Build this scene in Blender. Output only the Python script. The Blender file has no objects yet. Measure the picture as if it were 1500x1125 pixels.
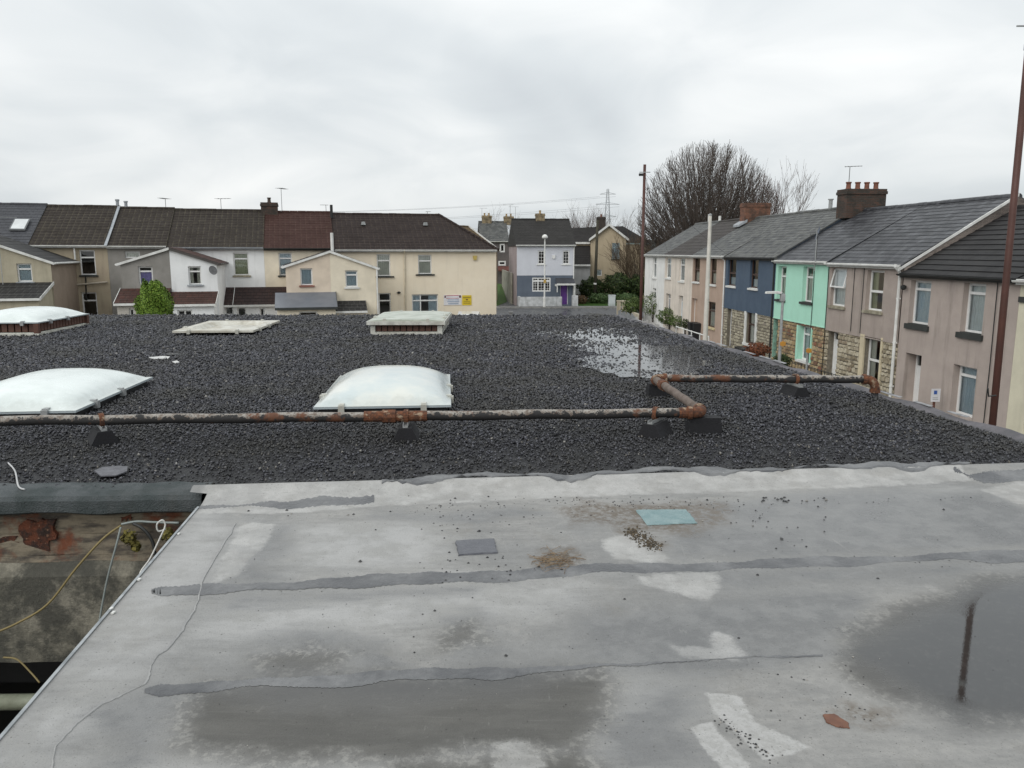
import bpy, math, random
import numpy as np
from mathutils import Vector, Matrix, Quaternion
random.seed(7); rng = np.random.default_rng(7)
SC = bpy.context.scene
COL = SC.collection
R = math.radians

# ------------------------------------------------------------------ camera, sky, sun, exposure
CAM_Z, FPX, PITCH = 5.05, 1150.0, R(9.6)
cam = bpy.data.cameras.new('camera'); camo = bpy.data.objects.new('camera', cam); COL.objects.link(camo)
cam.sensor_width = 36; cam.lens = 36 * FPX / 1500; cam.clip_start = 0.05; cam.clip_end = 6000
camo.location = (0, 0, CAM_Z); camo.rotation_euler = (R(90) - PITCH, 0, 0)
SC.camera = camo
SC.view_settings.view_transform = 'Standard'; SC.view_settings.look = 'None'
SC.view_settings.gamma = 1; SC.view_settings.exposure = 0.0; SC.view_settings.use_curve_mapping = False
SUN_EL, SUN_AZ = 36, 222      # elevation, compass direction the light comes from (0 = +Y, clockwise)
w = bpy.data.worlds.new('World'); SC.world = w; w.use_nodes = True
def build_world():
    nt = w.node_tree; N = nt.nodes; L = nt.links; N.clear()
    def n(t, **k):
        o = N.new(t)
        for a, b in k.items(): setattr(o, a, b)
        return o
    out = n('ShaderNodeOutputWorld')
    sky = n('ShaderNodeTexSky', sky_type='NISHITA', sun_disc=False)
    sky.sun_elevation = R(SUN_EL); sky.sun_rotation = R(SUN_AZ)
    bg1 = n('ShaderNodeBackground'); bg1.inputs[1].default_value = 0.08
    L.new(sky.outputs[0], bg1.inputs[0])
    # an even overcast deck: fractal cloud on a flat layer overhead
    tc = n('ShaderNodeTexCoord'); sep = n('ShaderNodeSeparateXYZ'); L.new(tc.outputs['Generated'], sep.inputs[0])
    def m(op, a, b=None, c=None):
        o = n('ShaderNodeMath', operation=op)
        for i, v in enumerate((a, b, c)):
            if v is None: continue
            if isinstance(v, (int, float)): o.inputs[i].default_value = v
            else: L.new(v, o.inputs[i])
        return o.outputs[0]
    z = m('ADD', m('MAXIMUM', sep.outputs[2], 0.0), 0.30)
    cx = m('DIVIDE', sep.outputs[0], z); cy = m('DIVIDE', sep.outputs[1], z)
    cmb = n('ShaderNodeCombineXYZ'); L.new(cx, cmb.inputs[0]); L.new(cy, cmb.inputs[1])
    def noise(scale, detail, rough, off, dist=0.0):
        mp = n('ShaderNodeMapping'); mp.inputs['Location'].default_value = off
        L.new(cmb.outputs[0], mp.inputs[0])
        t = n('ShaderNodeTexNoise'); t.inputs['Scale'].default_value = scale
        t.inputs['Detail'].default_value = detail; t.inputs['Roughness'].default_value = rough
        t.inputs['Distortion'].default_value = dist
        L.new(mp.outputs[0], t.inputs['Vector']); return t.outputs[0]
    a = noise(0.8, 3, 0.5, (2.9, 1.1, 0), 0.6); b = noise(2.4, 5, 0.5, (3.7, 1.2, 2), 0.6)
    v = m('ADD', m('MULTIPLY', a, 0.68), m('MULTIPLY', b, 0.32))
    rp = n('ShaderNodeValToRGB'); L.new(v, rp.inputs[0])
    e = rp.color_ramp.elements
    e[0].position = 0.34; e[0].color = (0.62, 0.66, 0.69, 1)
    e[1].position = 0.66; e[1].color = (0.98, 0.995, 0.99, 1)
    k = e.new(0.47); k.color = (0.74, 0.78, 0.80, 1)
    # overcast skies are brighter overhead than at the horizon
    g = m('ADD', 0.96, m('MULTIPLY', m('MAXIMUM', sep.outputs[2], 0.0), 0.55))
    bg2 = n('ShaderNodeBackground'); L.new(rp.outputs[0], bg2.inputs[0]); L.new(g, bg2.inputs[1])
    mix = n('ShaderNodeMixShader'); mix.inputs[0].default_value = 0.95
    L.new(bg1.outputs[0], mix.inputs[1]); L.new(bg2.outputs[0], mix.inputs[2])
    L.new(mix.outputs[0], out.inputs[0])
build_world()
sun = bpy.data.lights.new('sun', 'SUN'); sun.energy = 1.5; sun.angle = R(50); sun.color = (1, 0.97, 0.92)
suno = bpy.data.objects.new('sun', sun); COL.objects.link(suno)
_d = Vector((math.sin(R(SUN_AZ)) * math.cos(R(SUN_EL)), math.cos(R(SUN_AZ)) * math.cos(R(SUN_EL)), math.sin(R(SUN_EL))))
suno.rotation_euler = _d.to_track_quat('Z', 'Y').to_euler(); suno.location = (0, 0, 60)

# ------------------------------------------------------------------ helpers
def ray(px, py):
    x = (px - 750) / FPX; y = (562.5 - py) / FPX
    c, s = math.cos(PITCH), math.sin(PITCH)
    return Vector((x, c + y * s, -s + y * c))
def on_z(px, py, z):
    d = ray(px, py); t = (z - CAM_Z) / d.z
    return Vector((d.x * t, d.y * t, z))
def at_d(px, py, D):
    d = ray(px, py); t = D / d.y
    return Vector((d.x * t, D, CAM_Z + d.z * t))
class Frame:
    """a vertical working plane: x along it, y into it, z up"""
    def __init__(s, o, ang):
        s.o = Vector((o[0], o[1], 0)); s.a = R(ang)
        s.x = Vector((math.cos(s.a), math.sin(s.a), 0)); s.y = Vector((-math.sin(s.a), math.cos(s.a), 0))
    def w(s, u, y, z): return s.o + s.x * u + s.y * y + Vector((0, 0, z))
    def loc(s, p):
        q = Vector((p[0], p[1], 0)) - s.o
        return q.dot(s.x), q.dot(s.y)
    def hit(s, px, py, yo=0.0):
        d = ray(px, py); n = s.y
        t = (s.o + s.y * yo).dot(n) / (d.x * n.x + d.y * n.y)
        p = Vector((d.x * t, d.y * t, 0))
        return (p - s.o).dot(s.x), CAM_Z + d.z * t
    def op(s, x0, x1, yt, yb, yo=0.0):
        ym = (yt + yb) / 2; xm = (x0 + x1) / 2
        return (s.hit(x0, ym, yo)[0], s.hit(x1, ym, yo)[0], s.hit(xm, yb, yo)[1], s.hit(xm, yt, yo)[1])

class MB:
    def __init__(s): s.v = []; s.f = []
    def quad(s, *p):
        i = len(s.v); s.v += [tuple(q) for q in p]; s.f.append(tuple(range(i, i + len(p)))); return s
    def box(s, x0, x1, y0, y1, z0, z1):
        i = len(s.v)
        s.v += [(x0,y0,z0),(x1,y0,z0),(x1,y1,z0),(x0,y1,z0),(x0,y0,z1),(x1,y0,z1),(x1,y1,z1),(x0,y1,z1)]
        s.f += [tuple(i + k for k in q) for q in ((0,3,2,1),(4,5,6,7),(0,1,5,4),(1,2,6,5),(2,3,7,6),(3,0,4,7))]
        return s
    def prism(s, prof, fn, t0, t1):
        """closed profile swept between t0 and t1; fn(p, t) -> xyz"""
        n = len(prof); i = len(s.v)
        s.v += [fn(p, t0) for p in prof] + [fn(p, t1) for p in prof]
        s.f += [(i + k, i + (k + 1) % n, i + n + (k + 1) % n, i + n + k) for k in range(n)]
        s.f += [tuple(i + k for k in reversed(range(n))), tuple(i + n + k for k in range(n))]
        return s
    def tube(s, pts, rad, n=8, caps=True):
        pts = [Vector(p) for p in pts]
        rr = rad if isinstance(rad, (list, tuple)) else [rad] * len(pts)
        i0 = len(s.v); pr = None
        for k, p in enumerate(pts):
            t = (pts[min(k + 1, len(pts) - 1)] - pts[max(k - 1, 0)])
            t = t.normalized() if t.length > 1e-9 else Vector((0, 0, 1))
            if pr is None:
                a = Vector((0, 0, 1)) if abs(t.z) < 0.9 else Vector((1, 0, 0))
                pr = t.cross(a).normalized()
            pr = (pr - t * pr.dot(t)); pr = pr.normalized() if pr.length > 1e-6 else t.orthogonal().normalized()
            b = t.cross(pr)
            for j in range(n):
                a = 2 * math.pi * j / n
                s.v.append(tuple(p + (pr * math.cos(a) + b * math.sin(a)) * rr[k]))
        for k in range(len(pts) - 1):
            for j in range(n):
                a = i0 + k * n + j; b2 = i0 + k * n + (j + 1) % n
                s.f.append((a, b2, b2 + n, a + n))
        if caps:
            s.f.append(tuple(i0 + j for j in reversed(range(n))))
            s.f.append(tuple(i0 + (len(pts) - 1) * n + j for j in range(n)))
        return s
    def lathe(s, prof, c, n=14):
        i0 = len(s.v)
        for r, z in prof:
            for j in range(n):
                a = 2 * math.pi * j / n; s.v.append((c[0] + r * math.cos(a), c[1] + r * math.sin(a), c[2] + z))
        for k in range(len(prof) - 1):
            for j in range(n):
                a = i0 + k * n + j; b = i0 + k * n + (j + 1) % n
                s.f.append((a, b, b + n, a + n))
        s.f.append(tuple(i0 + j for j in reversed(range(n)))); s.f.append(tuple(i0 + (len(prof) - 1) * n + j for j in range(n)))
        return s
    def mesh(s, name, off=(0, 0, 0), smooth=False):
        me = bpy.data.meshes.new(name)
        me.from_pydata([(a - off[0], b - off[1], c - off[2]) for a, b, c in s.v], [], s.f)
        if smooth:
            me.polygons.foreach_set('use_smooth', [True] * len(me.polygons))
        me.update(); return me

def link(name, me, mat, parent=None):
    o = bpy.data.objects.new(name, me); COL.objects.link(o)
    if me is not None and mat is not None and not me.materials: me.materials.append(mat)
    if parent is not None: o.parent = parent
    return o
def tag(o, label, cat, group=None, kind=None):
    if label: o['label'] = label
    if cat: o['category'] = cat
    if group: o['group'] = group
    if kind: o['kind'] = kind
    return o
class Thing:
    """an Empty at a thing's base; parts are given in frame (or world) coordinates"""
    def __init__(s, name, label, cat, base=(0, 0, 0), frame=None, group=None, kind=None):
        s.off = Vector(base); s.fr = frame
        e = bpy.data.objects.new(name, None); COL.objects.link(e); e.empty_display_size = 0.2
        if frame: e.location = frame.w(*base); e.rotation_euler = (0, 0, frame.a)
        else: e.location = base
        tag(e, label, cat, group, kind); s.e = e
    def part(s, name, mb, mat, parent=None, smooth=False, label=None, kind=None):
        o = link(name, mb.mesh(name, s.off, smooth), mat, parent or s.e)
        if label: o['label'] = label
        if kind: o['kind'] = kind
        return o
def single(name, mb, mat, label, cat, base, group=None, smooth=False, kind=None):
    o = link(name, mb.mesh(name, base, smooth), mat); o.location = base
    return tag(o, label, cat, group, kind)

# ------------------------------------------------------------------ materials
MATS = {}
class NT:
    def __init__(s, name):
        m = bpy.data.materials.new(name); m.use_nodes = True
        s.m = m; s.N = m.node_tree.nodes; s.L = m.node_tree.links
        s.b = s.N['Principled BSDF']; s.out = s.N['Material Output']
    def n(s, t, **k):
        o = s.N.new(t)
        for a, b in k.items(): setattr(o, a, b)
        return o
    def put(s, sock, v):
        if isinstance(v, (int, float)): sock.default_value = v
        elif isinstance(v, (tuple, list)): sock.default_value = (*v, 1) if len(v) == 3 and sock.type == 'RGBA' else v
        else: s.L.new(v, sock)
    def math(s, op, *a, clamp=False):
        o = s.n('ShaderNodeMath', operation=op); o.use_clamp = clamp
        for i, v in enumerate(a): s.put(o.inputs[i], v)
        return o.outputs[0]
    def coord(s, scale=(1, 1, 1), kind='Object', loc=(0, 0, 0)):
        if kind == 'Position': v = s.n('ShaderNodeNewGeometry').outputs['Position']
        else: v = s.n('ShaderNodeTexCoord').outputs[kind]
        mp = s.n('ShaderNodeMapping'); s.L.new(v, mp.inputs[0])
        mp.inputs['Scale'].default_value = scale; mp.inputs['Location'].default_value = loc
        return mp.outputs[0]
    def noise(s, vec, scale, detail=5, rough=0.55, dist=0.0):
        t = s.n('ShaderNodeTexNoise'); s.put(t.inputs['Vector'], vec)
        t.inputs['Scale'].default_value = scale; t.inputs['Detail'].default_value = detail
        t.inputs['Roughness'].default_value = rough; t.inputs['Distortion'].default_value = dist
        return t.outputs[0]
    def ss(s, v, lo, hi, a=0.0, b=1.0):
        o = s.n('ShaderNodeMapRange', interpolation_type='SMOOTHSTEP'); s.put(o.inputs[0], v)
        for i, q in enumerate((lo, hi, a, b)): s.put(o.inputs[i + 1], q)
        return o.outputs[0]
    def mix(s, f, a, b, mode='MIX'):
        o = s.n('ShaderNodeMix', data_type='RGBA', blend_type=mode); s.put(o.inputs[0], f); s.put(o.inputs[6], a); s.put(o.inputs[7], b)
        return o.outputs[2]
    def bump(s, h, strength, dist=0.01, normal=None):
        o = s.n('ShaderNodeBump'); s.put(o.inputs['Height'], h); s.put(o.inputs['Strength'], strength); o.inputs['Distance'].default_value = dist
        if normal: s.L.new(normal, o.inputs['Normal'])
        return o.outputs[0]
    def set(s, **k):
        names = {'col': 'Base Color', 'rough': 'Roughness', 'metal': 'Metallic', 'nor': 'Normal', 'ior': 'IOR', 'spec': 'Specular IOR Level', 'trans': 'Transmission Weight', 'coat': 'Coat Weight', 'alpha': 'Alpha'}
        for a, v in k.items(): s.put(s.b.inputs[names[a]], v)
        return s.m
def M(name, col, rough=0.75, var=None, vs=2.0, bump=0.0, bs=60, streak=0.0, metal=0.0, kind='Object', spec=0.4, dirt=(0.05, 0.045, 0.035)):
    """plain surface with blotches, vertical weathering and fine relief"""
    if name in MATS: return MATS[name]
    t = NT(name); c = t.coord(kind=kind)
    var = var or tuple(x * 0.8 for x in col)
    f = t.ss(t.noise(c, vs, 6, 0.6), 0.32, 0.68)
    k = t.mix(f, col, var)
    fine = t.noise(c, bs, 3, 0.6)
    k = t.mix(t.math('MULTIPLY', t.ss(fine, 0.35, 0.7), 0.22), k, tuple(x * 0.6 for x in col))
    if streak:
        g = t.ss(t.noise(t.coord((2.2, 2.2, 0.25), kind=kind), 1.6, 6, 0.6), 0.5, 0.78)
        k = t.mix(t.math('MULTIPLY', g, streak), k, dirt)
    r = t.math('ADD', rough - 0.08, t.math('MULTIPLY', f, 0.16), clamp=True)
    t.set(col=k, rough=r, metal=metal, spec=spec)
    if bump: t.set(nor=t.bump(fine, bump, 0.02))
    MATS[name] = t.m; return t.m
def tiles(name, c1, c2, mortar, w_, h_, msize=0.012, rough=0.6, lichen=None, wave=0.0, squash=1.8, lam=0.35, off=0.5):
    """roof covering: each tile its own tone, joints, lichen; rows follow the slope"""
    if name in MATS: return MATS[name]
    t = NT(name)
    c = t.coord((1, 0, squash))
    sx = t.n('ShaderNodeSeparateXYZ'); t.L.new(c, sx.inputs[0])
    cb = t.n('ShaderNodeCombineXYZ'); t.L.new(sx.outputs[0], cb.inputs[0]); t.L.new(sx.outputs[2], cb.inputs[1])
    b = t.n('ShaderNodeTexBrick'); t.L.new(cb.outputs[0], b.inputs['Vector']); b.offset = off
    for k, v in (('Scale', 1.0), ('Mortar Size', msize), ('Mortar Smooth', 0.3), ('Bias', 0.0), ('Brick Width', w_), ('Row Height', h_)): b.inputs[k].default_value = v
    t.put(b.inputs['Color1'], c1); t.put(b.inputs['Color2'], c2); t.put(b.inputs['Mortar'], mortar)
    k = t.mix(t.math('MULTIPLY', b.outputs['Fac'], t.ss(t.noise(t.coord(), 4.0, 6, .7), .38, .62, .08, .68)), t.mix(t.noise(t.coord(), 9, 4), c1, c2), mortar) if off == 0 else b.outputs[0]
    nz = t.noise(t.coord(), 1.2, 6, 0.65)
    k = t.mix(t.math('MULTIPLY', t.ss(nz, 0.4, 0.7), 0.45), k, tuple(x * 0.55 for x in c1))
    if lichen:
        k = t.mix(t.math('MULTIPLY', t.ss(t.noise(t.coord(), 5.0, 6, 0.7), 0.55, 0.72), lam), k, lichen)
    h = t.math('MULTIPLY', b.outputs['Fac'], -1.0)
    if wave:
        wv = t.n('ShaderNodeTexWave', wave_type='BANDS', bands_direction='X', wave_profile='SIN')
        t.L.new(t.coord(), wv.inputs[0]); wv.inputs['Scale'].default_value = math.pi / w_ / 10 * 2 / 2
        h = t.math('ADD', h, t.math('MULTIPLY', wv.outputs[0], wave))
    t.set(col=k, rough=t.math('ADD', rough - 0.1, t.math('MULTIPLY', nz, 0.25)), nor=t.bump(h, 0.6, 0.03), spec=0.22)
    MATS[name] = t.m; return t.m
def bricks(name, c1, c2, mortar, w_=0.225, h_=0.075):
    t = NT(name); g = t.n('ShaderNodeTexCoord')
    sx = t.n('ShaderNodeSeparateXYZ'); t.L.new(g.outputs['Object'], sx.inputs[0])
    cb = t.n('ShaderNodeCombineXYZ'); t.L.new(t.math('ADD', sx.outputs[0], sx.outputs[1]), cb.inputs[0]); t.L.new(sx.outputs[2], cb.inputs[1])
    b = t.n('ShaderNodeTexBrick'); t.L.new(cb.outputs[0], b.inputs['Vector'])
    for k, v in (('Scale', 1.0), ('Mortar Size', 0.008), ('Brick Width', w_), ('Row Height', h_)): b.inputs[k].default_value = v
    t.put(b.inputs['Color1'], c1); t.put(b.inputs['Color2'], c2); t.put(b.inputs['Mortar'], mortar)
    nz = t.noise(t.coord(), 3, 6, 0.6)
    k = t.mix(t.math('MULTIPLY', t.ss(nz, 0.42, 0.62), 0.6), b.outputs[0], (0.022, 0.021, 0.017))
    MATS[name] = t.set(col=k, rough=0.85, nor=t.bump(t.math('MULTIPLY', b.outputs['Fac'], -1.0), 0.5, 0.01)); return t.m
def islands(name, ramp, rough=0.6, spec=0.4, nvar=None):
    """loose pieces: a colour for each piece"""
    t = NT(name); g = t.n('ShaderNodeNewGeometry')
    rp = t.n('ShaderNodeValToRGB'); t.L.new(g.outputs['Random Per Island'], rp.inputs[0])
    rp.color_ramp.interpolation = 'LINEAR'
    e = rp.color_ramp.elements
    while len(e) < len(ramp): e.new(0.5)
    for q, (p, c) in zip(e, ramp): q.position = p; q.color = (*c, 1)
    k = rp.outputs[0]
    if nvar:
        k = t.mix(t.math('MULTIPLY', t.ss(t.noise(t.coord(kind='Position'), nvar[0], 5, 0.6), 0.4, 0.66), nvar[1]), k, nvar[2])
    MATS[name] = t.set(col=k, rough=rough, spec=spec); return t.m
def glass(name, tint=(0.86, 0.9, 0.9)):
    t = NT(name)
    fr = t.n('ShaderNodeFresnel'); fr.inputs[0].default_value = 1.5
    tr = t.n('ShaderNodeBsdfTransparent'); tr.inputs[0].default_value = (*tint, 1)
    gl = t.n('ShaderNodeBsdfGlossy'); gl.inputs['Roughness'].default_value = 0.02
    nz = t.noise(t.coord(), 1.6, 2); t.L.new(t.bump(nz, 0.06, 0.02), gl.inputs['Normal'])
    mx = t.n('ShaderNodeMixShader'); t.L.new(t.math('ADD', fr.outputs[0], 0.05), mx.inputs[0]); t.L.new(tr.outputs[0], mx.inputs[1]); t.L.new(gl.outputs[0], mx.inputs[2])
    t.L.new(mx.outputs[0], t.out.inputs[0]); MATS[name] = t.m; return t.m

GLASS = glass('window_glass')
WHITE = M('white_upvc', (0.78, 0.78, 0.77), 0.4, (0.70, 0.70, 0.68), 3, 0, 40)
WHITEP = M('white_paint', (0.74, 0.74, 0.72), 0.6, (0.6, 0.6, 0.57), 3, 0.05, 40, 0.3)
BROWNW = M('brown_window_wood', (0.075, 0.045, 0.035), 0.5)
BLACKP = M('black_paint', (0.02, 0.021, 0.02), 0.5)
DSILL = M('dark_sill', (0.04, 0.043, 0.04), 0.7)
STSILL = M('stone_sill', (0.36, 0.33, 0.25), 0.85, (0.2, 0.18, 0.13), 6, 0.2, 40)
CURT = M('net_curtain', (0.80, 0.84, 0.85), 0.9)
CURT_G = M('green_curtain', (0.52, 0.53, 0.36), 0.9)
CURT_P = M('purple_blind', (0.42, 0.36, 0.75), 0.9)
CURT_B = M('blue_net', (0.52, 0.62, 0.70), 0.9, (0.64, 0.72, 0.76), 20)
CURT_C = M('cream_curtain', (0.78, 0.76, 0.68), 0.9)
DARKIN = M('dark_interior', (0.015, 0.015, 0.016), 0.9)
LEAD = M('lead_flashing', (0.26, 0.28, 0.30), 0.55, (0.38, 0.4, 0.42), 5)
GALV = M('galvanised_steel', (0.42, 0.43, 0.43), 0.5, (0.3, 0.31, 0.31), 8, 0, 50, 0.2, 0.4)
TIN = M('aerial_metal', (0.2, 0.2, 0.2), 0.5, metal=0.5)
# ------------------------------------------------------------------ house pieces
def front_wall(mb, u0, u1, v0, v1, ops, y=0.0, th=0.24):
    us = sorted({u0, u1, *[min(max(q, u0), u1) for o in ops for q in o[:2]]})
    vs = sorted({v0, v1, *[min(max(q, v0), v1) for o in ops for q in o[2:4]]})
    for a, b in zip(us, us[1:]):
        for c, d in zip(vs, vs[1:]):
            um, vm = (a + b) / 2, (c + d) / 2
            if any(o[0] < um < o[1] and o[2] < vm < o[3] for o in ops): continue
            mb.quad((a, y, c), (b, y, c), (b, y, d), (a, y, d))
    for o in ops:
        a, b, c, d = max(o[0], u0), min(o[1], u1), max(o[2], v0), min(o[3], v1)
        mb.quad((a, y, c), (a, y, d), (a, y + th, d), (a, y + th, c))
        mb.quad((b, y, d), (b, y, c), (b, y + th, c), (b, y + th, d))
        mb.quad((a, y, d), (b, y, d), (b, y + th, d), (a, y + th, d))
        mb.quad((b, y, c), (a, y, c), (a, y + th, c), (b, y + th, c))
    return mb
def window(T, o, y=0.0, recess=0.10, mat=None, transom=0.30, mull=(), grid=None, sill=None, sill_h=0.09, sill_w=0.08, curtain=None, fw=0.07, cur_split=False, name='window', cur_top=1.0, tilt=False):
    """frame mesh with panes, sill and curtain hung behind the glass"""
    mat = mat or WHITE
    a, b, c, d = o; f0 = y + recess; f1 = f0 + 0.06
    mb = MB()
    mb.box(a, a + fw, f0, f1, c, d).box(b - fw, b, f0, f1, c, d)
    mb.box(a + fw, b - fw, f0, f1, d - fw, d).box(a + fw, b - fw, f0, f1, c, c + fw)
    xs = [a + fw] + [a + (b - a) * q for q in mull] + [b - fw]
    zs = [c + fw] + ([d - (d - c) * transom] if transom else []) + [d - fw]
    for q in xs[1:-1]: mb.box(q - fw * .45, q + fw * .45, f0 + .002, f1 - .002, c + fw, d - fw)
    for q in zs[1:-1]: mb.box(a + fw, b - fw, f0 - .012, f1 - .004, q - fw * .55, q + fw * .55)
    if grid:
        for i in range(1, grid[0]):
            q = a + (b - a) * i / grid[0]; mb.box(q - .014, q + .014, f0 + .006, f1 - .01, c + fw, d - fw)
        for i in range(1, grid[1]):
            q = c + (d - c) * i / grid[1]; mb.box(a + fw, b - fw, f0 + .008, f1 - .012, q - .014, q + .014)
    wo = T.part(name, mb, mat)
    for x0, x1 in zip(xs, xs[1:]):
        for k, (z0, z1) in enumerate(zip(zs, zs[1:])):
            if tilt and k == len(zs) - 2:
                T.part('pane', MB().quad((x0 - .02, f0 - .16, z0 + .04), (x1 + .02, f0 - .16, z0 + .04), (x1 + .02, f0 - .01, z1 + .01), (x0 - .02, f0 - .01, z1 + .01)), GLASS, wo)
                sb = MB()
                for xa in (x0 - .03, x1 - .01):
                    sb.prism([(f0 - .20, z0), (f0 - .16, z0), (f0 - .01, z1 + .02), (f0 - .05, z1 + .02)], lambda p, t: (t, p[0], p[1]), xa, xa + .045)
                sb.box(x0, x1, f0 - .2, f0 - .155, z0, z0 + .05)
                T.part('sash', sb, mat, wo)
                continue
            T.part('pane', MB().quad((x0 - .01, f0 + .03, z0 - .01), (x1 + .01, f0 + .03, z0 - .01), (x1 + .01, f0 + .03, z1 + .01), (x0 - .01, f0 + .03, z1 + .01)), GLASS, wo)
    if sill:
        T.part('sill', MB().box(a - sill_w, b + sill_w, y - 0.07, y - 0.002, c - sill_h, c - .002).box(a + .003, b - .003, y - .002, f0, c - sill_h * .5, c + .012), sill, wo)
    if curtain:
        cb = MB(); n = 14; yc = f1 + 0.015; top = c + (d - c) * cur_top
        segs = [(a, b)] if not cur_split else [(a, a + (b - a) * .36), (b - (b - a) * .36, b)]
        for s0, s1 in segs:
            for i in range(n):
                p, q = s0 + (s1 - s0) * i / n, s0 + (s1 - s0) * (i + 1) / n
                yp, yq = yc + 0.022 * (i % 2), yc + 0.022 * ((i + 1) % 2)
                cb.quad((p, yp, c), (q, yq, c), (q, yq, top), (p, yp, top))
        T.part('curtain', cb, curtain, wo)
    return wo
def door(T, o, mat, y=0.0, recess=0.18, fan=0.0, frame=None, glazed=False, name='door'):
    a, b, c, d = o; f0 = y + recess; fr = frame or WHITE
    mb = MB().box(a, a + .06, f0, f0 + .08, c, d).box(b - .06, b, f0, f0 + .08, c, d).box(a + .06, b - .06, f0, f0 + .08, d - .06, d)
    top = d - .06
    if fan: mb.box(a + .06, b - .06, f0, f0 + .08, d - fan - .05, d - fan); top = d - fan - .05
    leaf = MB().box(a + .06, b - .06, f0 + .02, f0 + .06, c, top)
    w2 = (b - a - .12)
    for k in range(2):
        for q in (0, 1):
            x0 = a + .06 + w2 * (.12 + .42 * q); z0 = c + (top - c) * (.1 + .45 * k)
            leaf.box(x0, x0 + w2 * .34, f0 + .012, f0 + .021, z0, z0 + (top - c) * .34)
    do = T.part(name, leaf, mat)
    T.part('frame', mb, fr, do)
    if fan: T.part('pane', MB().quad((a + .05, f0 + .04, top), (b - .05, f0 + .04, top), (b - .05, f0 + .04, d - .05), (a + .05, f0 + .04, d - .05)), GLASS, do)
    if glazed: T.part('pane', MB().box(a + .06 + w2 * .2, b - .06 - w2 * .2, f0 + .008, f0 + .011, c + (top - c) * .45, c + (top - c) * .92), GLASS, do)
    T.part('handle', MB().box(b - .17, b - .13, f0 - .03, f0 + .02, c + 1.0, c + 1.12), TIN, do)
    return do
def slope(mb, e0, e1, r0, r1, n, lift=0.014):
    """one roof pitch laid in n overlapping courses; e = eave ends, r = ridge ends"""
    e0, e1, r0, r1 = map(Vector, (e0, e1, r0, r1))
    nor = (e1 - e0).cross(r0 - e0).normalized()
    for k in range(n):
        t0, t1 = k / n, (k + 1) / n
        a, b = e0.lerp(r0, t0), e1.lerp(r1, t0); c, d = e1.lerp(r1, t1), e0.lerp(r0, t1)
        mb.quad(a + nor * lift, b + nor * lift, c + nor * .004, d + nor * .004)
        mb.quad(a - nor * .01, b - nor * .01, b + nor * lift, a + nor * lift)
    return mb
def gable_roof(T, u0, u1, z_e, z_r, yr, depth, mat, n=16, ov=0.18, hip_r=0.0, hip_l=0.0, ridge=None, lift=0.014):
    """front and back pitches, with ridge tiles"""
    k = (z_r - z_e) / yr; ze = z_e - ov * k
    mb = MB()
    slope(mb, (u0, -ov, ze), (u1, -ov, ze), (u0 + hip_l, yr, z_r), (u1 - hip_r, yr, z_r), n, lift)
    slope(mb, (u1, depth + ov, ze), (u0, depth + ov, ze), (u1 - hip_r, yr, z_r), (u0 + hip_l, yr, z_r), 4)
    if hip_r: slope(mb, (u1, -ov, ze), (u1, depth + ov, ze), (u1 - hip_r, yr, z_r), (u1 - hip_r, yr, z_r), n)
    mb.quad((u0, -ov, ze - .01), (u0, depth + ov, ze - .01), (u1, depth + ov, ze - .01), (u1, -ov, ze - .01))
    for u, h in ((u0, hip_l), (u1, hip_r)):
        if not h: mb.quad((u, -ov, ze - .01), (u, yr, z_r), (u, depth + ov, ze - .01))
    ro = T.part('roof', mb, mat)
    rb = MB(); m = max(2, int((u1 - u0 - hip_r - hip_l) / 0.45)); st = (u1 - hip_r - u0 - hip_l) / m
    for i in range(m):
        a = u0 + hip_l + i * st; j = random.uniform(-.008, .008)
        prof = [(yr + math.cos(q) * .14, z_r - .05 + math.sin(q) * .12 + j) for q in [math.pi * e / 6 for e in range(7)]]
        rb.prism(prof, lambda p, t: (t, p[0], p[1]), a + .004, a + st - .004)
    if hip_r:
        for s in (-1, 1):
            A = Vector((u1 - hip_r, yr, z_r)); B = Vector((u1, -ov if s < 0 else depth + ov, ze))
            q = int((B - A).length / .42)
            for i in range(q): rb.tube([A.lerp(B, i / q) + Vector((0, 0, .02)), A.lerp(B, (i + .96) / q) + Vector((0, 0, .035))], .085, 8)
    T.part('ridge', rb, ridge or mat, ro, kind='stuff')
    return ro
def gutter(T, u0, u1, z, mat, y=-0.26, r=0.06):
    prof = [(y + r * math.cos(q), z + r * math.sin(q)) for q in [math.pi + math.pi * e / 6 for e in range(7)]]
    mb = MB().prism(prof, lambda p, t: (t, p[0], p[1]), u0, u1)
    mb.box(u0, u1, y + r + .004, y + r + .03, z - .11, z + .03)
    return T.part('gutter', mb, mat, smooth=False)
def downpipe(T, u, z0, z1, mat, y=-0.06, r=0.04):
    mb = MB().tube([(u, y - .18, z1), (u, y - .18, z1 - .08), (u, y, z1 - .28), (u, y, z0)], r, 8)
    for k in range(3):
        z = z0 + (z1 - .4 - z0) * (k + .5) / 3; mb.box(u - r - .02, u + r + .02, y - .03, y + .055, z, z + .05)
    return T.part('downpipe', mb, mat)
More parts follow.
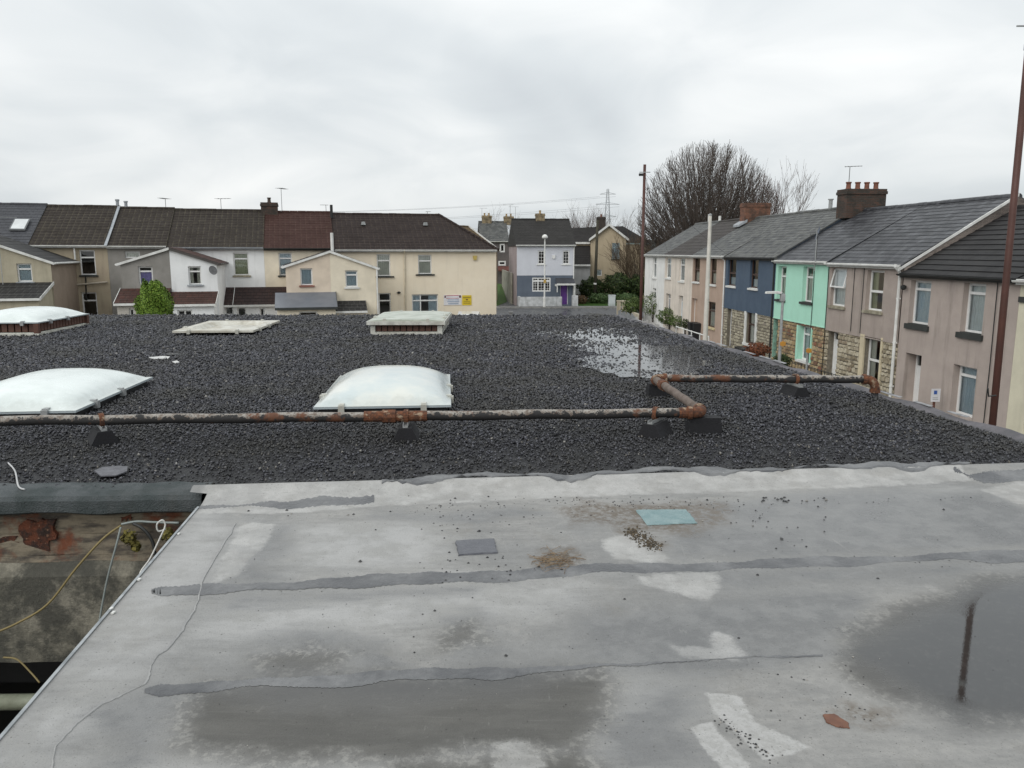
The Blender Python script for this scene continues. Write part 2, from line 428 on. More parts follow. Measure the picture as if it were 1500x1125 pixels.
def chimney(T, u, y, w_, d_, z0, z1, mat, pots=2, pot_mat=None, axis='x', capm=None):
    mb = MB().box(u - w_/2, u + w_/2, y - d_/2, y + d_/2, z0, z1 - .22)
    mb.box(u - w_/2 - .04, u + w_/2 + .04, y - d_/2 - .04, y + d_/2 + .04, z1 - .22, z1 - .10)
    mb.box(u - w_/2 - .015, u + w_/2 + .015, y - d_/2 - .015, y + d_/2 + .015, z1 - .10, z1)
    co = T.part('chimney', mb, mat)
    for k in range(pots):
        q = (k + .5) / pots - .5
        c = (u + q * (w_ - .1), y, z1) if axis == 'x' else (u, y + q * (d_ - .1), z1)
        T.part('chimney_pot', MB().lathe([(.13, -.03), (.125, .03), (.10, .06), (.095, .24), (.12, .26), (.12, .31), (.085, .31), (.085, .2)], c, 12), pot_mat or MATS['terracotta'], co)
    fl = MB().box(u - w_/2 - .02, u + w_/2 + .02, y - d_/2 - .02, y + d_/2 + .02, z0 + .0, z0 + .1)
    return co
def aerial(T, base, h, ang=0.0, boom=0.9, n=6, mat=None, name='aerial'):
    b = Vector(base); t = b + Vector((0, 0, h)); mb = MB().tube([b, t], .017, 6)
    dx = Vector((math.cos(ang), math.sin(ang), 0)); px = Vector((-dx.y, dx.x, 0))
    mb.tube([t - dx * boom * .3, t + dx * boom * .7], .013, 5)
    for i in range(n):
        p = t + dx * boom * (-.28 + .95 * i / (n - 1)); l = .26 - .02 * i
        mb.tube([p - px * l, p + px * l], .008, 4)
    return T.part(name, mb, mat or TIN)
def dish(T, c, r, dirv, mat, stem):
    d = Vector(dirv).normalized(); a = d.orthogonal().normalized(); b = d.cross(a); c = Vector(c)
    mb = MB(); n = 16; rings = [(0.02, -.05), (.4, -.04), (.75, -.02), (1, .02)]
    i0 = len(mb.v)
    for q, z in rings:
        for j in range(n):
            t = 2 * math.pi * j / n; mb.v.append(tuple(c + (a * math.cos(t) + b * math.sin(t)) * r * q + d * z * r * 2))
    for k in range(len(rings) - 1):
        for j in range(n):
            p = i0 + k * n + j; q = i0 + k * n + (j + 1) % n; mb.f.append((p, q, q + n, p + n))
    o = T.part('satellite_dish', mb, mat, smooth=True)
    T.part('dish_arm', MB().tube([c, c + d * r * 1.0 - Vector((0, 0, r * .5))], .012, 5).tube([c + d * r * .9 - Vector((0, 0, r * .5)), c + d * r * 1.15 - Vector((0, 0, r * .45))], .03, 6).tube([c, Vector(stem)], .018, 5), TIN, o)
def rubble(T, u0, u1, v0, v1, ops, mat, y=0.0, sz=0.26, seed=1, parent=None):
    """stones laid to rough courses, each a chamfered lump proud of its mortar"""
    rd = random.Random(seed); mb = MB(); v = v0
    while v < v1 - .05:
        h = min(rd.uniform(.55, 1.0) * sz, v1 - v); u = u0 + rd.uniform(-.1, 0)
        while u < u1 - .03:
            wd = rd.uniform(.6, 1.6) * sz
            a, b = max(u, u0), min(u + wd, u1); u += wd
            c, d = v, min(v + h * rd.uniform(.85, 1.12), v1)
            pieces = [(a, b, c, d)]
            for o in ops:
                nx = []
                for (a, b, c, d) in pieces:
                    if b <= o[0] or a >= o[1] or d <= o[2] or c >= o[3]: nx.append((a, b, c, d)); continue
                    if a < o[0]: nx.append((a, o[0], c, d))
                    if b > o[1]: nx.append((o[1], b, c, d))
                    if not (a < o[0] or b > o[1]):
                        if d > o[3]: nx.append((a, b, o[3], d))
                        if c < o[2]: nx.append((a, b, c, o[2]))
                pieces = nx
            for (a, b, c, d) in pieces:
                if b - a < .06 or d - c < .05: continue
                g = .012; j = lambda: rd.uniform(.004, .03); pr = rd.uniform(.02, .05)
                o4 = [(a + g, c + g), (b - g, c + g), (b - g, d - g), (a + g, d - g)]
                cut = rd.uniform(.15, .35) * min(b - a, d - c)
                # eight-sided outline so that no stone is a plain rectangle
                P = []
                for i, (x, z) in enumerate(o4):
                    px_, pz_ = o4[i - 1]; nx_, nz_ = o4[(i + 1) % 4]
                    for (qx, qz) in ((px_, pz_), (nx_, nz_)):
                        L_ = math.hypot(qx - x, qz - z); f = cut * rd.uniform(.3, 1.1) / max(L_, .01)
                        P.append((x + (qx - x) * f + rd.uniform(-.006, .006), z + (qz - z) * f + rd.uniform(-.006, .006)))
                cx, cz = (a + b) / 2, (c + d) / 2; i0 = len(mb.v)
                for (x, z) in P: mb.v.append((x, y + .002, z))
                for (x, z) in P: mb.v.append((cx + (x - cx) * .84, y - pr + rd.uniform(-.008, .008), cz + (z - cz) * .84))
                mb.f += [(i0 + q, i0 + (q + 1) % 8, i0 + 8 + (q + 1) % 8, i0 + 8 + q) for q in range(8)]
                mb.f.append(tuple(i0 + 8 + q for q in range(8)))
        v += h
    return T.part('stones', mb, mat, parent, kind='stuff')
def shell(mb, u0, u1, v1, depth, z_r, yr, y=0.0, v0=0.0):
    """side and back walls with gables"""
    for u in (u0, u1):
        mb.quad((u, y, v0), (u, depth, v0), (u, depth, v1), (u, yr, z_r - .03), (u, y, v1))
    mb.quad((u0, depth, v0), (u1, depth, v0), (u1, depth, v1), (u0, depth, v1))
    return mb
terr = M('terracotta', (0.23, 0.095, 0.06), 0.85, (0.13, 0.06, 0.042), 6); MATS['terracotta'] = terr
BUFFPOT = M('buff_pot', (0.36, 0.25, 0.12), 0.85)

# ------------------------------------------------------------------ ground and streets
def sheet(name, pts, z, mat):
    mb = MB().quad(*[(p[0], p[1], z) for p in pts]); o = link(name, mb.mesh(name), mat); o['kind'] = 'structure'; return o
t = NT('earth'); c = t.coord(kind='Position')
EARTH = t.set(col=t.mix(t.ss(t.noise(c, .35, 6), .4, .6), (0.055, 0.075, 0.03), (0.085, 0.075, 0.055)), rough=.9, nor=t.bump(t.noise(c, 6), .4, .05))
t = NT('asphalt'); c = t.coord(kind='Position')
wet = t.ss(t.noise(t.coord((1, .35, 1), 'Position'), .5, 5, .6), .42, .6)
ASPH = t.set(col=t.mix(wet, (0.075, 0.076, 0.08), (0.04, 0.041, 0.045)), rough=t.math('SUBTRACT', .7, t.math('MULTIPLY', wet, .45)), nor=t.bump(t.noise(c, 90, 2), .15, .01))
PAVE = M('paving', (0.17, 0.165, 0.16), .7, (0.11, 0.11, 0.108), 1.5, .1, 30, kind='Position')
KERB = M('kerb_stone', (0.24, 0.235, 0.225), .8, kind='Position')
YARD = M('yard_concrete', (0.17, 0.16, 0.145), .8, (0.09, 0.09, 0.08), .8, .2, 20, kind='Position')
sheet('ground', [(-2500, -300), (2500, -300), (2500, 4000), (-2500, 4000)], -0.03, EARTH)
FR = Frame((12.50, 24.0), math.degrees(math.atan2(-1.0, 0.0957)))      # street front on the right
FL = Frame((-27.4, 42.0), 14.85)                                       # backs of the terrace on the left
def rp(u, y): q = FR.w(u, y, 0); return (q.x, q.y)
sheet('street', [rp(30, -8.0), rp(30, -1.9), rp(-33.4, -1.9), rp(-33.4, -8.0)], 0.0, ASPH)
sheet('cross_street', [(-60, 60.6), (60, 60.6), (60, 70.6), (-60, 70.6)], 0.004, ASPH)
pv = MB().prism([(-1.9, 0.0), (-.0, 0.0), (-.0, .10), (-1.9, .10)], lambda p, t: tuple(FR.w(t, p[0], p[1])), -32.5, 30)
pv = link('pavement', pv.mesh('pavement'), PAVE); pv['kind'] = 'structure'
pv = MB().prism([(-10.1, 0.0), (-8.0, 0.0), (-8.0, .10), (-10.1, .10)], lambda p, t: tuple(FR.w(t, p[0], p[1])), -32.5, 30)
pv = link('pavement', pv.mesh('pavement'), PAVE); pv['kind'] = 'structure'
pv = MB().box(-12, 40, 70.6, 72.1, 0, .11); pv = link('pavement', pv.mesh('pavement'), PAVE); pv['kind'] = 'structure'
kb = MB()
for i in range(57): kb.box(-12 + i * .915, -12 + i * .915 + .9, 70.45, 70.598, -.02, .13)
kb = link('kerb', kb.mesh('kerb'), KERB); kb['kind'] = 'structure'
sheet('back_yard', [(-40, 21.5), (2.2, 21.5), (2.0, 60.5), (-40, 60.5)], -0.012, YARD)
t = NT('lawn_earth'); c = t.coord(kind='Position')
LAWN = t.set(col=t.mix(t.noise(c, 1.4, 6), (0.045, 0.10, 0.02), (0.075, 0.13, 0.03)), rough=.9, nor=t.bump(t.noise(c, 20), .6, .05))
sheet('lawn', [(5.9, 72.1), (40, 72.1), (40, 84), (5.9, 84)], 0.05, LAWN)
gb = MB().quad((-3.9, 74, .02), (-1.6, 72.2, .02), (-.5, 79, .05), (-1.2, 92, 1.3), (-5, 92, 1.6))
gb = link('grass_bank', gb.mesh('grass_bank'), LAWN); gb['kind'] = 'structure'
sheet('lane', [(-1.6, 72.1), (.35, 72.1), (-.3, 92), (-1.2, 92)], 0.012, ASPH)
# ------------------------------------------------------------------ the flat-roofed building underfoot
RZ = 3.4
YJ = lambda x: 5.23 + (x + 2.22) * 0.096                 # where the felt meets the gravel
XV = lambda y: -2.04 + (4.9 - y) * 0.118                 # verge of the felt roof
XE = lambda y: 4.70 - (y - 5.9) * 0.1372                 # street edge of the gravel roof
YF = 20.28
YW = lambda x: 5.24 + (x + 2.2) * 0.035                  # edge above the yard on the left
B = Thing('flat_roofed_building', 'low building with black gravel roof and grey felt roof in front', 'building', (0, 8, 0))
BWALL = M('roughcast_wall', (0.33, 0.31, 0.28), .9, (0.22, 0.21, 0.19), 2, .4, 40, .5)
def wallseg(p, q, z0, z1, mat, name='wall', parent=None):
    p = Vector((p[0], p[1], 0)); q = Vector((q[0], q[1], 0)); n = (q - p).normalized().cross(Vector((0, 0, 1))) * .2
    mb = MB().prism([(p.x, p.y), (q.x, q.y), (q.x - n.x, q.y - n.y), (p.x - n.x, p.y - n.y)], lambda a, t: (a[0], a[1], t), z0, z1)
    return B.part(name, mb, mat, parent)
wallseg((XE(-2) , -2), (XE(YF), YF), 0, RZ - .06, BWALL)
wallseg((XE(YF), YF), (-16, YF), 0, RZ - .06, BWALL)
wallseg((-16, YF), (-16, 4.8), 0, RZ - .06, BWALL)
# gravel bed
t = NT('gravel_bed'); c = t.coord(kind='Position')
vo = t.n('ShaderNodeTexVoronoi'); t.L.new(c, vo.inputs['Vector']); vo.inputs['Scale'].default_value = 38
GBED = t.set(col=t.mix(t.noise(c, 3, 6), (0.010, 0.010, 0.012), (0.02, 0.02, 0.022)), rough=.6, nor=t.bump(vo.outputs['Distance'], .9, .03))
mb = MB().quad((-16, YW(-16), RZ), (-2.22, YJ(-2.22), RZ), (4.7, YJ(4.7), RZ), (XE(YF), YF, RZ), (-16, YF, RZ))
mb.quad((-16, YF, RZ - .1), (XE(YF), YF, RZ - .1), (4.7, YJ(4.7), RZ - .1), (-2.22, YJ(-2.22), RZ - .1), (-16, YW(-16), RZ - .1))
deck = B.part('gravel_roof', mb, GBED)
# rooflights: near-left corner, width, length, upstand, kind
LIGHTS = [((-2.00, 7.76), 1.38, 2.05, .10, 'low'), ((-5.72, 7.46), 1.42, 2.12, .10, 'low'), ((-10.72, 15.2), 1.46, 2.25, .28, 'louvre'),
          ((-6.62, 15.25), 1.55, 2.3, .10, 'open'), ((-2.80, 15.46), 1.42, 2.2, .27, 'lid')]
RANG = [R(4.8), R(5.2), R(4.8), R(3.5), R(1.0)]
def smooth_noise(x, y, sc, seed):
    """cheap value noise on arrays"""
    rs = np.random.default_rng(seed); g = rs.random((64, 64))
    u, v = x * sc, y * sc; i, j = np.floor(u).astype(int), np.floor(v).astype(int); a, b = u - i, v - j
    a = a * a * (3 - 2 * a); b = b * b * (3 - 2 * b); i %= 64; j %= 64; i1 = (i + 1) % 64; j1 = (j + 1) % 64
    return (g[i, j] * (1 - a) + g[i1, j] * a) * (1 - b) + (g[i, j1] * (1 - a) + g[i1, j1] * a) * b
def sdf(P, poly):
    """signed distance of points (n,2) to a polygon, inside negative"""
    d = np.full(len(P), 1e9); ins = np.zeros(len(P), bool)
    for (a, b) in zip(poly, poly[1:] + poly[:1]):
        a = np.array(a); b = np.array(b); e = b - a; wv = P - a
        tt = np.clip((wv @ e) / (e @ e + 1e-12), 0, 1); d = np.minimum(d, np.hypot(*(wv - tt[:, None] * e).T))
        cr = (a[1] > P[:, 1]) != (b[1] > P[:, 1])
        with np.errstate(divide='ignore', invalid='ignore'):
            xi = (b[0] - a[0]) * (P[:, 1] - a[1]) / (b[1] - a[1]) + a[0]
        ins ^= cr & (P[:, 0] < xi)
    return np.where(ins, -d, d)
def poly_on(px, z): return [tuple(on_z(x, y, z)[:2]) for x, y in px]
PONDS = [[(805, 490), (850, 481), (905, 484), (935, 497), (925, 508), (880, 507), (835, 500)],
         [(860, 508), (900, 494), (960, 500), (1000, 512), (980, 523), (910, 522)],
         [(868, 528), (930, 516), (1000, 524), (1020, 536), (985, 548), (905, 547)]]
PONDW = [poly_on(p, RZ + .02) for p in PONDS]
t = NT('pond_water'); c = t.coord(kind='Position')
WATER = t.set(col=(0.02, 0.021, 0.023), rough=.05, ior=1.45, spec=.6, nor=t.bump(t.noise(c, 8, 2), .03, .02))
for i, pw in enumerate(PONDW):
    ctr = Vector((sum(p[0] for p in pw) / len(pw), sum(p[1] for p in pw) / len(pw)))
    pts = []
    n = 90
    for k in range(n):
        f = k / n * len(pw); a = Vector(pw[int(f)]); b = Vector(pw[(int(f) + 1) % len(pw)]); q = a.lerp(b, f % 1)
        pts.append(ctr + (q - ctr) * (1.30 + .10 * math.sin(k * .45 + i) + .08 * math.sin(k * 1.1 + 2 * i) + .04 * random.uniform(-1, 1)))
    zz = RZ + .026 + .003 * i
    mb = MB(); mb.v = [(ctr.x, ctr.y, zz)] + [(p.x, p.y, zz) for p in pts]
    mb.f = [(0, 1 + k, 1 + (k + 1) % n) for k in range(n)]
    o = single('puddle', mb, WATER, 'shallow rainwater lying among the black gravel, reflecting the sky', None, (ctr.x, ctr.y, RZ), 'puddles on the gravel')
    o['kind'] = 'stuff'
def chips():
    n = 700000
    D = rng.uniform(0, 1, n) ** 0.62 * 15.6 + 4.85
    X = rng.uniform(-1, 1, n) * (D * .70 + 1.6) ; 
    dens = np.minimum(1.0, (7.2 / D) ** 2) * 3500
    # probability to keep so that the density per square metre follows dens
    pdf = (1 / .62) * ((D - 4.85) / 15.6).clip(1e-4) ** (1 / .62 - 1) / 15.6 / (2 * (D * .70 + 1.6))
    keep = rng.random(n) < dens / (n * pdf)
    yj = np.where(X > -2.22, 5.23 + (X + 2.22) * .096, 5.24 + (X + 2.2) * .035)
    keep &= (D > yj + .03 + .05 * smooth_noise(X, X * 0, 3, 4)) & (D < YF - .02) & (X < 4.70 - (D - 5.9) * .1372 - .14)
    for (p, w_, l_, h_, k), a in zip(LIGHTS, RANG):
        u = (X - p[0]) * math.cos(a) + (D - p[1]) * math.sin(a); v = -(X - p[0]) * math.sin(a) + (D - p[1]) * math.cos(a)
        keep &= ~((u > .02) & (u < w_ - .02) & (v > .02) & (v < l_ - .02))
    X, D = X[keep], D[keep]; P = np.stack([X, D], 1)
    dp = np.minimum.reduce([sdf(P, p) for p in PONDW]) + .5 * (smooth_noise(X, D, 2.2, 3) - .5) + .35 * (smooth_noise(X, D, 6, 5) - .5)
    drown = rng.random(len(X)) < np.clip(-dp / .45, 0, 1) * (.93 - .35 * smooth_noise(X, D, 3.5, 12))
    X, D = X[~drown], D[~drown]; m = len(X)
    s = .0100 * (np.maximum(D, 6.0) / 6) ** .80 * rng.uniform(.55, 1.6, m) ** 1.1
    base = np.array([(1, 0, 0), (-1, 0, 0), (0, 1, 0), (0, -1, 0), (0, 0, 1), (0, 0, -1)], float)
    tri = np.array([(0, 2, 4), (2, 1, 4), (1, 3, 4), (3, 0, 4), (2, 0, 5), (1, 2, 5), (3, 1, 5), (0, 3, 5)])
    q = rng.normal(size=(m, 4)); q /= np.linalg.norm(q, axis=1)[:, None]; a, b, c, d = q.T
    rot = np.stack([1 - 2*(c*c + d*d), 2*(b*c - a*d), 2*(b*d + a*c), 2*(b*c + a*d), 1 - 2*(b*b + d*d), 2*(c*d - a*b), 2*(b*d - a*c), 2*(c*d + a*b), 1 - 2*(b*b + c*c)], 1).reshape(m, 3, 3)
    v = base[None] * np.stack([np.ones(m), rng.uniform(.6, .95, m), rng.uniform(.45, .8, m)], 1)[:, None, :]
    v = np.einsum('mij,mkj->mki', rot, v) * s[:, None, None]
    v[:, :, 0] += X[:, None]; v[:, :, 1] += D[:, None] - 8
    v[:, :, 2] += RZ + (s * rng.uniform(.2, .9, m))[:, None] + (.012 * smooth_noise(X, D, 1.5, 9))[:, None]
    f = (tri[None] + (np.arange(m) * 6)[:, None, None]).reshape(-1)
    me = bpy.data.meshes.new('gravel')
    me.vertices.add(m * 6); me.vertices.foreach_set('co', v.reshape(-1).astype(np.float32))
    me.loops.add(len(f)); me.loops.foreach_set('vertex_index', f.astype(np.int32))
    me.polygons.add(len(f) // 3); me.polygons.foreach_set('loop_start', np.arange(0, len(f), 3, dtype=np.int32))
    me.update(calc_edges=True)
    print('chips', m); return me
GCH = islands('gravel_chips', [(0, (0.007, 0.007, 0.009)), (.5, (0.022, 0.022, 0.028)), (.8, (0.055, 0.056, 0.068)), (.95, (0.11, 0.112, 0.13)), (.985, (0.10, 0.09, 0.075)), (1, (0.28, 0.27, 0.25))], .34, .45,
              (.8, .6, (0.030, 0.028, 0.021)))
g = link('gravel', chips(), GCH, deck); g['kind'] = 'stuff'; g['label'] = 'black and grey roofing chippings'
# street edge: felt upstand with a pale capping worn through in places
EDGEF = M('edge_felt', (0.13, 0.12, 0.13), .7, (0.07, 0.07, 0.075), 4, .3, 60, kind='Position')
mb = MB(); n = 60
for i in range(n):
    y0, y1 = 5.6 + (YF - 5.6) * i / n, 5.6 + (YF - 5.6) * (i + 1) / n
    h0, h1 = [.03 + .02 * math.sin(q * 1.3) for q in (i, i + 1)]
    P = lambda y, a, z: (XE(y) + a, y, RZ + z)
    mb.quad(P(y0, -.14, 0.0), P(y1, -.14, 0.0), P(y1, -.02, h1), P(y0, -.02, h0)).quad(P(y0, -.02, h0), P(y1, -.02, h1), P(y1, .06, h1 - .02), P(y0, .06, h0 - .02)).quad(P(y0, .06, h0 - .02), P(y1, .06, h1 - .02), P(y1, .06, -.16), P(y0, .06, -.16))
B.part('edge_upstand', mb, EDGEF)
for i in range(26):
    y0 = 6.4 + i * .53 + random.uniform(0, .1); y1 = y0 + random.uniform(.15, .42)
    if random.random() < .45: continue
    mb = MB().prism([(-.035, .046), (.0, .052), (.005, .056), (-.035, .05)], lambda p, t: (XE(t) + p[0], t, RZ + p[1]), y0, y1)
    B.part('capping_strip', mb, M('pale_capping', (0.30, 0.30, 0.31), .6, (0.15, 0.15, 0.155), 9, kind='Position'))
mb = MB().box(-16, XE(YF) + .05, YF - .06, YF + .06, RZ - .2, RZ + .012); B.part('far_edge', mb, EDGEF)
# --- felt roof in front, weathered and wet
MZ = lambda x, y: RZ + .055 * max(0.0, min(1.0, (y - (YJ(x) - .34)) / .30)) ** 2 * 1.0
def membrane():
    nx, ny = 540, 400
    tt = np.linspace(0, 1, ny) ** .85; uu = np.linspace(0, 1, nx)
    xl = np.zeros(ny); pts = np.zeros((ny, nx, 3))
    for r in range(ny):
        # rows run parallel to the junction
        yl = -1.2 + tt[r] * (YJ(-2.2) - (-1.2)); x0 = XV(yl) - (.12 if tt[r] > .985 else 0); x1 = 4.75
        xs = x0 + (x1 - x0) * uu
        pts[r, :, 0] = xs; pts[r, :, 1] = yl + (xs - x0) * .096
    P = pts[:, :, :2].reshape(-1, 2)
    X, Y = P[:, 0], P[:, 1]
    q = np.clip((Y - (5.23 + (X + 2.22) * .096 - .34)) / .30, 0, 1)
    z = RZ + .055 * q ** 2
    PX = lambda L: poly_on(L, RZ)
    A = {}
    def mn(polys): return np.minimum.reduce([sdf(P, PX(p)) for p in polys])
    A['pale'] = mn([[(930, 843), (1050, 838), (1052, 860), (1035, 880), (990, 868), (940, 856)],
        [(975, 940), (1000, 952), (1040, 950), (1045, 925), (1065, 930), (1095, 960), (1080, 968), (1000, 962)],
        [(290, 752), (300, 720), (900, 702), (1405, 692), (1420, 705), (1300, 712), (1000, 722), (750, 732), (560, 742), (420, 752)],
        [(1440, 718), (1520, 700), (1520, 745), (1480, 735)],
        [(352, 765), (402, 768), (395, 790), (345, 845), (310, 852)], [(880, 790), (940, 778), (985, 825), (900, 820)],
        [(728, 1092), (745, 1086), (780, 1086), (796, 1100), (798, 1135), (726, 1140)]])
    A['silt'] = mn([[(250, 1045), (300, 1004), (480, 990), (700, 990), (880, 980), (905, 1000), (880, 1040), (860, 1095), (800, 1110), (720, 1100), (600, 1118), (400, 1122), (262, 1100)],
        [(372, 962), (430, 950), (520, 958), (505, 975), (400, 992)], [(810, 1095), (850, 1085), (890, 1125), (850, 1200), (560, 1200), (560, 1110), (700, 1105)],
        [(1225, 955), (1245, 930), (1285, 898), (1375, 866), (1430, 846), (1620, 838), (1700, 1060), (1420, 1056), (1345, 1035), (1275, 1020), (1235, 990)],
        [(640, 930), (690, 910), (710, 940), (650, 955)]])
    A['water'] = mn([[(1240, 952), (1290, 922), (1370, 888), (1400, 866), (1440, 856), (1520, 846), (1720, 846), (1760, 1045), (1500, 1054), (1400, 1056), (1360, 1030), (1290, 985)],
        [(330, 1012), (400, 978), (470, 985), (640, 984), (770, 978), (840, 982), (740, 1010), (560, 1030), (420, 1032)]])
    A['brown'] = mn([[(782, 828), (800, 806), (835, 800), (850, 825), (815, 836)], [(912, 778), (935, 773), (972, 798), (966, 808), (922, 792)],
        [(840, 728), (900, 740), (1062, 735), (1072, 768), (1000, 783), (920, 775), (860, 760)], [(820, 745), (860, 735), (870, 760), (840, 770)],
        [(1240, 1030), (1300, 1045), (1290, 1060), (1230, 1045)]])
    A['print'] = mn([[(1033, 1015), (1080, 1018), (1110, 1060), (1190, 1095), (1150, 1108), (1120, 1113), (1095, 1088), (1068, 1064), (1046, 1046)], [(1010, 1065), (1042, 1058), (1068, 1088), (1105, 1128), (1060, 1130), (1035, 1100)]])
    A['light'] = mn([[(290, 755), (350, 768), (300, 850), (225, 960), (150, 1030), (60, 1130), (-40, 1130), (0, 1085)], [(330, 875), (850, 852), (840, 890), (560, 925), (330, 935), (290, 930)], [(420, 770), (640, 760), (660, 830), (420, 845)], [(900, 1000), (1010, 990), (1000, 1120), (880, 1120)], [(1080, 730), (1400, 715), (1300, 790), (1080, 800)], [(220, 1110), (700, 1108), (700, 1200), (220, 1200)]])
    A['wet'] = mn([[(1000, 740), (1180, 722), (1310, 716), (1440, 725), (1520, 750), (1520, 800), (1300, 806), (1080, 816), (1000, 812), (985, 790)],
        [(345, 800), (420, 772), (430, 800), (370, 830), (420, 850), (345, 850)], [(840, 900), (1030, 880), (1250, 870), (1220, 960), (1100, 985), (1000, 1000), (870, 960)],
        [(880, 1060), (960, 1000), (1030, 1000), (1010, 1060), (1060, 1130), (880, 1130)], [(150, 1040), (215, 1010), (260, 1030), (250, 1100), (180, 1125)],
        [(540, 758), (680, 748), (750, 742), (800, 752), (700, 770)], [(330, 872), (520, 866), (700, 860), (690, 868), (500, 880), (340, 890)], [(380, 940), (450, 925), (560, 940), (600, 975), (420, 985)], [(640, 905), (700, 890), (730, 960), (650, 970)], [(1010, 845), (1250, 835), (1420, 828), (1400, 840), (1100, 856)]])
    pts[:, :, 2] = (z + .004 * (smooth_noise(X, Y, 1.1, 21) - .5) * np.clip(A['water'] * 4, 0, 1)).reshape(ny, nx)
    me = bpy.data.meshes.new('felt_roof')
    me.vertices.add(nx * ny); v = pts.copy(); v[:, :, 1] -= 8
    me.vertices.foreach_set('co', v.reshape(-1).astype(np.float32))
    ii = (np.arange(ny - 1)[:, None] * nx + np.arange(nx - 1)[None]).reshape(-1)
    f = np.stack([ii, ii + 1, ii + nx + 1, ii + nx], 1).reshape(-1)
    me.loops.add(len(f)); me.loops.foreach_set('vertex_index', f.astype(np.int32))
    me.polygons.add(len(f) // 4); me.polygons.foreach_set('loop_start', np.arange(0, len(f), 4, dtype=np.int32))
    me.polygons.foreach_set('use_smooth', np.ones(len(f) // 4, bool))
    for k, a in A.items():
        at = me.attributes.new(k, 'FLOAT', 'POINT'); at.data.foreach_set('value', np.clip(a, -2, 2).astype(np.float32))
    me.update(calc_edges=True); return me
def felt_material():
    t = NT('felt_roof'); c = t.coord(kind='Position')
    def at(n): return t.n('ShaderNodeAttribute', attribute_name=n).outputs['Fac']
    big = t.noise(c, .9, 7, .62); mid = t.noise(c, 4.5, 7, .66); fine = t.noise(c, 34, 5, .65); spk = t.noise(c, 130, 2, .5)
    drift = t.noise(t.coord((1, 3.2, 1), 'Position'), 2.2, 7, .68, .4)
    def mask(n, amp, soft, nz=mid):
        return t.ss(t.math('ADD', at(n), t.math('MULTIPLY', t.math('SUBTRACT', nz, .5), amp)), soft, -soft)
    k = t.mix(t.ss(big, .38, .62), (0.255, 0.255, 0.252), (0.335, 0.328, 0.315))
    k = t.mix(t.math('MULTIPLY', t.ss(drift, .42, .68), .6), k, (0.19, 0.19, 0.187))
    k = t.mix(t.math('MULTIPLY', t.ss(mid, .55, .72), .5), k, (0.39, 0.38, 0.365))
    k = t.mix(t.math('MULTIPLY', t.ss(t.noise(t.coord((1, 1, 1), 'Position', (5, 2, 0)), 2.3, 8, .72), .55, .70), .5), k, (0.22, 0.208, 0.185))
    k = t.mix(t.math('MULTIPLY', t.ss(fine, .30, .70), .28), k, (0.16, 0.16, 0.158))
    k = t.mix(t.math('MULTIPLY', mask('light', .5, .22, drift), .8), k, t.mix(t.ss(mid, .4, .62), (0.42, 0.418, 0.415), (0.33, 0.328, 0.32)))
    wet = t.math('MAXIMUM', mask('wet', .5, .10, drift), t.math('MULTIPLY', t.ss(big, .56, .70), .5))
    k = t.mix(t.math('MULTIPLY', wet, .8), k, t.mix(t.ss(mid, .42, .6), (0.125, 0.127, 0.13), (0.19, 0.191, 0.192)))
    silt = mask('silt', .26, .10, mid)
    ring = t.math('MULTIPLY', t.ss(t.math('ABSOLUTE', t.math('ADD', at('silt'), t.math('MULTIPLY', t.math('SUBTRACT', mid, .5), .3))), .09, .0), t.ss(fine, .46, .62))
    sc = t.mix(t.ss(drift, .38, .66), (0.068, 0.065, 0.058), (0.105, 0.101, 0.091))
    sc = t.mix(t.math('MULTIPLY', t.ss(fine, .62, .74), .35), sc, (0.20, 0.195, 0.18))
    k = t.mix(t.math('MULTIPLY', silt, .92), k, sc)
    k = t.mix(t.math('MULTIPLY', ring, .4), k, (0.40, 0.39, 0.365))
    br = mask('brown', .26, .08, mid)
    k = t.mix(t.math('MULTIPLY', br, t.ss(t.noise(c, 26, 6, .7), .36, .60, .12, .85)), k, (0.115, 0.088, 0.06))
    pale = mask('pale', .15, .022, t.noise(c, 9, 7, .7))
    k = t.mix(t.math('MULTIPLY', pale, t.ss(t.noise(c, 5.5, 7, .7), .30, .62, .92, .45)), k, t.mix(t.ss(mid, .45, .65), (0.47, 0.465, 0.455), (0.36, 0.353, 0.34)))
    k = t.mix(t.math('MULTIPLY', mask('print', .05, .007, t.noise(c, 18, 6, .7)), .85), k, t.mix(t.ss(fine, .4, .65), (0.45, 0.447, 0.44), (0.37, 0.366, 0.355)))
    k = t.mix(t.math('MULTIPLY', t.ss(spk, .62, .72), .5), k, (0.09, 0.088, 0.08))
    k = t.mix(t.math('MULTIPLY', t.ss(t.noise(c, 62, 3, .6), .66, .73), .6), k, (0.06, 0.058, 0.052))
    sc2 = t.noise(t.coord((1.4, 14, 1), 'Position'), 3.0, 6, .7, .6)
    k = t.mix(t.math('MULTIPLY', t.ss(sc2, .60, .72), .4), k, (0.17, 0.165, 0.155))
    k = t.mix(t.math('MULTIPLY', t.ss(t.noise(t.coord((9, 1.6, 1), 'Position'), 2.2, 6, .7, .8), .62, .74), .3), k, (0.42, 0.41, 0.39))
    k = t.mix(t.math('MULTIPLY', t.ss(t.noise(c, 11, 6, .7), .64, .74), .35), k, (0.16, 0.155, 0.145))
    water = mask('water', .16, .15, mid)
    k = t.mix(t.math('MULTIPLY', water, .9), k, t.mix(t.ss(fine, .5, .7), (0.022, 0.0215, 0.021), (0.042, 0.041, 0.039)))
    r = t.math('SUBTRACT', t.math('ADD', .52, t.math('MULTIPLY', mid, .25)), t.math('MULTIPLY', wet, .34))
    r = t.math('SUBTRACT', r, t.math('MULTIPLY', silt, .14))
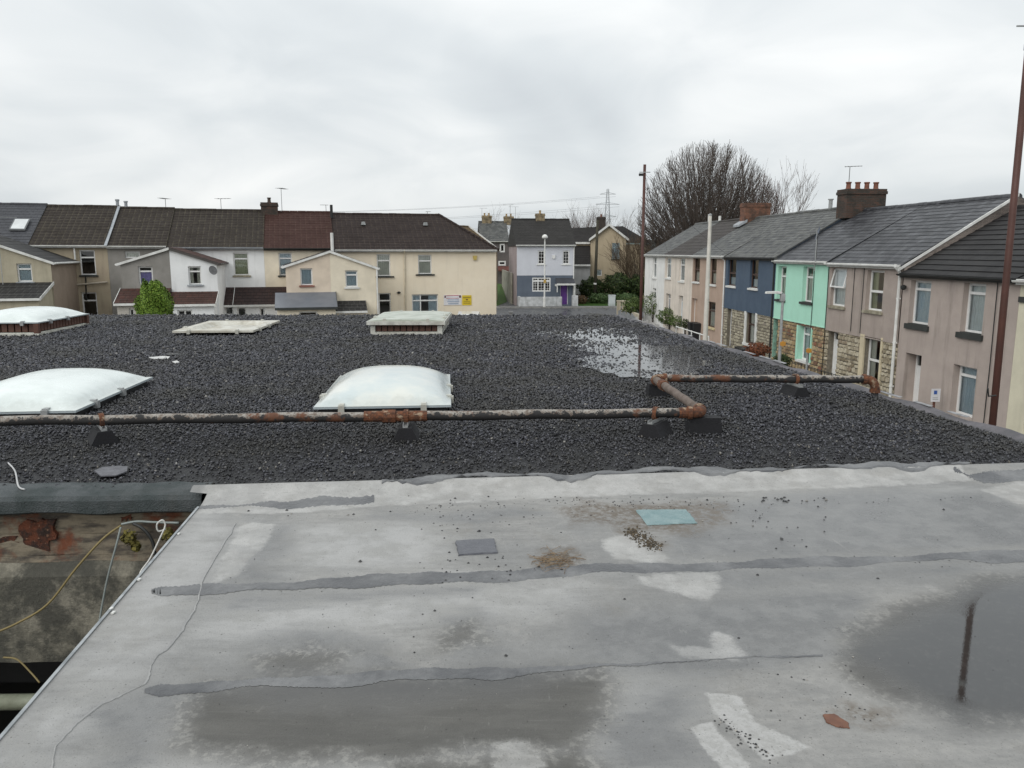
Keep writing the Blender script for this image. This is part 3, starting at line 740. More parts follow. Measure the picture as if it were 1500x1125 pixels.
    r = t.math('ADD', r, t.math('MULTIPLY', pale, .12))
    mx = t.n('ShaderNodeMix', data_type='FLOAT'); t.put(mx.inputs[0], water); t.put(mx.inputs[2], r); t.put(mx.inputs[3], .025)
    dry = t.math('SUBTRACT', 1.0, water)
    h = t.math('ADD', t.math('MULTIPLY', fine, .6), t.math('MULTIPLY', spk, .4))
    k = t.mix(1.0, k, (0.91, 0.905, 0.895), 'MULTIPLY')
    t.set(col=k, rough=mx.outputs[0], nor=t.bump(t.math('ADD', h, t.math('MULTIPLY', drift, 1.6)), t.math('ADD', .004, t.math('MULTIPLY', dry, .396)), .012), spec=t.math('ADD', .42, t.math('MULTIPLY', water, .5)))
    return t.m
felt = link('felt_roof', membrane(), felt_material(), B.e); felt['label'] = 'weathered grey felt roof with damp stains and puddles'
# support under the felt, verge and rear
mb = MB().prism([(XV(-1.2) + .12, -1.2), (4.75, -1.2 + .65), (4.75, YJ(4.75)), (-1.9, YJ(-1.9) + .02)], lambda p, t: (p[0], p[1], t), RZ - .22, RZ - .012)
B.part('roof_deck', mb, M('deck_timber', (0.16, 0.13, 0.09), .8))
TRIM = M('verge_trim', (0.42, 0.44, 0.45), .5, (0.22, 0.24, 0.25), 7, 0, 40, .2, .3, kind='Position')
mb = MB().prism([(0, 0.007), (.014, .007), (.014, .003), (.0, .002), (-.006, -.10), (-.014, -.10)], lambda p, t: (XV(t) + p[0] - .012, t, RZ + p[1]), -1.2, 4.92)
B.part('verge_trim', mb, TRIM)
mb = MB()
for (px, py) in ((163, 893), (166, 899), (262, 783), (204, 850)):
    q = on_z(px, py, RZ); mb.box(q.x - .006, q.x + .006, q.y - .011, q.y + .011, RZ + .002, RZ + .009)
B.part('trim_clips', mb, WHITEP)
wallseg((XV(4.85) + .10, 4.85), (XV(-1.2) + .10, -1.2), 0, RZ - .22, BWALL)
# bands of sealant over the joints
SEAL = M('joint_sealant', (0.065, 0.067, 0.072), .42, (0.175, 0.176, 0.178), 4, .35, 30, kind='Position', spec=.5)
def band(name, rows, mat, lift=.0025, rag=2.6, sub=26, label=None):
    mb = MB(); P = []
    for (a, b) in zip(rows, rows[1:]):
        for k in range(sub):
            f = k / sub; P.append([a[i] + (b[i] - a[i]) * f for i in range(3)])
    P.append(list(rows[-1])); L = []
    for x, yt, yb in P:
        j = random.uniform(-1, 1) * rag * .3 + rag * .8 * math.sin(x * .021 + rows[0][1]) + rag * .4 * math.sin(x * .077); j2 = random.uniform(-1, 1) * rag * .3 + rag * .8 * math.sin(x * .026 + 2 + rows[0][1]) + rag * .5 * math.sin(x * .061 + 1)
        sh = (yb - yt) * .13; a = on_z(x, yt + sh + j, RZ); b = on_z(x + random.uniform(-1, 1), yb - sh + j2, RZ); m_ = (a + b) / 2
        L.append([(q.x, q.y, MZ(q.x, q.y) + z) for q, z in ((a, .001), (a.lerp(b, .12), lift), (a.lerp(b, .88), lift), (b, .001))])
    for p, q in zip(L, L[1:]):
        for i in range(3): mb.quad(p[i], p[i + 1], q[i + 1], q[i])
    return B.part(name, mb, mat, felt, label=label)
band('sealant_band', [(222,866,867),(227,863,869),(236,860,873),(300,855,872),(400,850,868),(500,843,862),(600,838,861),(700,833,856),(800,828,850),(900,825,842),(1000,822,838),(1100,819,838),(1200,815,832),(1300,812,827),(1400,807,823),(1560,802,828)], SEAL)
band('sealant_band', [(212,1011,1013),(235,1003,1021),(300,999,1016),(350,992,1012),(420,987,1008),(480,988,1010),(560,982,1002),(640,975,999),(720,973,997),(800,977,987),(880,974,980),(960,969,971),(1040,965.3,966.8),(1205,961.2,961.5)], SEAL)
band('sealant_band', [(285,742,749),(330,736,746),(400,734,744),(480,731,742),(548,729,740)], SEAL, rag=3)
band('sealant_band', [(1396,694,696),(1425,695,707),(1440,693,711),(1470,691,711),(1560,686,704)], SEAL, rag=3)
band('sealant_band', [(560,713,717),(750,704,711),(1000,697,704),(1200,692,698),(1420,686,692)], SEAL, rag=4, lift=.008)
LAP = M('lap_edge', (0.25, 0.25, 0.247), .6, (0.33, 0.327, 0.32), 2.2, kind='Position')
lp = [(345,767),(330.6,792),(297.5,854),(283,895),(270.7,924),(248,948),(231,962),(219,985),(213,1003),(180,1019),(149,1032),(120,1057),(97,1075),(84,1095),(76,1125),(70,1150)]
mb = MB(); L = []
for a, b in zip(lp, lp[1:]):
    for k in range(5):
        f = k / 5; q = on_z(a[0] + (b[0] - a[0]) * f + random.uniform(-1, 1) + 2.2 * math.sin(len(L) * .55), a[1] + (b[1] - a[1]) * f, RZ); L.append(q)
for p, q in zip(L, L[1:]):
    wd = .004 + .008 * abs(math.sin(p.y * 5.3))
    mb.quad((p.x - wd * 1.0, p.y, RZ + .0005), (p.x, p.y, RZ + .004), (q.x, q.y, RZ + .004), (q.x - wd * 1.0, q.y, RZ + .0005)).quad((p.x, p.y, RZ + .004), (p.x + .002, p.y, RZ + .001), (q.x + .002, q.y, RZ + .001), (q.x, q.y, RZ + .004))
B.part('lap_edge', mb, LAP, felt)
# patches stuck to the felt
def patch(name, px, mat, label, cat, th=.006, rag=.004):
    P = poly_on(px, RZ); pts = []
    for a, b in zip(P, P[1:] + P[:1]):
        for k in range(8):
            f = k / 8; pts.append((a[0] + (b[0] - a[0]) * f + random.uniform(-rag, rag), a[1] + (b[1] - a[1]) * f + random.uniform(-rag, rag)))
    cx = sum(p[0] for p in pts) / len(pts); cy = sum(p[1] for p in pts) / len(pts); n = len(pts)
    mb = MB(); mb.v = [(x, y, RZ + .002) for x, y in pts] + [(cx + (x - cx) * .97, cy + (y - cy) * .97, RZ + th + random.uniform(0, .002)) for x, y in pts]
    mb.f = [(i, (i + 1) % n, n + (i + 1) % n, n + i) for i in range(n)] + [tuple(range(n, 2 * n))]
    if mb and Vector((P[1][0]-P[0][0], P[1][1]-P[0][1])).cross(Vector((P[2][0]-P[1][0], P[2][1]-P[1][1]))) < 0: mb.f = [tuple(reversed(q)) for q in mb.f]
    return single(name, mb, mat, label, cat, (cx, cy, RZ))
patch('felt_patch', [(931, 748), (1005, 747), (1022, 767), (948, 770)], M('green_mineral_felt', (0.185, 0.275, 0.285), .85, (0.26, 0.345, 0.35), 12, .5, 90, kind='Position'), 'pale teal rectangle of mineral felt on the grey roof', 'roof patch')
pt = [(667, 794), (724, 791), (729, 811), (672, 815)]
patch('lead_patch', pt, M('slate_sealant', (0.075, 0.078, 0.092), .45, (0.125, 0.128, 0.142), 14, .2, 60, kind='Position'), 'small dark slate grey rectangular patch with ridged rim on felt roof', 'roof patch', .01)
patch('leaf', [(1205, 1048), (1222, 1047), (1243, 1060), (1244, 1068), (1226, 1066), (1210, 1059)], M('dead_leaf', (0.12, 0.05, 0.03), .6, (0.19, 0.09, 0.055), 30, kind='Position'), 'rusty brown dead leaf lying on the damp felt roof', 'leaf', .004, .002)
# loose chippings blown on to the felt
def loose():
    mb = MB(); rd = random.Random(5); S = []
    def add(px, py, r): S.append((px, py, r))
    for (px, py, r) in [(528,823,3.4),(420,748,2.6),(427,753,2),(510,755,2.4),(518,754,2.6),(572,750,2.2),(364,749,2.6),(422,756,1.5),(670,775,2.6),(702,779,3.4),(688,803,2.4),(741,961,3),(692,876,1.8),(1145,790,3.2),(1110,843,2.8),(1286,848,2.8),(1382,747,2.4),(1137,804,2),(1181,801,1.8),(915,878,2.4),(1082,935,2.4),(1036,714,2.5),(606,933,1.8),(607,956,1.8),(619,900,2),(637,895,2.4)]: add(px, py, r)
    for _ in range(16): add(1118 + rd.uniform(0, 125) * rd.uniform(.3, 1), 719 + rd.gauss(0, 5), rd.uniform(1.6, 3.2))
    for _ in range(40): add(rd.gauss(715, 55), rd.gauss(835, 10), rd.uniform(1, 2.6))
    for _ in range(70): add(rd.gauss(700, 70), rd.gauss(762, 24), rd.uniform(.8, 2.2))
    for _ in range(60): add(rd.gauss(900, 90), rd.gauss(735, 14), rd.uniform(.8, 1.8))
    for _ in range(30): add(rd.gauss(1130, 60), rd.gauss(755, 26), rd.uniform(.8, 2))
    for _ in range(40): add(rd.gauss(1195, 60), rd.gauss(1025, 30), rd.uniform(.8, 2))
    for i in range(60): a = i / 60; add(1050 + a * 88 + rd.gauss(0, 5), 1052 + a * 62 + rd.gauss(0, 3.5), rd.uniform(.8, 2.6))
    for _ in range(420): add(rd.uniform(320, 1480), rd.uniform(735, 1110), rd.uniform(.35, 1.0))
    for _ in range(120): x = rd.uniform(300, 1480); add(x, 862 - (x - 300) * .036 + rd.gauss(0, 7), rd.uniform(.4, 1.3))
    for _ in range(90): x = rd.uniform(600, 1450); add(x, 738 - (x - 600) * .022 + abs(rd.gauss(0, 8)), rd.uniform(.5, 1.6))
    for px, py, r in S:
        if py < 728: py = 728 + rd.uniform(0, 8)
        q = on_z(px, py, RZ); d = q.y; rr = r / FPX * math.hypot(d, 1.65); z = MZ(q.x, q.y)
        i0 = len(mb.v); a = rd.uniform(0, 6.28)
        for k in range(5): mb.v.append((q.x + rr * rd.uniform(.7, 1.1) * math.cos(a + k * 1.257), q.y + rr * rd.uniform(.7, 1.1) * math.sin(a + k * 1.257), z + rr * .25))
        mb.v += [(q.x, q.y, z + rr * rd.uniform(.8, 1.1)), (q.x, q.y, z - .001)]
        for k in range(5): mb.f += [(i0 + k, i0 + (k + 1) % 5, i0 + 5), (i0 + (k + 1) % 5, i0 + k, i0 + 6)]
    o = single('loose_gravel', mb, islands('loose_chips', [(0, (0.015, 0.015, 0.017)), (.85, (0.06, 0.06, 0.06)), (1, (0.35, 0.33, 0.3))], .6), 'stray black roof chippings scattered over the grey felt', None, (0, 4, RZ)); o['kind'] = 'stuff'
loose()
def debris():
    rd = random.Random(11); mb = MB()
    for _ in range(75):
        q = on_z(rd.gauss(815, 14), rd.gauss(822, 7), RZ); a = rd.gauss(.4, .7); l = rd.uniform(.02, .07); m_ = Vector((math.cos(a), math.sin(a), 0)) * l; z = Vector((0, 0, rd.uniform(.004, .014)))
        mb.tube([q + z - m_, q + z + Vector((rd.gauss(0, .006), rd.gauss(0, .006), .004)), q + z * rd.uniform(.4, 1) + m_], .0014, 3)
    c = on_z(815, 824, RZ); o = single('dead_grass', mb, M('straw', (0.24, 0.17, 0.10), .9, (0.12, 0.08, 0.05), 30, kind='Position'), 'wisp of dead brown grass caught by the sealant band', None, tuple(c)); o['kind'] = 'stuff'
    mb = MB()
    for _ in range(420):
        f = rd.random(); px, py = 922 + 42 * f + rd.gauss(0, 7), 777 + 27 * f + rd.gauss(0, 3.2); q = on_z(px, py, RZ); r_ = rd.uniform(.002, .008); i0 = len(mb.v)
        for k in range(4): mb.v.append((q.x + r_ * rd.uniform(.6, 1.4) * math.cos(k * 1.57), q.y + r_ * rd.uniform(.6, 1.4) * math.sin(k * 1.57), RZ + .003))
        mb.v.append((q.x, q.y, RZ + .003 + r_ * rd.uniform(.5, 1.1))); mb.f += [(i0 + k, i0 + (k + 1) % 4, i0 + 4) for k in range(4)]
    c = on_z(945, 790, RZ); o = single('dead_moss', mb, islands('moss_bits', [(0, (0.03, 0.024, 0.018)), (.8, (0.09, 0.07, 0.045)), (1, (0.17, 0.13, 0.08))], .9), 'smear of dark dead moss beside the teal felt patch', None, tuple(c)); o['kind'] = 'stuff'
debris()
# --- the drop on the left: felt drip, rusty beam, concrete, dark opening
FT = M('green_grey_felt', (0.095, 0.105, 0.11), .75, (0.035, 0.047, 0.047), 3.5, .8, 90, .3, kind='Position')
mb = MB(); n = 60; rd = random.Random(3)
prof0 = [(.16, .022), (.02, .02), (-.05, .0), (-.07, -.03), (-.068, -.115), (-.03, -.135)]
L = []
for i in range(n + 1):
    x = -9 + (6.87) * i / n; j = .008 * math.sin(i * .9) + rd.uniform(-.004, .004); ex = rd.uniform(0, .06)
    L.append([(x, YW(x) + p[0] + (ex if k == 0 else 0), RZ + p[1] + (j if k > 3 else j * .3)) for k, p in enumerate(prof0)])
for p, q in zip(L, L[1:]):
    for i in range(len(prof0) - 1): mb.quad(p[i], p[i + 1], q[i + 1], q[i])
B.part('felt_drip', mb, FT, smooth=False)
t = NT('rusty_beam'); c = t.coord(kind='Position')
k = t.mix(t.ss(t.noise(t.coord((1, 1, 4), 'Position'), 3, 6, .65), .4, .62), (0.19, 0.16, 0.115), (0.05, 0.042, 0.034))
k = t.mix(t.ss(t.noise(c, 2.0, 6, .6), .50, .60), k, t.mix(t.noise(c, 22, 5), (0.17, 0.05, 0.018), (0.09, 0.03, 0.015)))
k = t.mix(t.math('MULTIPLY', t.ss(t.noise(c, 9, 6, .7), .58, .68), .5), k, (0.2, 0.185, 0.14))
RUSTB = t.set(col=k, rough=.85, nor=t.bump(t.noise(c, 30, 5), .5, .02))
mb = MB()
for i in range(24):
    x0, x1 = -9 + 6.95 * i / 24, -9 + 6.95 * (i + 1) / 24
    for z0, z1, o0, o1 in ((3.29, 3.22, .02, .03), (3.22, 3.10, .045, .05), (3.10, 2.95, .05, .02), (2.95, 2.92, .02, -.03)):
        j0 = .012 * math.sin(i * 2.1 + z0 * 9); j1 = .012 * math.sin((i + 1) * 2.1 + z0 * 9)
        mb.quad((x0, YW(x0) + o1 + j0, z1), (x1, YW(x1) + o1 + j1, z1), (x1, YW(x1) + o0 + j1, z0), (x0, YW(x0) + o0 + j0, z0))
B.part('rusty_beam', mb, RUSTB)
# where the paint has gone the steel shows bare and flaking
def rust_patch(px0, px1, py0, py1, seed):
    rd = random.Random(seed); P = []
    for k in range(28):
        a = 2 * math.pi * k / 28; e = max(abs(math.cos(a)), abs(math.sin(a))) ** .8; j = rd.uniform(.62, 1.1)
        q = at_d((px0 + px1) / 2 + (px1 - px0) / 2 * math.cos(a) / e * j, (py0 + py1) / 2 + (py1 - py0) / 2 * math.sin(a) / e * j, 5.10); P.append((q.x, q.z))
    mb = MB().prism(P, lambda p, t: (p[0], YW(p[0]) + t, p[1]), .030, .07)
    B.part('rust_patch', mb, RUSTP)
t = NT('bare_rust'); c = t.coord(kind='Position')
k = t.mix(t.ss(t.noise(c, 11, 6, .7), .38, .62), (0.13, 0.038, 0.016), (0.03, 0.016, 0.012)); k = t.mix(t.ss(t.noise(c, 40, 4), .62, .72), k, (0.24, 0.13, 0.08))
RUSTP = t.set(col=k, rough=.9, nor=t.bump(t.noise(c, 22, 6, .7), 1.0, .03))
rust_patch(12, 64, 765, 822, 2); rust_patch(160, 178, 748, 775, 3); rust_patch(-40, 14, 795, 826, 4)
t = NT('mossy_concrete'); c = t.coord(kind='Position')
k = t.mix(t.ss(t.noise(c, 6, 7, .7), .38, .62), (0.27, 0.25, 0.20), (0.15, 0.14, 0.11))
k = t.mix(t.math('MULTIPLY', t.ss(t.noise(c, 2.2, 7, .7), .40, .55), .92), k, t.mix(t.noise(c, 40, 4), (0.028, 0.028, 0.023), (0.085, 0.082, 0.068)))
MOSSC = t.set(col=k, rough=.92, nor=t.bump(t.noise(c, 45, 5, .7), .7, .02))
mb = MB(); rd = random.Random(9)
for i in range(48):
    x0, x1 = -9 + 7.0 * i / 48, -9 + 7.0 * (i + 1) / 48
    zb0, zb1 = 2.21 + .012 * math.sin(i * 3.3), 2.21 + .012 * math.sin((i + 1) * 3.3)
    mb.quad((x0, YW(x0) - .10, zb0), (x1, YW(x1) - .10, zb1), (x1, YW(x1) - .10, 2.84), (x0, YW(x0) - .10, 2.84))
    mb.quad((x0, YW(x0) - .10, 2.84), (x1, YW(x1) - .10, 2.84), (x1, YW(x1) - .03, 2.922), (x0, YW(x0) - .03, 2.922))
    mb.quad((x0, YW(x0) - .03, 2.922), (x1, YW(x1) - .03, 2.922), (x1, YW(x1) + .14, 2.93), (x0, YW(x0) + .14, 2.93))
    mb.quad((x0, YW(x0) + .12, zb0), (x1, YW(x1) + .12, zb1), (x1, YW(x1) - .10, zb1), (x0, YW(x0) - .10, zb0))
B.part('concrete_beam', mb, MOSSC)
# added box with a lid behind the opening; its black colour stands for shade
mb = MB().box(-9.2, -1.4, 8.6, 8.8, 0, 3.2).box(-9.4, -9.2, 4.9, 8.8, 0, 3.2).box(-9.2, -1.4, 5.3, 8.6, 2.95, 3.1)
B.part('inner_wall', mb, M('void_shade_wall', (0.03, 0.03, 0.03), .9))
sheet('yard_floor', [(-9.5, -2), (-1.4, -2), (-1.4, 8.8), (-9.5, 8.8)], 0.003, M('void_shade_floor', (0.03, 0.03, 0.028), .5))  # floor colour darkened to carry the shade of the void
mb = MB().box(-6.2, -6.0, -2, 4.95, 0, 2.6).box(-6.2, -1.6, -2.2, -2, 0, 2.6); B.part('light_block_wall', mb, BWALL)  # added walls out of view that keep light from the gap
p = MB().tube([(-4.98, 5.02, 1.93), (-2.1, 5.10, 1.93)], .055, 12)
single('waste_pipe', p, M('pale_green_pipe', (0.27, 0.29, 0.22), .6, (0.16, 0.17, 0.12), 5, .2, 30, kind='Position'), 'pale greenish pipe crossing the dark gap below the concrete', 'pipe', (-3.6, 5.06, 1.87), smooth=True)
def cable(name, px, mat, r, label, cat='cable'):
    pts = [Vector(at_d(x, y, D)) if D else on_z(x, y, RZ + .03) for x, y, D in px]; P = []
    for i in range(len(pts) - 1):
        p0, p1, p2, p3 = pts[max(i - 1, 0)], pts[i], pts[i + 1], pts[min(i + 2, len(pts) - 1)]
        for k in range(6):
            q = k / 6; P.append(.5 * ((2 * p1) + (p2 - p0) * q + (2 * p0 - 5 * p1 + 4 * p2 - p3) * q * q + (3 * p1 - p0 - 3 * p2 + p3) * q ** 3))
    P.append(pts[-1]); mb = MB().tube(P, r, 6)
    return single(name, mb, mat, label, cat, tuple(pts[-1]), smooth=True)
YEL = M('yellowed_cable', (0.22, 0.17, 0.07), .6); GRC = M('grey_cable', (0.25, 0.28, 0.27), .6); WHC = M('white_cable', (0.62, 0.61, 0.58), .5)
cable('cable', [(177, 770, 5.08), (150, 790, 5.0), (112, 832, 4.95), (70, 885, 4.9), (25, 913, 4.85), (-15, 930, 4.8)], YEL, .0075, 'yellowed cable sagging from the rusty beam across concrete')
cable('cable', [(177, 772, 5.05), (170, 800, 5.0), (158, 845, 4.97), (150, 885, 4.95), (145, 915, 4.93)], GRC, .007, 'grey green cable hanging straight down over mossy concrete')
cable('cable', [(243, 775, 5.0), (232, 778, 4.98), (230, 768, 4.98), (238, 762, 4.99), (242, 770, 4.99), (236, 785, 4.95), (220, 818, 4.88), (206, 838, 4.82), (201, 858, 4.78)], WHC, .006, 'white cable with a loop, running down to the verge')
cable('cable', [(178, 768, 5.09), (200, 764, 5.1), (225, 765, 5.11), (262, 766, 5.1)], GRC, .008, 'grey cable run level along the rusty beam')
cable('cable', [(195, 767, 5.05), (210, 775, 5.03), (224, 795, 5.02), (228, 825, 5.0)], BLACKP, .011, 'black cable drooping below the level grey run')
cable('cable', [(5, 963, 4.9), (25, 966, 4.88), (45, 985, 4.85), (58, 1000, 4.8)], YEL, .006, 'thin yellowed wire under the broken concrete edge')
cable('cable', [(12, 678, 0), (22, 690, 0), (27, 712, 0), (36, 717, 0)], M('white_tape', (0.5, 0.5, 0.5), .6), .006, 'pale strand of sealant lying at the gravel edge', 'strand')

def moss(px, py, r, seed):
    rd = random.Random(seed); c = at_d(px, py, 5.12); mb = MB()
    for _ in range(160):
        d = Vector((rd.gauss(0, 1), rd.gauss(0, .35) - .5, rd.gauss(0, .8))).normalized(); q = c + d * r * rd.uniform(.5, 1); s_ = rd.uniform(.006, .014); a = d.orthogonal().normalized(); b = d.cross(a)
        mb.quad(q - a * s_, q - b * s_, q + a * s_ + d * s_, q + b * s_ + d * s_)
    return mb, c
for k, (px, py, r, lb) in enumerate(((190, 787, .05, 'yellow-green moss clump under the black drooping cable'), (247, 783, .045, 'yellow-green moss clump beside the white cable loop'), (200, 800, .03, 'small olive moss clump on the rusty beam'))):
    mb, c = moss(px, py, r, k); single('moss_clump', mb, islands('moss_leaf', [(0, (0.07, 0.065, 0.015)), (1, (0.19, 0.16, 0.04))], .9) if 'moss_leaf' not in MATS else MATS['moss_leaf'], lb, 'moss', tuple(c))
# ------------------------------------------------------------------ rooflights
t = NT('milky_acrylic'); c = t.coord()
sz_ = t.n('ShaderNodeSeparateXYZ'); t.L.new(c, sz_.inputs[0])
def grime(k):
    e = t.math('ADD', sz_.outputs[2], t.math('MULTIPLY', t.math('SUBTRACT', t.noise(c, 7, 6, .7), .5), .30))
    k = t.mix(t.math('MULTIPLY', t.ss(e, .20, .10), .22), k, (0.26, 0.26, 0.22))
    return t.mix(t.math('MULTIPLY', t.ss(t.noise(c, 24, 4, .6), .70, .76), .3), k, (0.20, 0.20, 0.17))
DOME = t.set(col=grime(t.mix(t.ss(t.noise(c, 2.5, 6, .6), .35, .7), (0.74, 0.79, 0.77), (0.62, 0.67, 0.65))), rough=t.math('ADD', .12, t.math('MULTIPLY', t.noise(c, 7, 5), .25)), spec=.55)
t.b.inputs['Subsurface Weight'].default_value = .0
t = NT('clear_acrylic'); c = t.coord()
sz_ = t.n('ShaderNodeSeparateXYZ'); t.L.new(c, sz_.inputs[0])
DOMEC = t.set(col=grime(t.mix(t.ss(t.noise(c, 2.0, 6, .6), .35, .7), (0.52, 0.58, 0.58), (0.66, 0.67, 0.62))), rough=t.math('ADD', .08, t.math('MULTIPLY', t.noise(c, 7, 5), .2)), spec=.6)
CURB = M('black_upstand', (0.025, 0.026, 0.028), .6)
RLBROWN = M('brown_louvre', (0.13, 0.055, 0.035), .6, (0.08, 0.04, 0.03), 8, 0, 40, .3)
RLTRIM = M('dirty_white_trim', (0.60, 0.60, 0.55), .6, (0.38, 0.37, 0.32), 5, .05, 40, .4)
LID = M('greenish_lid', (0.50, 0.53, 0.46), .4, (0.36, 0.39, 0.33), 2.8)
LIDY = M('yellowed_lid', (0.60, 0.59, 0.53), .5, (0.40, 0.37, 0.30), 3.2, .05, 30, .3)
def rooflight(i, label):
    (p, W, L_, h, kind), a = LIGHTS[i], RANG[i]
    fr = Frame(p, math.degrees(a)); T = Thing('rooflight', label, 'rooflight', (0, 0, RZ), fr, 'rooflights on the gravel roof')
    z = RZ + h
    if kind in ('low', 'open'):
        mb = MB().box(.05, W - .05, .05, L_ - .05, RZ - .01, z - (.015 if kind == 'low' else .09)); T.part('upstand', mb, CURB)
    else:
        mb = MB().box(.10, W - .10, .10, L_ - .10, RZ - .01, z - .02); T.part('upstand', mb, M('louvre_backing', (0.05, 0.028, 0.022), .8))
        T.part('base_trim', MB().box(.0, W, .0, L_, RZ + .005, RZ + .06).box(.05, W - .05, .05, L_ - .05, RZ + .06, RZ + .075), RLTRIM)
        proto = None
        def slat(x, y, horiz):
            nonlocal proto
            nm = 'louvre'
            if proto is None:
                m_ = MB().prism([(-.055, -.085), (.045, -.085), (.055, .085), (-.045, .085)], lambda q, t: (q[0], t, q[1]), -.025, .02)
                proto = m_.mesh(nm)
            o = link(nm, proto, RLBROWN, T.e); o.location = (x, y, h * .5 + .035); o.rotation_euler = (0, 0, 0 if horiz else R(90))
        n = int(W / .135)
        for k in range(n): slat(.09 + (W - .18) * (k + .5) / n, .085, True)
        n = int(L_ / .135)
        for k in range(n):
            slat(W - .085, .09 + (L_ - .18) * (k + .5) / n, False); 
            if kind == 'louvre': pass
        for (x, y) in ((.05, .05), (W - .05, .05), (W - .05, L_ - .05), (.05, L_ - .05)):
            T.part('corner_post', MB().box(x - .045, x + .045, y - .045, y + .045, RZ + .06, z - .02), RLTRIM if kind == 'lid' else RLBROWN)
    n, m = 28, 36
    if kind in ('low', 'louvre'):
        H = .215 if kind == 'low' else .22; mb = MB()
        for r in range(m + 1):
            for q in range(n + 1):
                # flange then a pillow shape
                x, y = -1 + 2 * q / n, -1 + 2 * r / m
                x = math.copysign(abs(x) ** .8, x); y = math.copysign(abs(y) ** .8, y)
                b = max(0, (1 - abs(x / .95) ** 2.6)) * max(0, (1 - abs(y / .96) ** 3.2)) if abs(x) < .95 and abs(y) < .96 else 0
                mb.v.append((W / 2 + x * W / 2, L_ / 2 + y * L_ / 2, z + H * b ** .62))
        mb.f = [(r * (n + 1) + q, r * (n + 1) + q + 1, (r + 1) * (n + 1) + q + 1, (r + 1) * (n + 1) + q) for r in range(m) for q in range(n)]
        do = T.part('dome', mb, DOMEC if i == 0 else DOME, smooth=True)
        T.part('flange', MB().box(-.004, W + .004, -.004, L_ + .004, z - .022, z - .003), M('flange_grey', (0.40, 0.45, 0.47), .4), do)
    elif kind == 'lid':
        mb = MB(); 
        mb.prism([(-.03, z - .02), (W + .03, z - .02), (W + .03, z + .03), (W * .8, z + .055), (W * .2, z + .055), (-.03, z + .03)], lambda q, t: (q[0], t, q[1]), -.03, L_ + .03)
        T.part('lid', mb, LID)
        T.part('lid_rim', MB().box(-.06, W + .06, -.06, -.032, z - .05, z + .02).box(W + .032, W + .06, -.03, L_ + .03, z - .05, z + .02).box(-.06, -.032, -.03, L_ + .03, z - .05, z + .02), RLTRIM)
    else:
        # a rim round a sagging sheet: the opening has rounded corners
        mb = MB(); n = 64; outer, inner, low = [], [], []
        for k in range(n):
            q = 2 * math.pi * k / n; cx, sy = math.cos(q), math.sin(q); e = max(abs(cx), abs(sy))
            outer.append((W / 2 + W / 2 * cx / e, L_ / 2 + L_ / 2 * sy / e)); s_ = (abs(cx) ** 3.2 + abs(sy) ** 3.2) ** (-1 / 3.2)
            inner.append((W / 2 + W * .40 * cx * s_, L_ / 2 + L_ * .40 * sy * s_)); low.append((W / 2 + W * .33 * cx * s_, L_ / 2 + L_ * .34 * sy * s_))
        mb.v = [(*p, z - .02) for p in outer] + [(*p, z + .02) for p in outer] + [(*p, z + .028) for p in inner] + [(*p, z - .05) for p in low]
        for r in range(3): mb.f += [(r * n + k, r * n + (k + 1) % n, (r + 1) * n + (k + 1) % n, (r + 1) * n + k) for k in range(n)]
        T.part('rim', mb, LIDY)
        mb = MB(); mb.v = [(*p, z - .052) for p in low] + [(W / 2 + (p[0] - W / 2) * .6, L_ / 2 + (p[1] - L_ / 2) * .6, z - .012) for p in low] + [(W / 2, L_ / 2, z + .004)]
        mb.f = [(k, (k + 1) % n, n + (k + 1) % n, n + k) for k in range(n)] + [(n + k, n + (k + 1) % n, 2 * n) for k in range(n)]
        T.part('sagging_sheet', mb, LIDY, smooth=True)
    cm = None
    for x, y in [(W * .2, -.012), (W * .8, -.012), (W + .012, L_ * .22), (W + .012, L_ * .55), (-.012, L_ * .3), (W * .25, L_ + .012), (W * .75, L_ + .012)]:
        side = abs(x - W / 2) > W / 2
        if cm is None: cm = MB().box(-.03, .03, -.02, .03, -.075, .0).box(-.026, .026, .0, .07, .0, .014).mesh('clip')
        ang = 0 if y < 0 else 180 if y > L_ else 90 if x > W else -90
        zz = h + (.06 if kind == 'lid' else .03 if kind == 'open' else .012)
        o = link('clip', cm, RLTRIM if kind in ('open', 'lid') or (i == 0 and y < 0) else GALV, T.e); o.location = (x, y, zz); o.rotation_euler = (0, 0, R(ang))
    return T
rooflight(0, 'clear acrylic dome rooflight behind the long pipe, cloudy rim')
rooflight(1, 'milky white dome rooflight on a low black upstand')
rooflight(2, 'white dome rooflight raised on brown louvred sides')
rooflight(3, 'flat yellowed rooflight rim with no dome, sheet sunk inside')
rooflight(4, 'boxy rooflight with flat greenish lid over brown louvres')
# ------------------------------------------------------------------ pipe across the gravel
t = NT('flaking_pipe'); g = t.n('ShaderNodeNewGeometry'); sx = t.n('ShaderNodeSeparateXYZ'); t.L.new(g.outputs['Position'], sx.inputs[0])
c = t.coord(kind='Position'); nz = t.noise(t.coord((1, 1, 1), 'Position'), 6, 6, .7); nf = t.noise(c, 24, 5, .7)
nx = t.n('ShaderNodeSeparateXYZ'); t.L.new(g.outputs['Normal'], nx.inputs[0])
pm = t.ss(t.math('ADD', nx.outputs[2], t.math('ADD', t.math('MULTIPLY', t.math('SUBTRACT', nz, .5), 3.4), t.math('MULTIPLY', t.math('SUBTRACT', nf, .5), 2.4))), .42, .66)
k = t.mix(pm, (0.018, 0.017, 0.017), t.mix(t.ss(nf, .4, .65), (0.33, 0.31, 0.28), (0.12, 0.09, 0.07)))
k = t.mix(t.ss(t.noise(t.coord((1, 1, 1), 'Position', (3, 1, 2)), 3.2, 6, .65), .54, .62), k, t.mix(nf, (0.16, 0.06, 0.025), (0.065, 0.03, 0.018)))
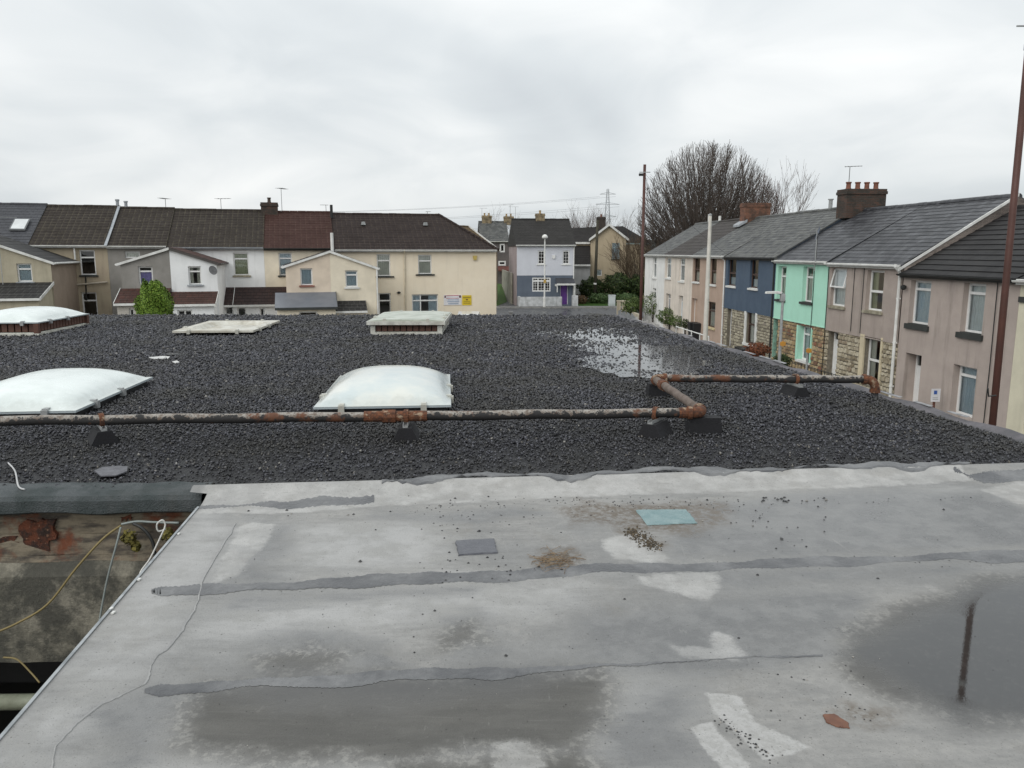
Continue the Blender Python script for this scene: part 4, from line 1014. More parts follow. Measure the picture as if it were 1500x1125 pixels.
PIPE = t.set(col=k, rough=.8, nor=t.bump(nf, .5, .01))
t = NT('rust'); c = t.coord(kind='Position'); nf = t.noise(c, 26, 6, .7)
k = t.mix(t.ss(nf, .35, .65), (0.165, 0.06, 0.025), (0.055, 0.026, 0.017)); k = t.mix(t.ss(t.noise(c, 14, 5), .56, .66), k, (0.30, 0.22, 0.15))
RUST = t.set(col=k, rough=.9, nor=t.bump(nf, .7, .01))
PZ = RZ + .205
T = Thing('gas_pipe', 'long rusty pipe with flaking paint running over the gravel roof', 'pipe', (1.7, 7.0, RZ))
pA, pB, pC, pD = Vector((-7.5, 6.46, PZ)), Vector((1.74, 6.985, PZ)), Vector((1.63, 8.93, PZ)), Vector((4.16, 8.86, PZ))
r0 = .043
def seg(a, b, e0, e1, n=30):
    d = (b - a).normalized(); a = a + d * e0; b = b - d * e1
    return [a.lerp(b, i / n) + Vector((0, 0, .004 * math.sin(i * .9))) for i in range(n + 1)]
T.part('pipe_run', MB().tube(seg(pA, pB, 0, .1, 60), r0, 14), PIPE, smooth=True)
T.part('pipe_run', MB().tube(seg(pB, pC, .1, .1), r0, 14), M('grey_brown_pipe', (0.17, 0.135, 0.115), .8, (0.10, 0.075, 0.06), 9, .3, 40, kind='Position'), smooth=True)
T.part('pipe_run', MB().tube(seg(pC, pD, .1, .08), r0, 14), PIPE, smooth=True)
T.part('pipe_run', MB().tube([pD + Vector((0, 0, -.07)), pD + Vector((0.0, 0, -.6)), pD + Vector((0.35, 0, -.75)), pD + Vector((.42, 0, -3.4))], r0 * .95, 12), M('black_pipe', (0.03, 0.03, 0.032), .7, kind='Position'), smooth=True)
def elbow(c, a, b, mat=RUST):
    a = (a - c).normalized() * .12; b = (b - c).normalized() * .12; P = []
    for k in range(9):
        q = k / 8; P.append(c + a * (1 - q) ** 2 + b * q ** 2)
    eo = T.part('elbow', MB().tube(P, r0 + .008, 14), mat, smooth=True)
    for e in (a, b): T.part('elbow_collar', MB().tube([c + e * .92, c + e * 1.25], r0 + .017, 14), mat, eo)
elbow(pB, pA, pC); elbow(pC, pB, pD); elbow(pD, pC, pD + Vector((0, 0, -1)))
def along(a, b, px):
    best = min((abs(750 + FPX * q.x / (q.y * math.cos(PITCH) + (CAM_Z - q.z) * math.sin(PITCH)) - px), i) for i, q in enumerate(a.lerp(b, i / 400) for i in range(401)))
    return a.lerp(b, best[1] / 400)
for (x0, x1, rr, m_) in ((533, 578, .006, RUST), (580, 625, .005, RUST), (995, 1014, .006, RUST)):
    T.part('coupling', MB().tube([along(pA, pB, x0), along(pA, pB, x1)], r0 + rr, 14), m_)
T.part('union_nut', MB().tube([along(pA, pB, 562), along(pA, pB, 581)], r0 + .018, 8), RUST)
q = pC.lerp(pB, .2); T.part('union_nut', MB().tube([q, pC.lerp(pB, .27)], r0 + .016, 8), RUST)
RUB = M('black_rubber', (0.011, 0.011, 0.013), .8, (0.017, 0.017, 0.02), 8, .2, 60)
def support(p, label, rot=0.0, L_=.30):
    T2 = Thing('pipe_support', label, 'pipe support', (p.x, p.y, RZ), None, 'supports under the pipe'); T2.e.rotation_euler = (0, 0, rot); T2.off = Vector((0, 0, 0))
    h = PZ - r0 - RZ - .035
    mb = MB().prism([(-.12, 0), (.12, 0), (.11, .02), (.055, h), (-.055, h), (-.11, .02)], lambda q, t: (q[0], t, q[1]), -L_ / 2, L_ / 2)
    T2.part('block', mb, RUB)
    T2.part('channel', MB().box(-.022, .022, -L_ * .45, L_ * .45, h + .001, h + .012).box(-.022, -.016, -L_ * .45, L_ * .45, h + .012, h + .032).box(.016, .022, -L_ * .45, L_ * .45, h + .012, h + .032), GALV)
    P = [(0, math.cos(a) * (r0 + .012), PZ - RZ + math.sin(a) * (r0 + .012)) for a in [math.pi * 2 * k / 16 for k in range(17)]]
    cl = MB()
    for a, b in zip(P, P[1:]):
        o1 = 1 + .012 / r0
        f = lambda v, s, x: (x, v[1] * s, (v[2] - (PZ - RZ)) * s + PZ - RZ)
        cl.quad(f(a, 1.1, -.02), f(b, 1.1, -.02), f(b, 1.1, .02), f(a, 1.1, .02)); cl.quad(f(a, .95, -.02), f(b, .95, -.02), f(b, 1.1, -.02), f(a, 1.1, -.02)); cl.quad(f(b, .95, .02), f(a, .95, .02), f(a, 1.1, .02), f(b, 1.1, .02))
    cl.box(-.018, .018, r0 + .012, r0 + .05, PZ - RZ - .02, PZ - RZ + .02).box(-.02, .02, -.018, .018, h + .03, PZ - RZ - r0)
    T2.part('clamp', cl, RUST)
support(along(pA, pB, 150), 'black wedge support under the rusty pipe, before the milky dome', R(35))
support(along(pA, pB, 595), 'black wedge support under the rusty pipe coupling by clear dome', R(3))
support(along(pA, pB, 962), 'black wedge support next to the corner block of the pipe', R(-32))
support(along(pC, pD, 1165), 'black wedge support under the pipe end nearest the street', R(12))
def block(p, w_, d_, label):
    b = MB().box(-w_/2, w_/2, -d_/2, d_/2, .0, PZ - RZ - r0 - .052); b.box(-w_/2 + .01, w_/2 - .01, -d_/2 + .01, d_/2 - .01, PZ - RZ - r0 - .051, PZ - RZ - r0 - .008)
    o = link('support_block', b.mesh('support_block'), RUB); o.location = (p.x, p.y, RZ); o.rotation_euler = (0, 0, R(3)); tag(o, label, 'pipe support', 'supports under the pipe')
block(pB + Vector((.02, .07, 0)), .30, .16, 'flat black block under the orange rusty pipe elbow')
block(pC + Vector((.05, -.03, 0)), .25, .16, 'flat black block under the far corner of the pipe')
# debris on the gravel
def scrap(name, px, mat, label, cat, dz=.035):
    P = [on_z(x, y, RZ + dz) for x, y in px]; c = sum(P, Vector()) / len(P); n = len(P)
    mb = MB(); mb.v = [tuple(p) for p in P] + [(p.x, p.y, p.z - .008) for p in P]
    mb.f = [tuple(range(n))] + [(k, n + k, n + (k + 1) % n, (k + 1) % n) for k in range(n)]
    return single(name, mb, mat, label, cat, tuple(c))
WS = M('white_scrap', (0.62, 0.62, 0.60), .5)
scrap('plastic_scrap', [(218, 523.2), (240, 521.2), (249, 522.3), (246, 525), (224, 525.5)], WS, 'long white strip of plastic lying on gravel', 'scrap')
scrap('plastic_scrap', [(252, 529.5), (259, 528), (263, 530.3), (257, 531.8)], WS, 'tiny white chip of plastic lying on gravel', 'scrap')
scrap('felt_scrap', [(242, 517.5), (274, 516.6), (275, 518.8), (246, 520)], BLACKP, 'thin black offcut of felt lying on gravel', 'scrap')
scrap('felt_scrap', [(138, 689), (150, 684), (172, 682), (187, 683), (186, 690), (170, 696), (148, 697)], M('grey_felt_scrap', (0.13, 0.13, 0.145), .6, (0.09, 0.09, 0.1), 20, kind='Position'), 'flat grey leaf shaped felt scrap showing through gravel', 'scrap', .032)
# ------------------------------------------------------------------ terrace backs on the left
TL_BROWN = tiles('brown_tiles', (0.038, 0.030, 0.025), (0.026, 0.021, 0.018), (0.095, 0.083, 0.058), .30, .30, .03, .8, (0.13, 0.115, 0.07), .8, 1.85, off=0.0)
TL_RED = tiles('red_brown_tiles', (0.055, 0.024, 0.019), (0.04, 0.019, 0.016), (0.095, 0.055, 0.042), .30, .30, .028, .8, (0.12, 0.09, 0.055), .8, 1.85, off=0.0)
TL_DARK = tiles('dark_brown_tiles', (0.032, 0.022, 0.02), (0.023, 0.017, 0.016), (0.075, 0.057, 0.045), .30, .30, .028, .8, (0.10, 0.085, 0.055), .8, 1.85, off=0.0)
SLATE_N = tiles('new_slate', (0.062, 0.064, 0.072), (0.052, 0.053, 0.06), (0.03, 0.03, 0.034), .3, .25, .01, .5, None, 0, 1.85)
REDT = tiles('lean_to_red_tiles', (0.075, 0.034, 0.027), (0.055, 0.028, 0.023), (0.04, 0.025, 0.021), .30, .3, .02, .75, (0.1, 0.08, 0.04), .5, 1.85)
DRKT = tiles('lean_to_dark_tiles', (0.045, 0.026, 0.024), (0.035, 0.022, 0.021), (0.02, 0.015, 0.015), .30, .3, .02, .7, None, .5, 1.85)
BLKT = tiles('lean_to_black_tiles', (0.028, 0.027, 0.027), (0.02, 0.02, 0.021), (0.06, 0.06, 0.058), .30, .3, .02, .6, None, .5, 1.85)
def rend(n, c, v=None, st=.3, b=.35): return M(n, c, .88, v or tuple(q * .84 for q in c), 1.1, b, 55, st, dirt=(0.10, 0.09, 0.075))
W_BEIGE = rend('beige_render', (0.46, 0.415, 0.31), None, .35); W_TAN = rend('tan_render', (0.37, 0.305, 0.225), (0.42, 0.36, 0.26), .5)
W_PINK = rend('pinkish_render', (0.34, 0.27, 0.21)); W_GREY = rend('grey_render', (0.29, 0.275, 0.255), (0.23, 0.22, 0.20), .35)
W_WHITE = rend('white_render', (0.84, 0.85, 0.85), (0.76, 0.77, 0.77), .22, .15); W_CREAM = rend('cream_render', (0.80, 0.71, 0.565), (0.76, 0.665, 0.52), .12, .12)
W_PEACH = rend('peach_render', (0.72, 0.61, 0.49), None, .12, .12); W_LCREAM = rend('light_cream_render', (0.80, 0.72, 0.575), None, .1, .12)
SOOT = bricks('sooty_brick', (0.035, 0.028, 0.022), (0.085, 0.042, 0.028), (0.06, 0.055, 0.048)); BUFFB = bricks('buff_brick', (0.30, 0.23, 0.13), (0.22, 0.165, 0.09), (0.26, 0.22, 0.16))
REDB = bricks('red_brick', (0.23, 0.075, 0.035), (0.16, 0.055, 0.03), (0.2, 0.15, 0.11))
PJ = 4.4
def terrace(label, pL, pR, eave, ridge, wmat, rmat, ops, hip_r=0.0, uL=None, gut=WHITEP):
    u0 = FL.hit(pL, 400)[0] if uL is None else uL; u1 = FL.hit(pR, 400)[0]
    ze = FL.hit(*eave)[1] + .02; zr = FL.hit(ridge[0], ridge[1], 4.0)[1] - .06
    T = Thing('terraced_house', label, 'house', (u0, 0, 0), FL, 'terrace seen from the back')
    mb = front_wall(MB(), u0 + .003, u1 - .003, 0, ze, ops); 
    for u in (u0 + .003, u1 - .003): mb.quad((u, 0, 0), (u, 8, 0), (u, 8, ze), (u, 0, ze)) if (hip_r and u > u0 + 1) else mb.quad((u, 0, 0), (u, 8, 0), (u, 8, ze), (u, 4, zr - .05), (u, 0, ze))
    mb.quad((u0, 8, 0), (u1, 8, 0), (u1, 8, ze), (u0, 8, ze)); T.part('wall', mb, wmat)
    gable_roof(T, u0, u1 + (.12 if hip_r else 0), ze + .04, zr, 4.0, 8.0, rmat, 15, .2, hip_r)
    gutter(T, u0 + .01, u1 - .01, ze - .06, gut)
    T.ze, T.zr, T.u0, T.u1 = ze, zr, u0, u1
    return T
def half_annex(T, pin, pout, wmat, rmat, wins, trim=WHITEP, proj=PJ, uin=None, zin=None, cols=None):
    uo, zo = FL.hit(*pout, -proj); ui, zi = FL.hit(*pin, -proj) if uin is None else (uin, zin)
    s = 1 if uo > ui else -1; y = -proj
    mb = MB(); a, b = min(ui, uo), max(ui, uo)
    front_wall(mb, a, b, 0, zo, wins, y); mb.quad((a, y, zo), (b, y, zo), (ui, y, zi))
    mb.quad((uo, y, 0), (uo, 0, 0), (uo, 0, zo), (uo, y, zo)); mb.quad((ui, y, 0), (ui, 0, 0), (ui, 0, zi), (ui, y, zi))
    an = T.part('annex', mb, wmat)
    k = (zo - zi) / (uo - ui); ue = uo + s * .16; ze = zo + k * s * .16 + .05
    rb = MB(); A = [(ue, y - .1, ze), (ue, 0, ze), (ui, y - .1, zi + .06), (ui, 0, zi + .06)]
    if s > 0: slope(rb, A[0], A[1], A[2], A[3], 8)
    else: slope(rb, A[1], A[0], A[3], A[2], 8)
    rb.quad((ue, y - .1, ze - .02), (ui, y - .1, zi + .04), (ui, 0, zi + .04), (ue, 0, ze - .02))
    T.part('annex_roof', rb, rmat, an)
    th = .12
    T.part('bargeboard', MB().prism([(ue, ze - th), (ui, zi + .05 - th), (ui, zi + .055), (ue, ze + .005)], lambda p, t: (p[0], t, p[1]), y - .13, y - .101), trim, an)
    T.part('annex_gutter', MB().tube([(ue + s * .03, y - .1, ze - .05), (ue + s * .03, 0, ze - .05)], .05, 8), trim, an)
    return an
def lean_to(T, u0, u1, yb, proj, zt, zb, rmat, wmat, wins=(), verge=None, name='lean_to', fascia=WHITEP, n=6):
    yf = yb - proj; mb = front_wall(MB(), u0, u1, 0, zb, list(wins), yf)
    for u in (u0, u1): mb.quad((u, yf, 0), (u, yb, 0), (u, yb, zt - .06), (u, yf, zb - .02))
    lo = T.part(name, mb, wmat)
    k = (zt - zb) / proj; rb = slope(MB(), (u0 - .1, yf - .15, zb - .15 * k + .05), (u1 + .1, yf - .15, zb - .15 * k + .05), (u0 - .1, yb, zt + .04), (u1 + .1, yb, zt + .04), n)
    rb.quad((u0 - .1, yf - .15, zb - .15 * k + .03), (u0 - .1, yb, zt + .02), (u1 + .1, yb, zt + .02), (u1 + .1, yf - .15, zb - .15 * k + .03))
    T.part('lean_to_roof', rb, rmat, lo)
    T.part('lean_to_fascia', MB().box(u0 - .1, u1 + .1, yf - .2, yf - .152, zb - .15 * k - .07, zb - .15 * k + .04), fascia, lo)
    if verge:
        for u in verge: T.part('verge_board', MB().prism([(yf - .16, zb - .16 * k - .07), (yb, zt - .07), (yb, zt + .075), (yf - .16, zb - .16 * k + .075)], lambda p, t: (t, p[0], p[1]), u - .125, u - .1) if u <= u0 else MB().prism([(yf - .16, zb - .16 * k - .07), (yb, zt - .07), (yb, zt + .075), (yf - .16, zb - .16 * k + .075)], lambda p, t: (t, p[0], p[1]), u + .1, u + .125), fascia, lo)
    return lo
O = FL.op
# house 0: dark slate with skylight, cut by the picture edge
uu = FL.hit(46, 400)[0]
T = terrace('beige house with new dark slate roof and small skylight', 0, 46, (20, 358), (20, 297), W_BEIGE, SLATE_N, [], uL=uu - 5.6)
o = O(25, 47, 386, 413, -PJ); uo, zo = FL.hit(74, 384, -PJ); u_, z_ = FL.hit(4, 361, -PJ)
kk = (z_ - zo) / (u_ - uo); an = half_annex(T, None, (74, 384), W_BEIGE, BLKT, [o], uin=uo - 3.4, zin=zo - 3.4 * kk)
window(T, o, -PJ, transom=.3, curtain=CURT_B, sill=LEAD)
lean_to(T, uo - 3.4, uo - .05, -PJ, 2.2, FL.hit(40, 415, -PJ)[1], FL.hit(20, 437, -PJ - 2.2)[1], BLKT, W_BEIGE, (), (uo - .05,))
T.part('side_wall_coat', MB().quad((uo + .006, -PJ, 0), (uo + .006, -.01, 0), (uo + .006, -.01, zo - .05), (uo + .006, -PJ, zo - .05)), W_PINK)
a0, a1 = FL.hit(14, 343, 0)[0], 0
ys, ye = 1.15, 2.1; k = (T.zr - T.ze) / 4; ua, ub = FL.hit(16, 343, ys)[0], FL.hit(36, 343, ys)[0]
sk = T.part('skylight', MB().prism([(ys - .06, T.ze + .1 + k * (ys - .06)), (ye + .06, T.ze + .1 + k * (ye + .06)), (ye + .06, T.ze + .17 + k * (ye + .06)), (ys - .06, T.ze + .17 + k * (ys - .06))], lambda p, t: (t, p[0], p[1]), ua - .07, ub + .07), M('grey_skylight_frame', (0.12, 0.125, 0.13), .5))
T.part('pane', MB().quad((ua, ys, T.ze + .176 + k * ys), (ub, ys, T.ze + .176 + k * ys), (ub, ye, T.ze + .176 + k * ye), (ua, ye, T.ze + .176 + k * ye)), M('skylight_blind', (0.66, 0.68, 0.68), .15, spec=.6), sk)
um, zm = FL.hit(7, 440, -PJ - .3); aerial(T, (um, -PJ - .3, zm - 2), FL.hit(7, 318, -PJ - .3)[1] - zm + 2, R(20), 1.2, 5, GALV)
# house 1: tan
ops = [O(117, 140, 366, 403), O(121, 143, 428, 472)]
T = terrace('tan rendered house with brown tiled roof and crossing waste pipes', 46, 160, (100, 359), (112, 300), W_TAN, TL_BROWN, ops)
window(T, ops[0], sill=DSILL, curtain=None); window(T, ops[1], transom=.28)
u0 = T.u0
P = [FL.hit(*q) for q in ((97, 462), (97, 424), (113, 417), (158, 413))]
T.part('waste_pipe', MB().tube([(u, -.1, z) for u, z in P], .05, 8), M('cream_pipe', (0.45, 0.40, 0.32), .6))
P = [FL.hit(126, 404), FL.hit(127, 440)]; T.part('waste_pipe', MB().tube([(u, -.08, z) for u, z in P], .035, 8), BLACKP)
P = [FL.hit(109, 360), FL.hit(111, 380)]; T.part('downpipe', MB().tube([(u, -.1, z) for u, z in P], .045, 8), WHITEP)
# house 2: grey
ops = [O(183, 205, 368, 378)]; o = O(203, 224, 390, 416.5, -PJ)
T = terrace('grey rendered house with purple blind and small red lean-to', 160, 247, (205, 360), (215, 303), W_GREY, TL_BROWN, ops)
window(T, ops[0], transom=0, curtain=CURT_C)
half_annex(T, (247.5, 364), (176, 386), W_GREY, TL_BROWN, [o]); window(T, o, -PJ, curtain=CURT_P, transom=.28, cur_top=.74)
ua, zt = FL.hit(180, 424, -PJ); ub = FL.hit(247.5, 424, -PJ)[0]; zb = FL.hit(200, 443.5, -PJ - 1.6)[1]; ow = O(189, 197, 452, 464, -PJ - 1.6)
lean_to(T, ua, ub, -PJ, 1.6, zt, zb, REDT, rend('pale_render', (0.50, 0.47, 0.42)), [ow], (ua,)); window(T, ow, -PJ - 1.6, transom=0)
kv = (T.zr - T.ze) / 4
T.part('verge_strip', MB().prism([(-.25, T.ze + .02), (4.0, T.zr + .05), (4.0, T.zr + .13), (-.25, T.ze + .10 - .25 * kv)], lambda p, t: (t, p[0], p[1]), T.u0 - .09, T.u0 + .05), LEAD)
T.part('roof_vent', MB().lathe([(.09, 0), (.09, .35), (.12, .36), (.12, .45)], (T.u0 - .1, 4, T.zr + .02), 10).lathe([(.09, 0), (.09, .28), (.12, .29), (.12, .36)], (T.u0 + .35, 4, T.zr + .02), 10), LEAD)
# house 3: white
ops = [O(342, 364.5, 370, 403.5)]; o = O(276, 295, 390, 417, -PJ)
T = terrace('white house with brown tiled roof, annex and dark red lean-to roofs', 247, 388, (310, 362), (320, 306), W_WHITE, TL_BROWN, ops, gut=LEAD)
window(T, ops[0], sill=STSILL, curtain=CURT_G, transom=.27)
half_annex(T, (247.5, 364), (317, 385.5), W_WHITE, REDT, [o], M('dark_trim', (0.08, 0.07, 0.065), .6)); window(T, o, -PJ, curtain=CURT_C, cur_split=True, sill=LEAD, transom=.28)
ua = FL.hit(247.5, 427, -PJ)[0]; ub, zt = FL.hit(317, 428, -PJ); zb = FL.hit(290, 445, -PJ - 1.6)[1]; ow = O(260, 282, 454, 468, -PJ - 1.6)
lean_to(T, ua + .02, ub, -PJ, 1.6, zt, zb, REDT, W_WHITE, [ow], (ub,)); window(T, ow, -PJ - 1.6, transom=0, mull=(.5,))
ua, zt = FL.hit(341, 422); ub = FL.hit(417, 422)[0]; zb = FL.hit(370, 445.5, -1.9)[1]
w1, w2, w3 = O(330, 342.5, 449, 475, -1.9), O(348, 361, 450, 475, -1.9), O(381, 388, 451, 478, -1.9)
lean_to(T, FL.hit(325, 446, -1.9)[0], ub, 0, 1.9, zt, zb, DRKT, W_WHITE, [w1, w2, w3], (ua,)); window(T, w1, -1.9, transom=.45); window(T, w2, -1.9, transom=0); window(T, w3, -1.9, transom=0, mull=())
dish(T, (*FL.hit(312, 396, -PJ - .3)[:1], -PJ - .3, FL.hit(312, 396, -PJ - .3)[1]), .24, (.6, -.7, .3), M('grey_dish', (0.17, 0.17, 0.17), .5), (FL.hit(316, 398, -PJ)[0], -PJ, FL.hit(316, 398, -PJ)[1]))
chimney(T, FL.hit(395, 310, 4)[0], 4.0, .98, .8, T.zr - .45, FL.hit(395, 297, 4)[1], SOOT, 1, M('sooty_pot', (0.08, 0.06, 0.05), .8))
for x, y in ((243, 291), (324, 291), (413, 276)):
    u = FL.hit(x, 305, 4.2)[0]; aerial(T, (u, 4.2, T.zr - .1), FL.hit(x, y, 4.2)[1] - T.zr + .1, R(10 + x), .9, 5)
# house 4: cream with red-brown roof
ops = [O(408.5, 428, 370, 403.5)]; o = O(440, 458, 393, 418, -PJ)
T = terrace('cream house with red-brown tiled roof and grey metal lean-to', 388, 491, (440, 363), (440, 309), W_LCREAM, TL_RED, ops, gut=DSILL)
window(T, ops[0], sill=DSILL, curtain=CURT_B, transom=.25)
half_annex(T, (483, 368.5), (418, 390), W_PEACH, TL_DARK, [o]); window(T, o, -PJ, transom=0, curtain=CURT_B, sill=M('red_sill', (0.27, 0.12, 0.09), .7))
ua, zt = FL.hit(406, 430, -PJ); ub = FL.hit(489, 430, -PJ)[0]; zb = FL.hit(440, 450, -PJ - 1.5)[1]; ow = O(438, 465, 456, 463.5, -PJ - 1.5)
lean_to(T, ua, ub, -PJ, 1.5, zt, zb, M('grey_sheet_roof', (0.15, 0.16, 0.18), .4, (0.12, 0.13, 0.15), 1), W_LCREAM, [ow], (ub,), n=1, fascia=DSILL); window(T, ow, -PJ - 1.5, transom=0)
fu, fz = FL.hit(487, 370, -1.2); T.part('flue', MB().tube([(fu, -1.2, fz - .6), (fu, -1.2, FL.hit(487, 341, -1.2)[1])], .09, 10), WHITEP)
fu = FL.hit(485.5, 310, 3.4)[0]; T.part('flue', MB().tube([(fu, 3.4, T.zr - .4), (fu, 3.4, FL.hit(486, 300, 3.4)[1])], .09, 10), BLACKP); aerial(T, (fu - .3, 4.1, T.zr - .1), .55, R(180), .5, 4)
# house 5: cream end house with hipped roof and signs
ops = [O(552, 572, 372, 404.5), O(612.5, 632.5, 373, 401.5), O(555, 573, 429, 475), O(603.5, 642, 431, 459)]; o = O(506, 524, 396, 420.5, -PJ)
T = terrace('long cream end house with hipped brown roof, dark sills and signs', 491, 727, (600, 365.5), (580, 312.5), W_CREAM, TL_DARK, ops, hip_r=3.0)
window(T, ops[0], sill=DSILL, curtain=CURT_C, transom=.3, sill_w=.2); window(T, ops[1], sill=DSILL, curtain=CURT_C, transom=.32, sill_w=.16)
window(T, ops[2], transom=.25, cur_top=.4); window(T, ops[3], transom=.33, mull=(.33,), curtain=CURT_B, cur_split=True)
half_annex(T, (483, 368.5), (550, 392), W_LCREAM, TL_DARK, [o]); window(T, o, -PJ, sill=WHITEP, curtain=CURT_B, transom=.27)
ua, zt = FL.hit(491, 442, -PJ); ub = FL.hit(533, 442, -PJ)[0]; zb = FL.hit(510, 454.5, -PJ - .9)[1]
lean_to(T, ua, ub, -PJ, .9, zt, zb, BLKT, W_LCREAM, (), n=4)
for x, zt_ in ((592, 366), (547, 394)):
    u, z = FL.hit(x, zt_); downpipe(T, u, 0, z, M('cream_downpipe', (0.62, 0.55, 0.42), .5)) if x > 560 else None
u, z = FL.hit(549, 395, -PJ); T.part('downpipe', MB().tube([(u + .1, -PJ - .06, z), (u + .1, -PJ - .06, 0)], .045, 8), WHITEP)
u, z = FL.hit(584, 428.5); T.part('wall_vent', MB().lathe([(.12, -.02), (.12, .02)], (u, -.02, z), 14).box(u - .06, u + .06, -.12, -.0, z - .06, z + .06), BLACKP)
u, z = FL.hit(695.5, 377.5); T.part('alarm_box', MB().prism([(-.09, -.14), (.09, -.14), (.13, .12), (-.13, .12)], lambda p, t: (u + p[0], t, z + p[1]), -.10, -.002), M('alarm_yellow', (0.55, 0.42, 0.12), .5))
kk = (T.zr - T.ze) / 4
for x, y in ((532, 323), (623, 325)):
    u, z = FL.hit(x, y, 2.6); T.part('tile_vent', MB().prism([(-.14, 0), (.14, 0), (.09, .2), (-.09, .2)], lambda p, t: (u + p[0], t, T.ze + 2.6 * kk + .04 + p[1]), 2.45, 2.75), GALV)
aerial(T, (FL.hit(626, 314, 4.2)[0], 4.2, T.zr - .05), .25, 0, .3, 3)
# signs on the end wall
def sign(px0, px1, py0, py1, label, bits, base):
    a, b, c, d = FL.op(px0, px1, py0, py1)
    S = Thing('wall_sign', label, 'sign', (a, -.03, c), FL, 'signs on the end wall')
    S.part('board', MB().box(a, b, -.03, -.003, c, d), base)
    for k, (x0, x1, z0, z1, m_) in enumerate(bits):
        S.part('lettering', MB().box(a + (b - a) * x0, a + (b - a) * x1, -.034 - .002 * (k % 2), -.0302, c + (d - c) * z0, c + (d - c) * z1), m_)
red = M('sign_red', (0.45, 0.05, 0.07), .5); wht = M('sign_white', (0.75, 0.74, 0.76), .5); blu = M('sign_blue_grey', (0.40, 0.46, 0.56), .5); ylw = M('sign_yellow', (0.72, 0.53, 0.03), .5); yd = M('sign_dark_yellow', (0.38, 0.27, 0.03), .5); mar = M('sign_maroon', (0.12, 0.03, 0.03), .5)
sign(650, 675.5, 432, 447, 'white board with pinkish red heading and blue-grey lines of print', [(.04, .12, .72, .95, mar), (.88, .98, .72, .95, mar), (.14, .86, .90, .96, red), (.14, .86, .66, .70, red)] + [(.14 + .012 * i, .22 + .09 * i, .76, .85, wht) for i in range(2)] + [(.22, .86, .48, .58, blu), (.2, .88, .30, .42, blu), (.24, .84, .10, .22, blu)], wht)
sign(677, 690.5, 432.5, 447, 'bright yellow notice board with darker lines of print', [(.08, .92, .70, .85, yd), (.4, .6, .50, .62, mar), (.15, .85, .34, .42, yd), (.12, .88, .16, .26, yd)], ylw)
# parked car and wall behind the roof edge
def car(px, D, label):
    p = at_d(px, 460, D); T = Thing('parked_car', label, 'car', (p.x, p.y, 0)); x, y = p.x, p.y
    paint = M('white_car_paint', (0.72, 0.73, 0.73), .2, spec=.6)
    side = [(-2.0, .35), (2.05, .35), (2.1, .62), (1.98, .86), (.95, .98), (.95, .35)]
    prof = [(-2.0, .3), (2.05, .3), (2.12, .6), (2.0, .84), (1.0, .97), (-2.02, .98), (-2.08, .6)]
    T.part('body', MB().prism(prof, lambda q, t: (x + t, y - q[0], q[1]), -.84, .84), paint)
    cab = [(1.0, .97, .76), (.25, 1.44, .60), (-.9, 1.52, .62), (-1.75, 1.40, .60), (-2.02, .98, .76)]
    mb = MB(); n = len(cab); mb.v = [(x - w_, y - l, z) for l, z, w_ in cab] + [(x + w_, y - l, z) for l, z, w_ in cab]
    mb.f = [tuple(range(n)), tuple(reversed(range(n, 2 * n)))] + [(i, n + i, n + i + 1, i + 1) for i in range(n - 1)]
    T.part('cabin', mb, paint)
    dg = M('car_glass', (0.015, 0.018, 0.02), .08, spec=.6)
    f = lambda q, s, e: (x + s * (q[2] + e), y - q[0], q[1])
    A, Bq = cab[0], cab[1]
    T.part('windscreen', MB().quad((x - .66, y - .90, 1.04), (x + .66, y - .90, 1.04), (x + .55, y - .32, 1.405), (x - .55, y - .32, 1.405)), dg).location.y -= .012
    for s in (-1, 1):
        T.part('side_window', MB().quad((x + s * .745, y - .7, 1.04), (x + s * .745, y + 1.6, 1.04), (x + s * .645, y + 1.4, 1.36), (x + s * .64, y - .22, 1.38)), dg)
        for l in (-1.3, 1.3):
            wh = T.part('wheel', MB().tube([(x + s * .70, y - l, .31), (x + s * .87, y - l, .31)], .31, 20), BLACKP); T.part('rim', MB().tube([(x + s * .871, y - l, .31), (x + s * .88, y - l, .31)], .19, 14), GALV, wh)
        T.part('headlight', MB().box(x + s * .72 - .14, x + s * .72 + .1, y - 2.125, y - 2.06, .62, .78), WHITE)
        T.part('mirror', MB().box(x + s * .92 - .1, x + s * .92 + .06, y - .62, y - .52, 1.0, 1.13), paint)
    return T
c_ = car(686, 46.0, 'white hatchback parked below the signs, only its roof showing')
T = Thing('garden_wall', 'low red brick wall with pale coping and end pillar beside road', 'wall', (-.6, 45.2, 0))
a, b = at_d(722, 462, 45.2), at_d(744, 462, 45.2)
T.part('wall', MB().box(a.x, b.x, 45.1, 45.33, 0, a.z - .10), REDB); T.part('coping', MB().box(a.x - .02, b.x, 45.06, 45.37, a.z - .10, a.z), M('pale_coping', (0.5, 0.42, 0.38), .8))
b = at_d(748.5, 456, 45.2); T.part('pillar', MB().box(b.x - .11, b.x + .09, 45.05, 45.35, 0, b.z - .08).box(b.x - .14, b.x + .12, 45.02, 45.38, b.z - .08, b.z), M('grey_pillar', (0.2, 0.2, 0.2), .8))
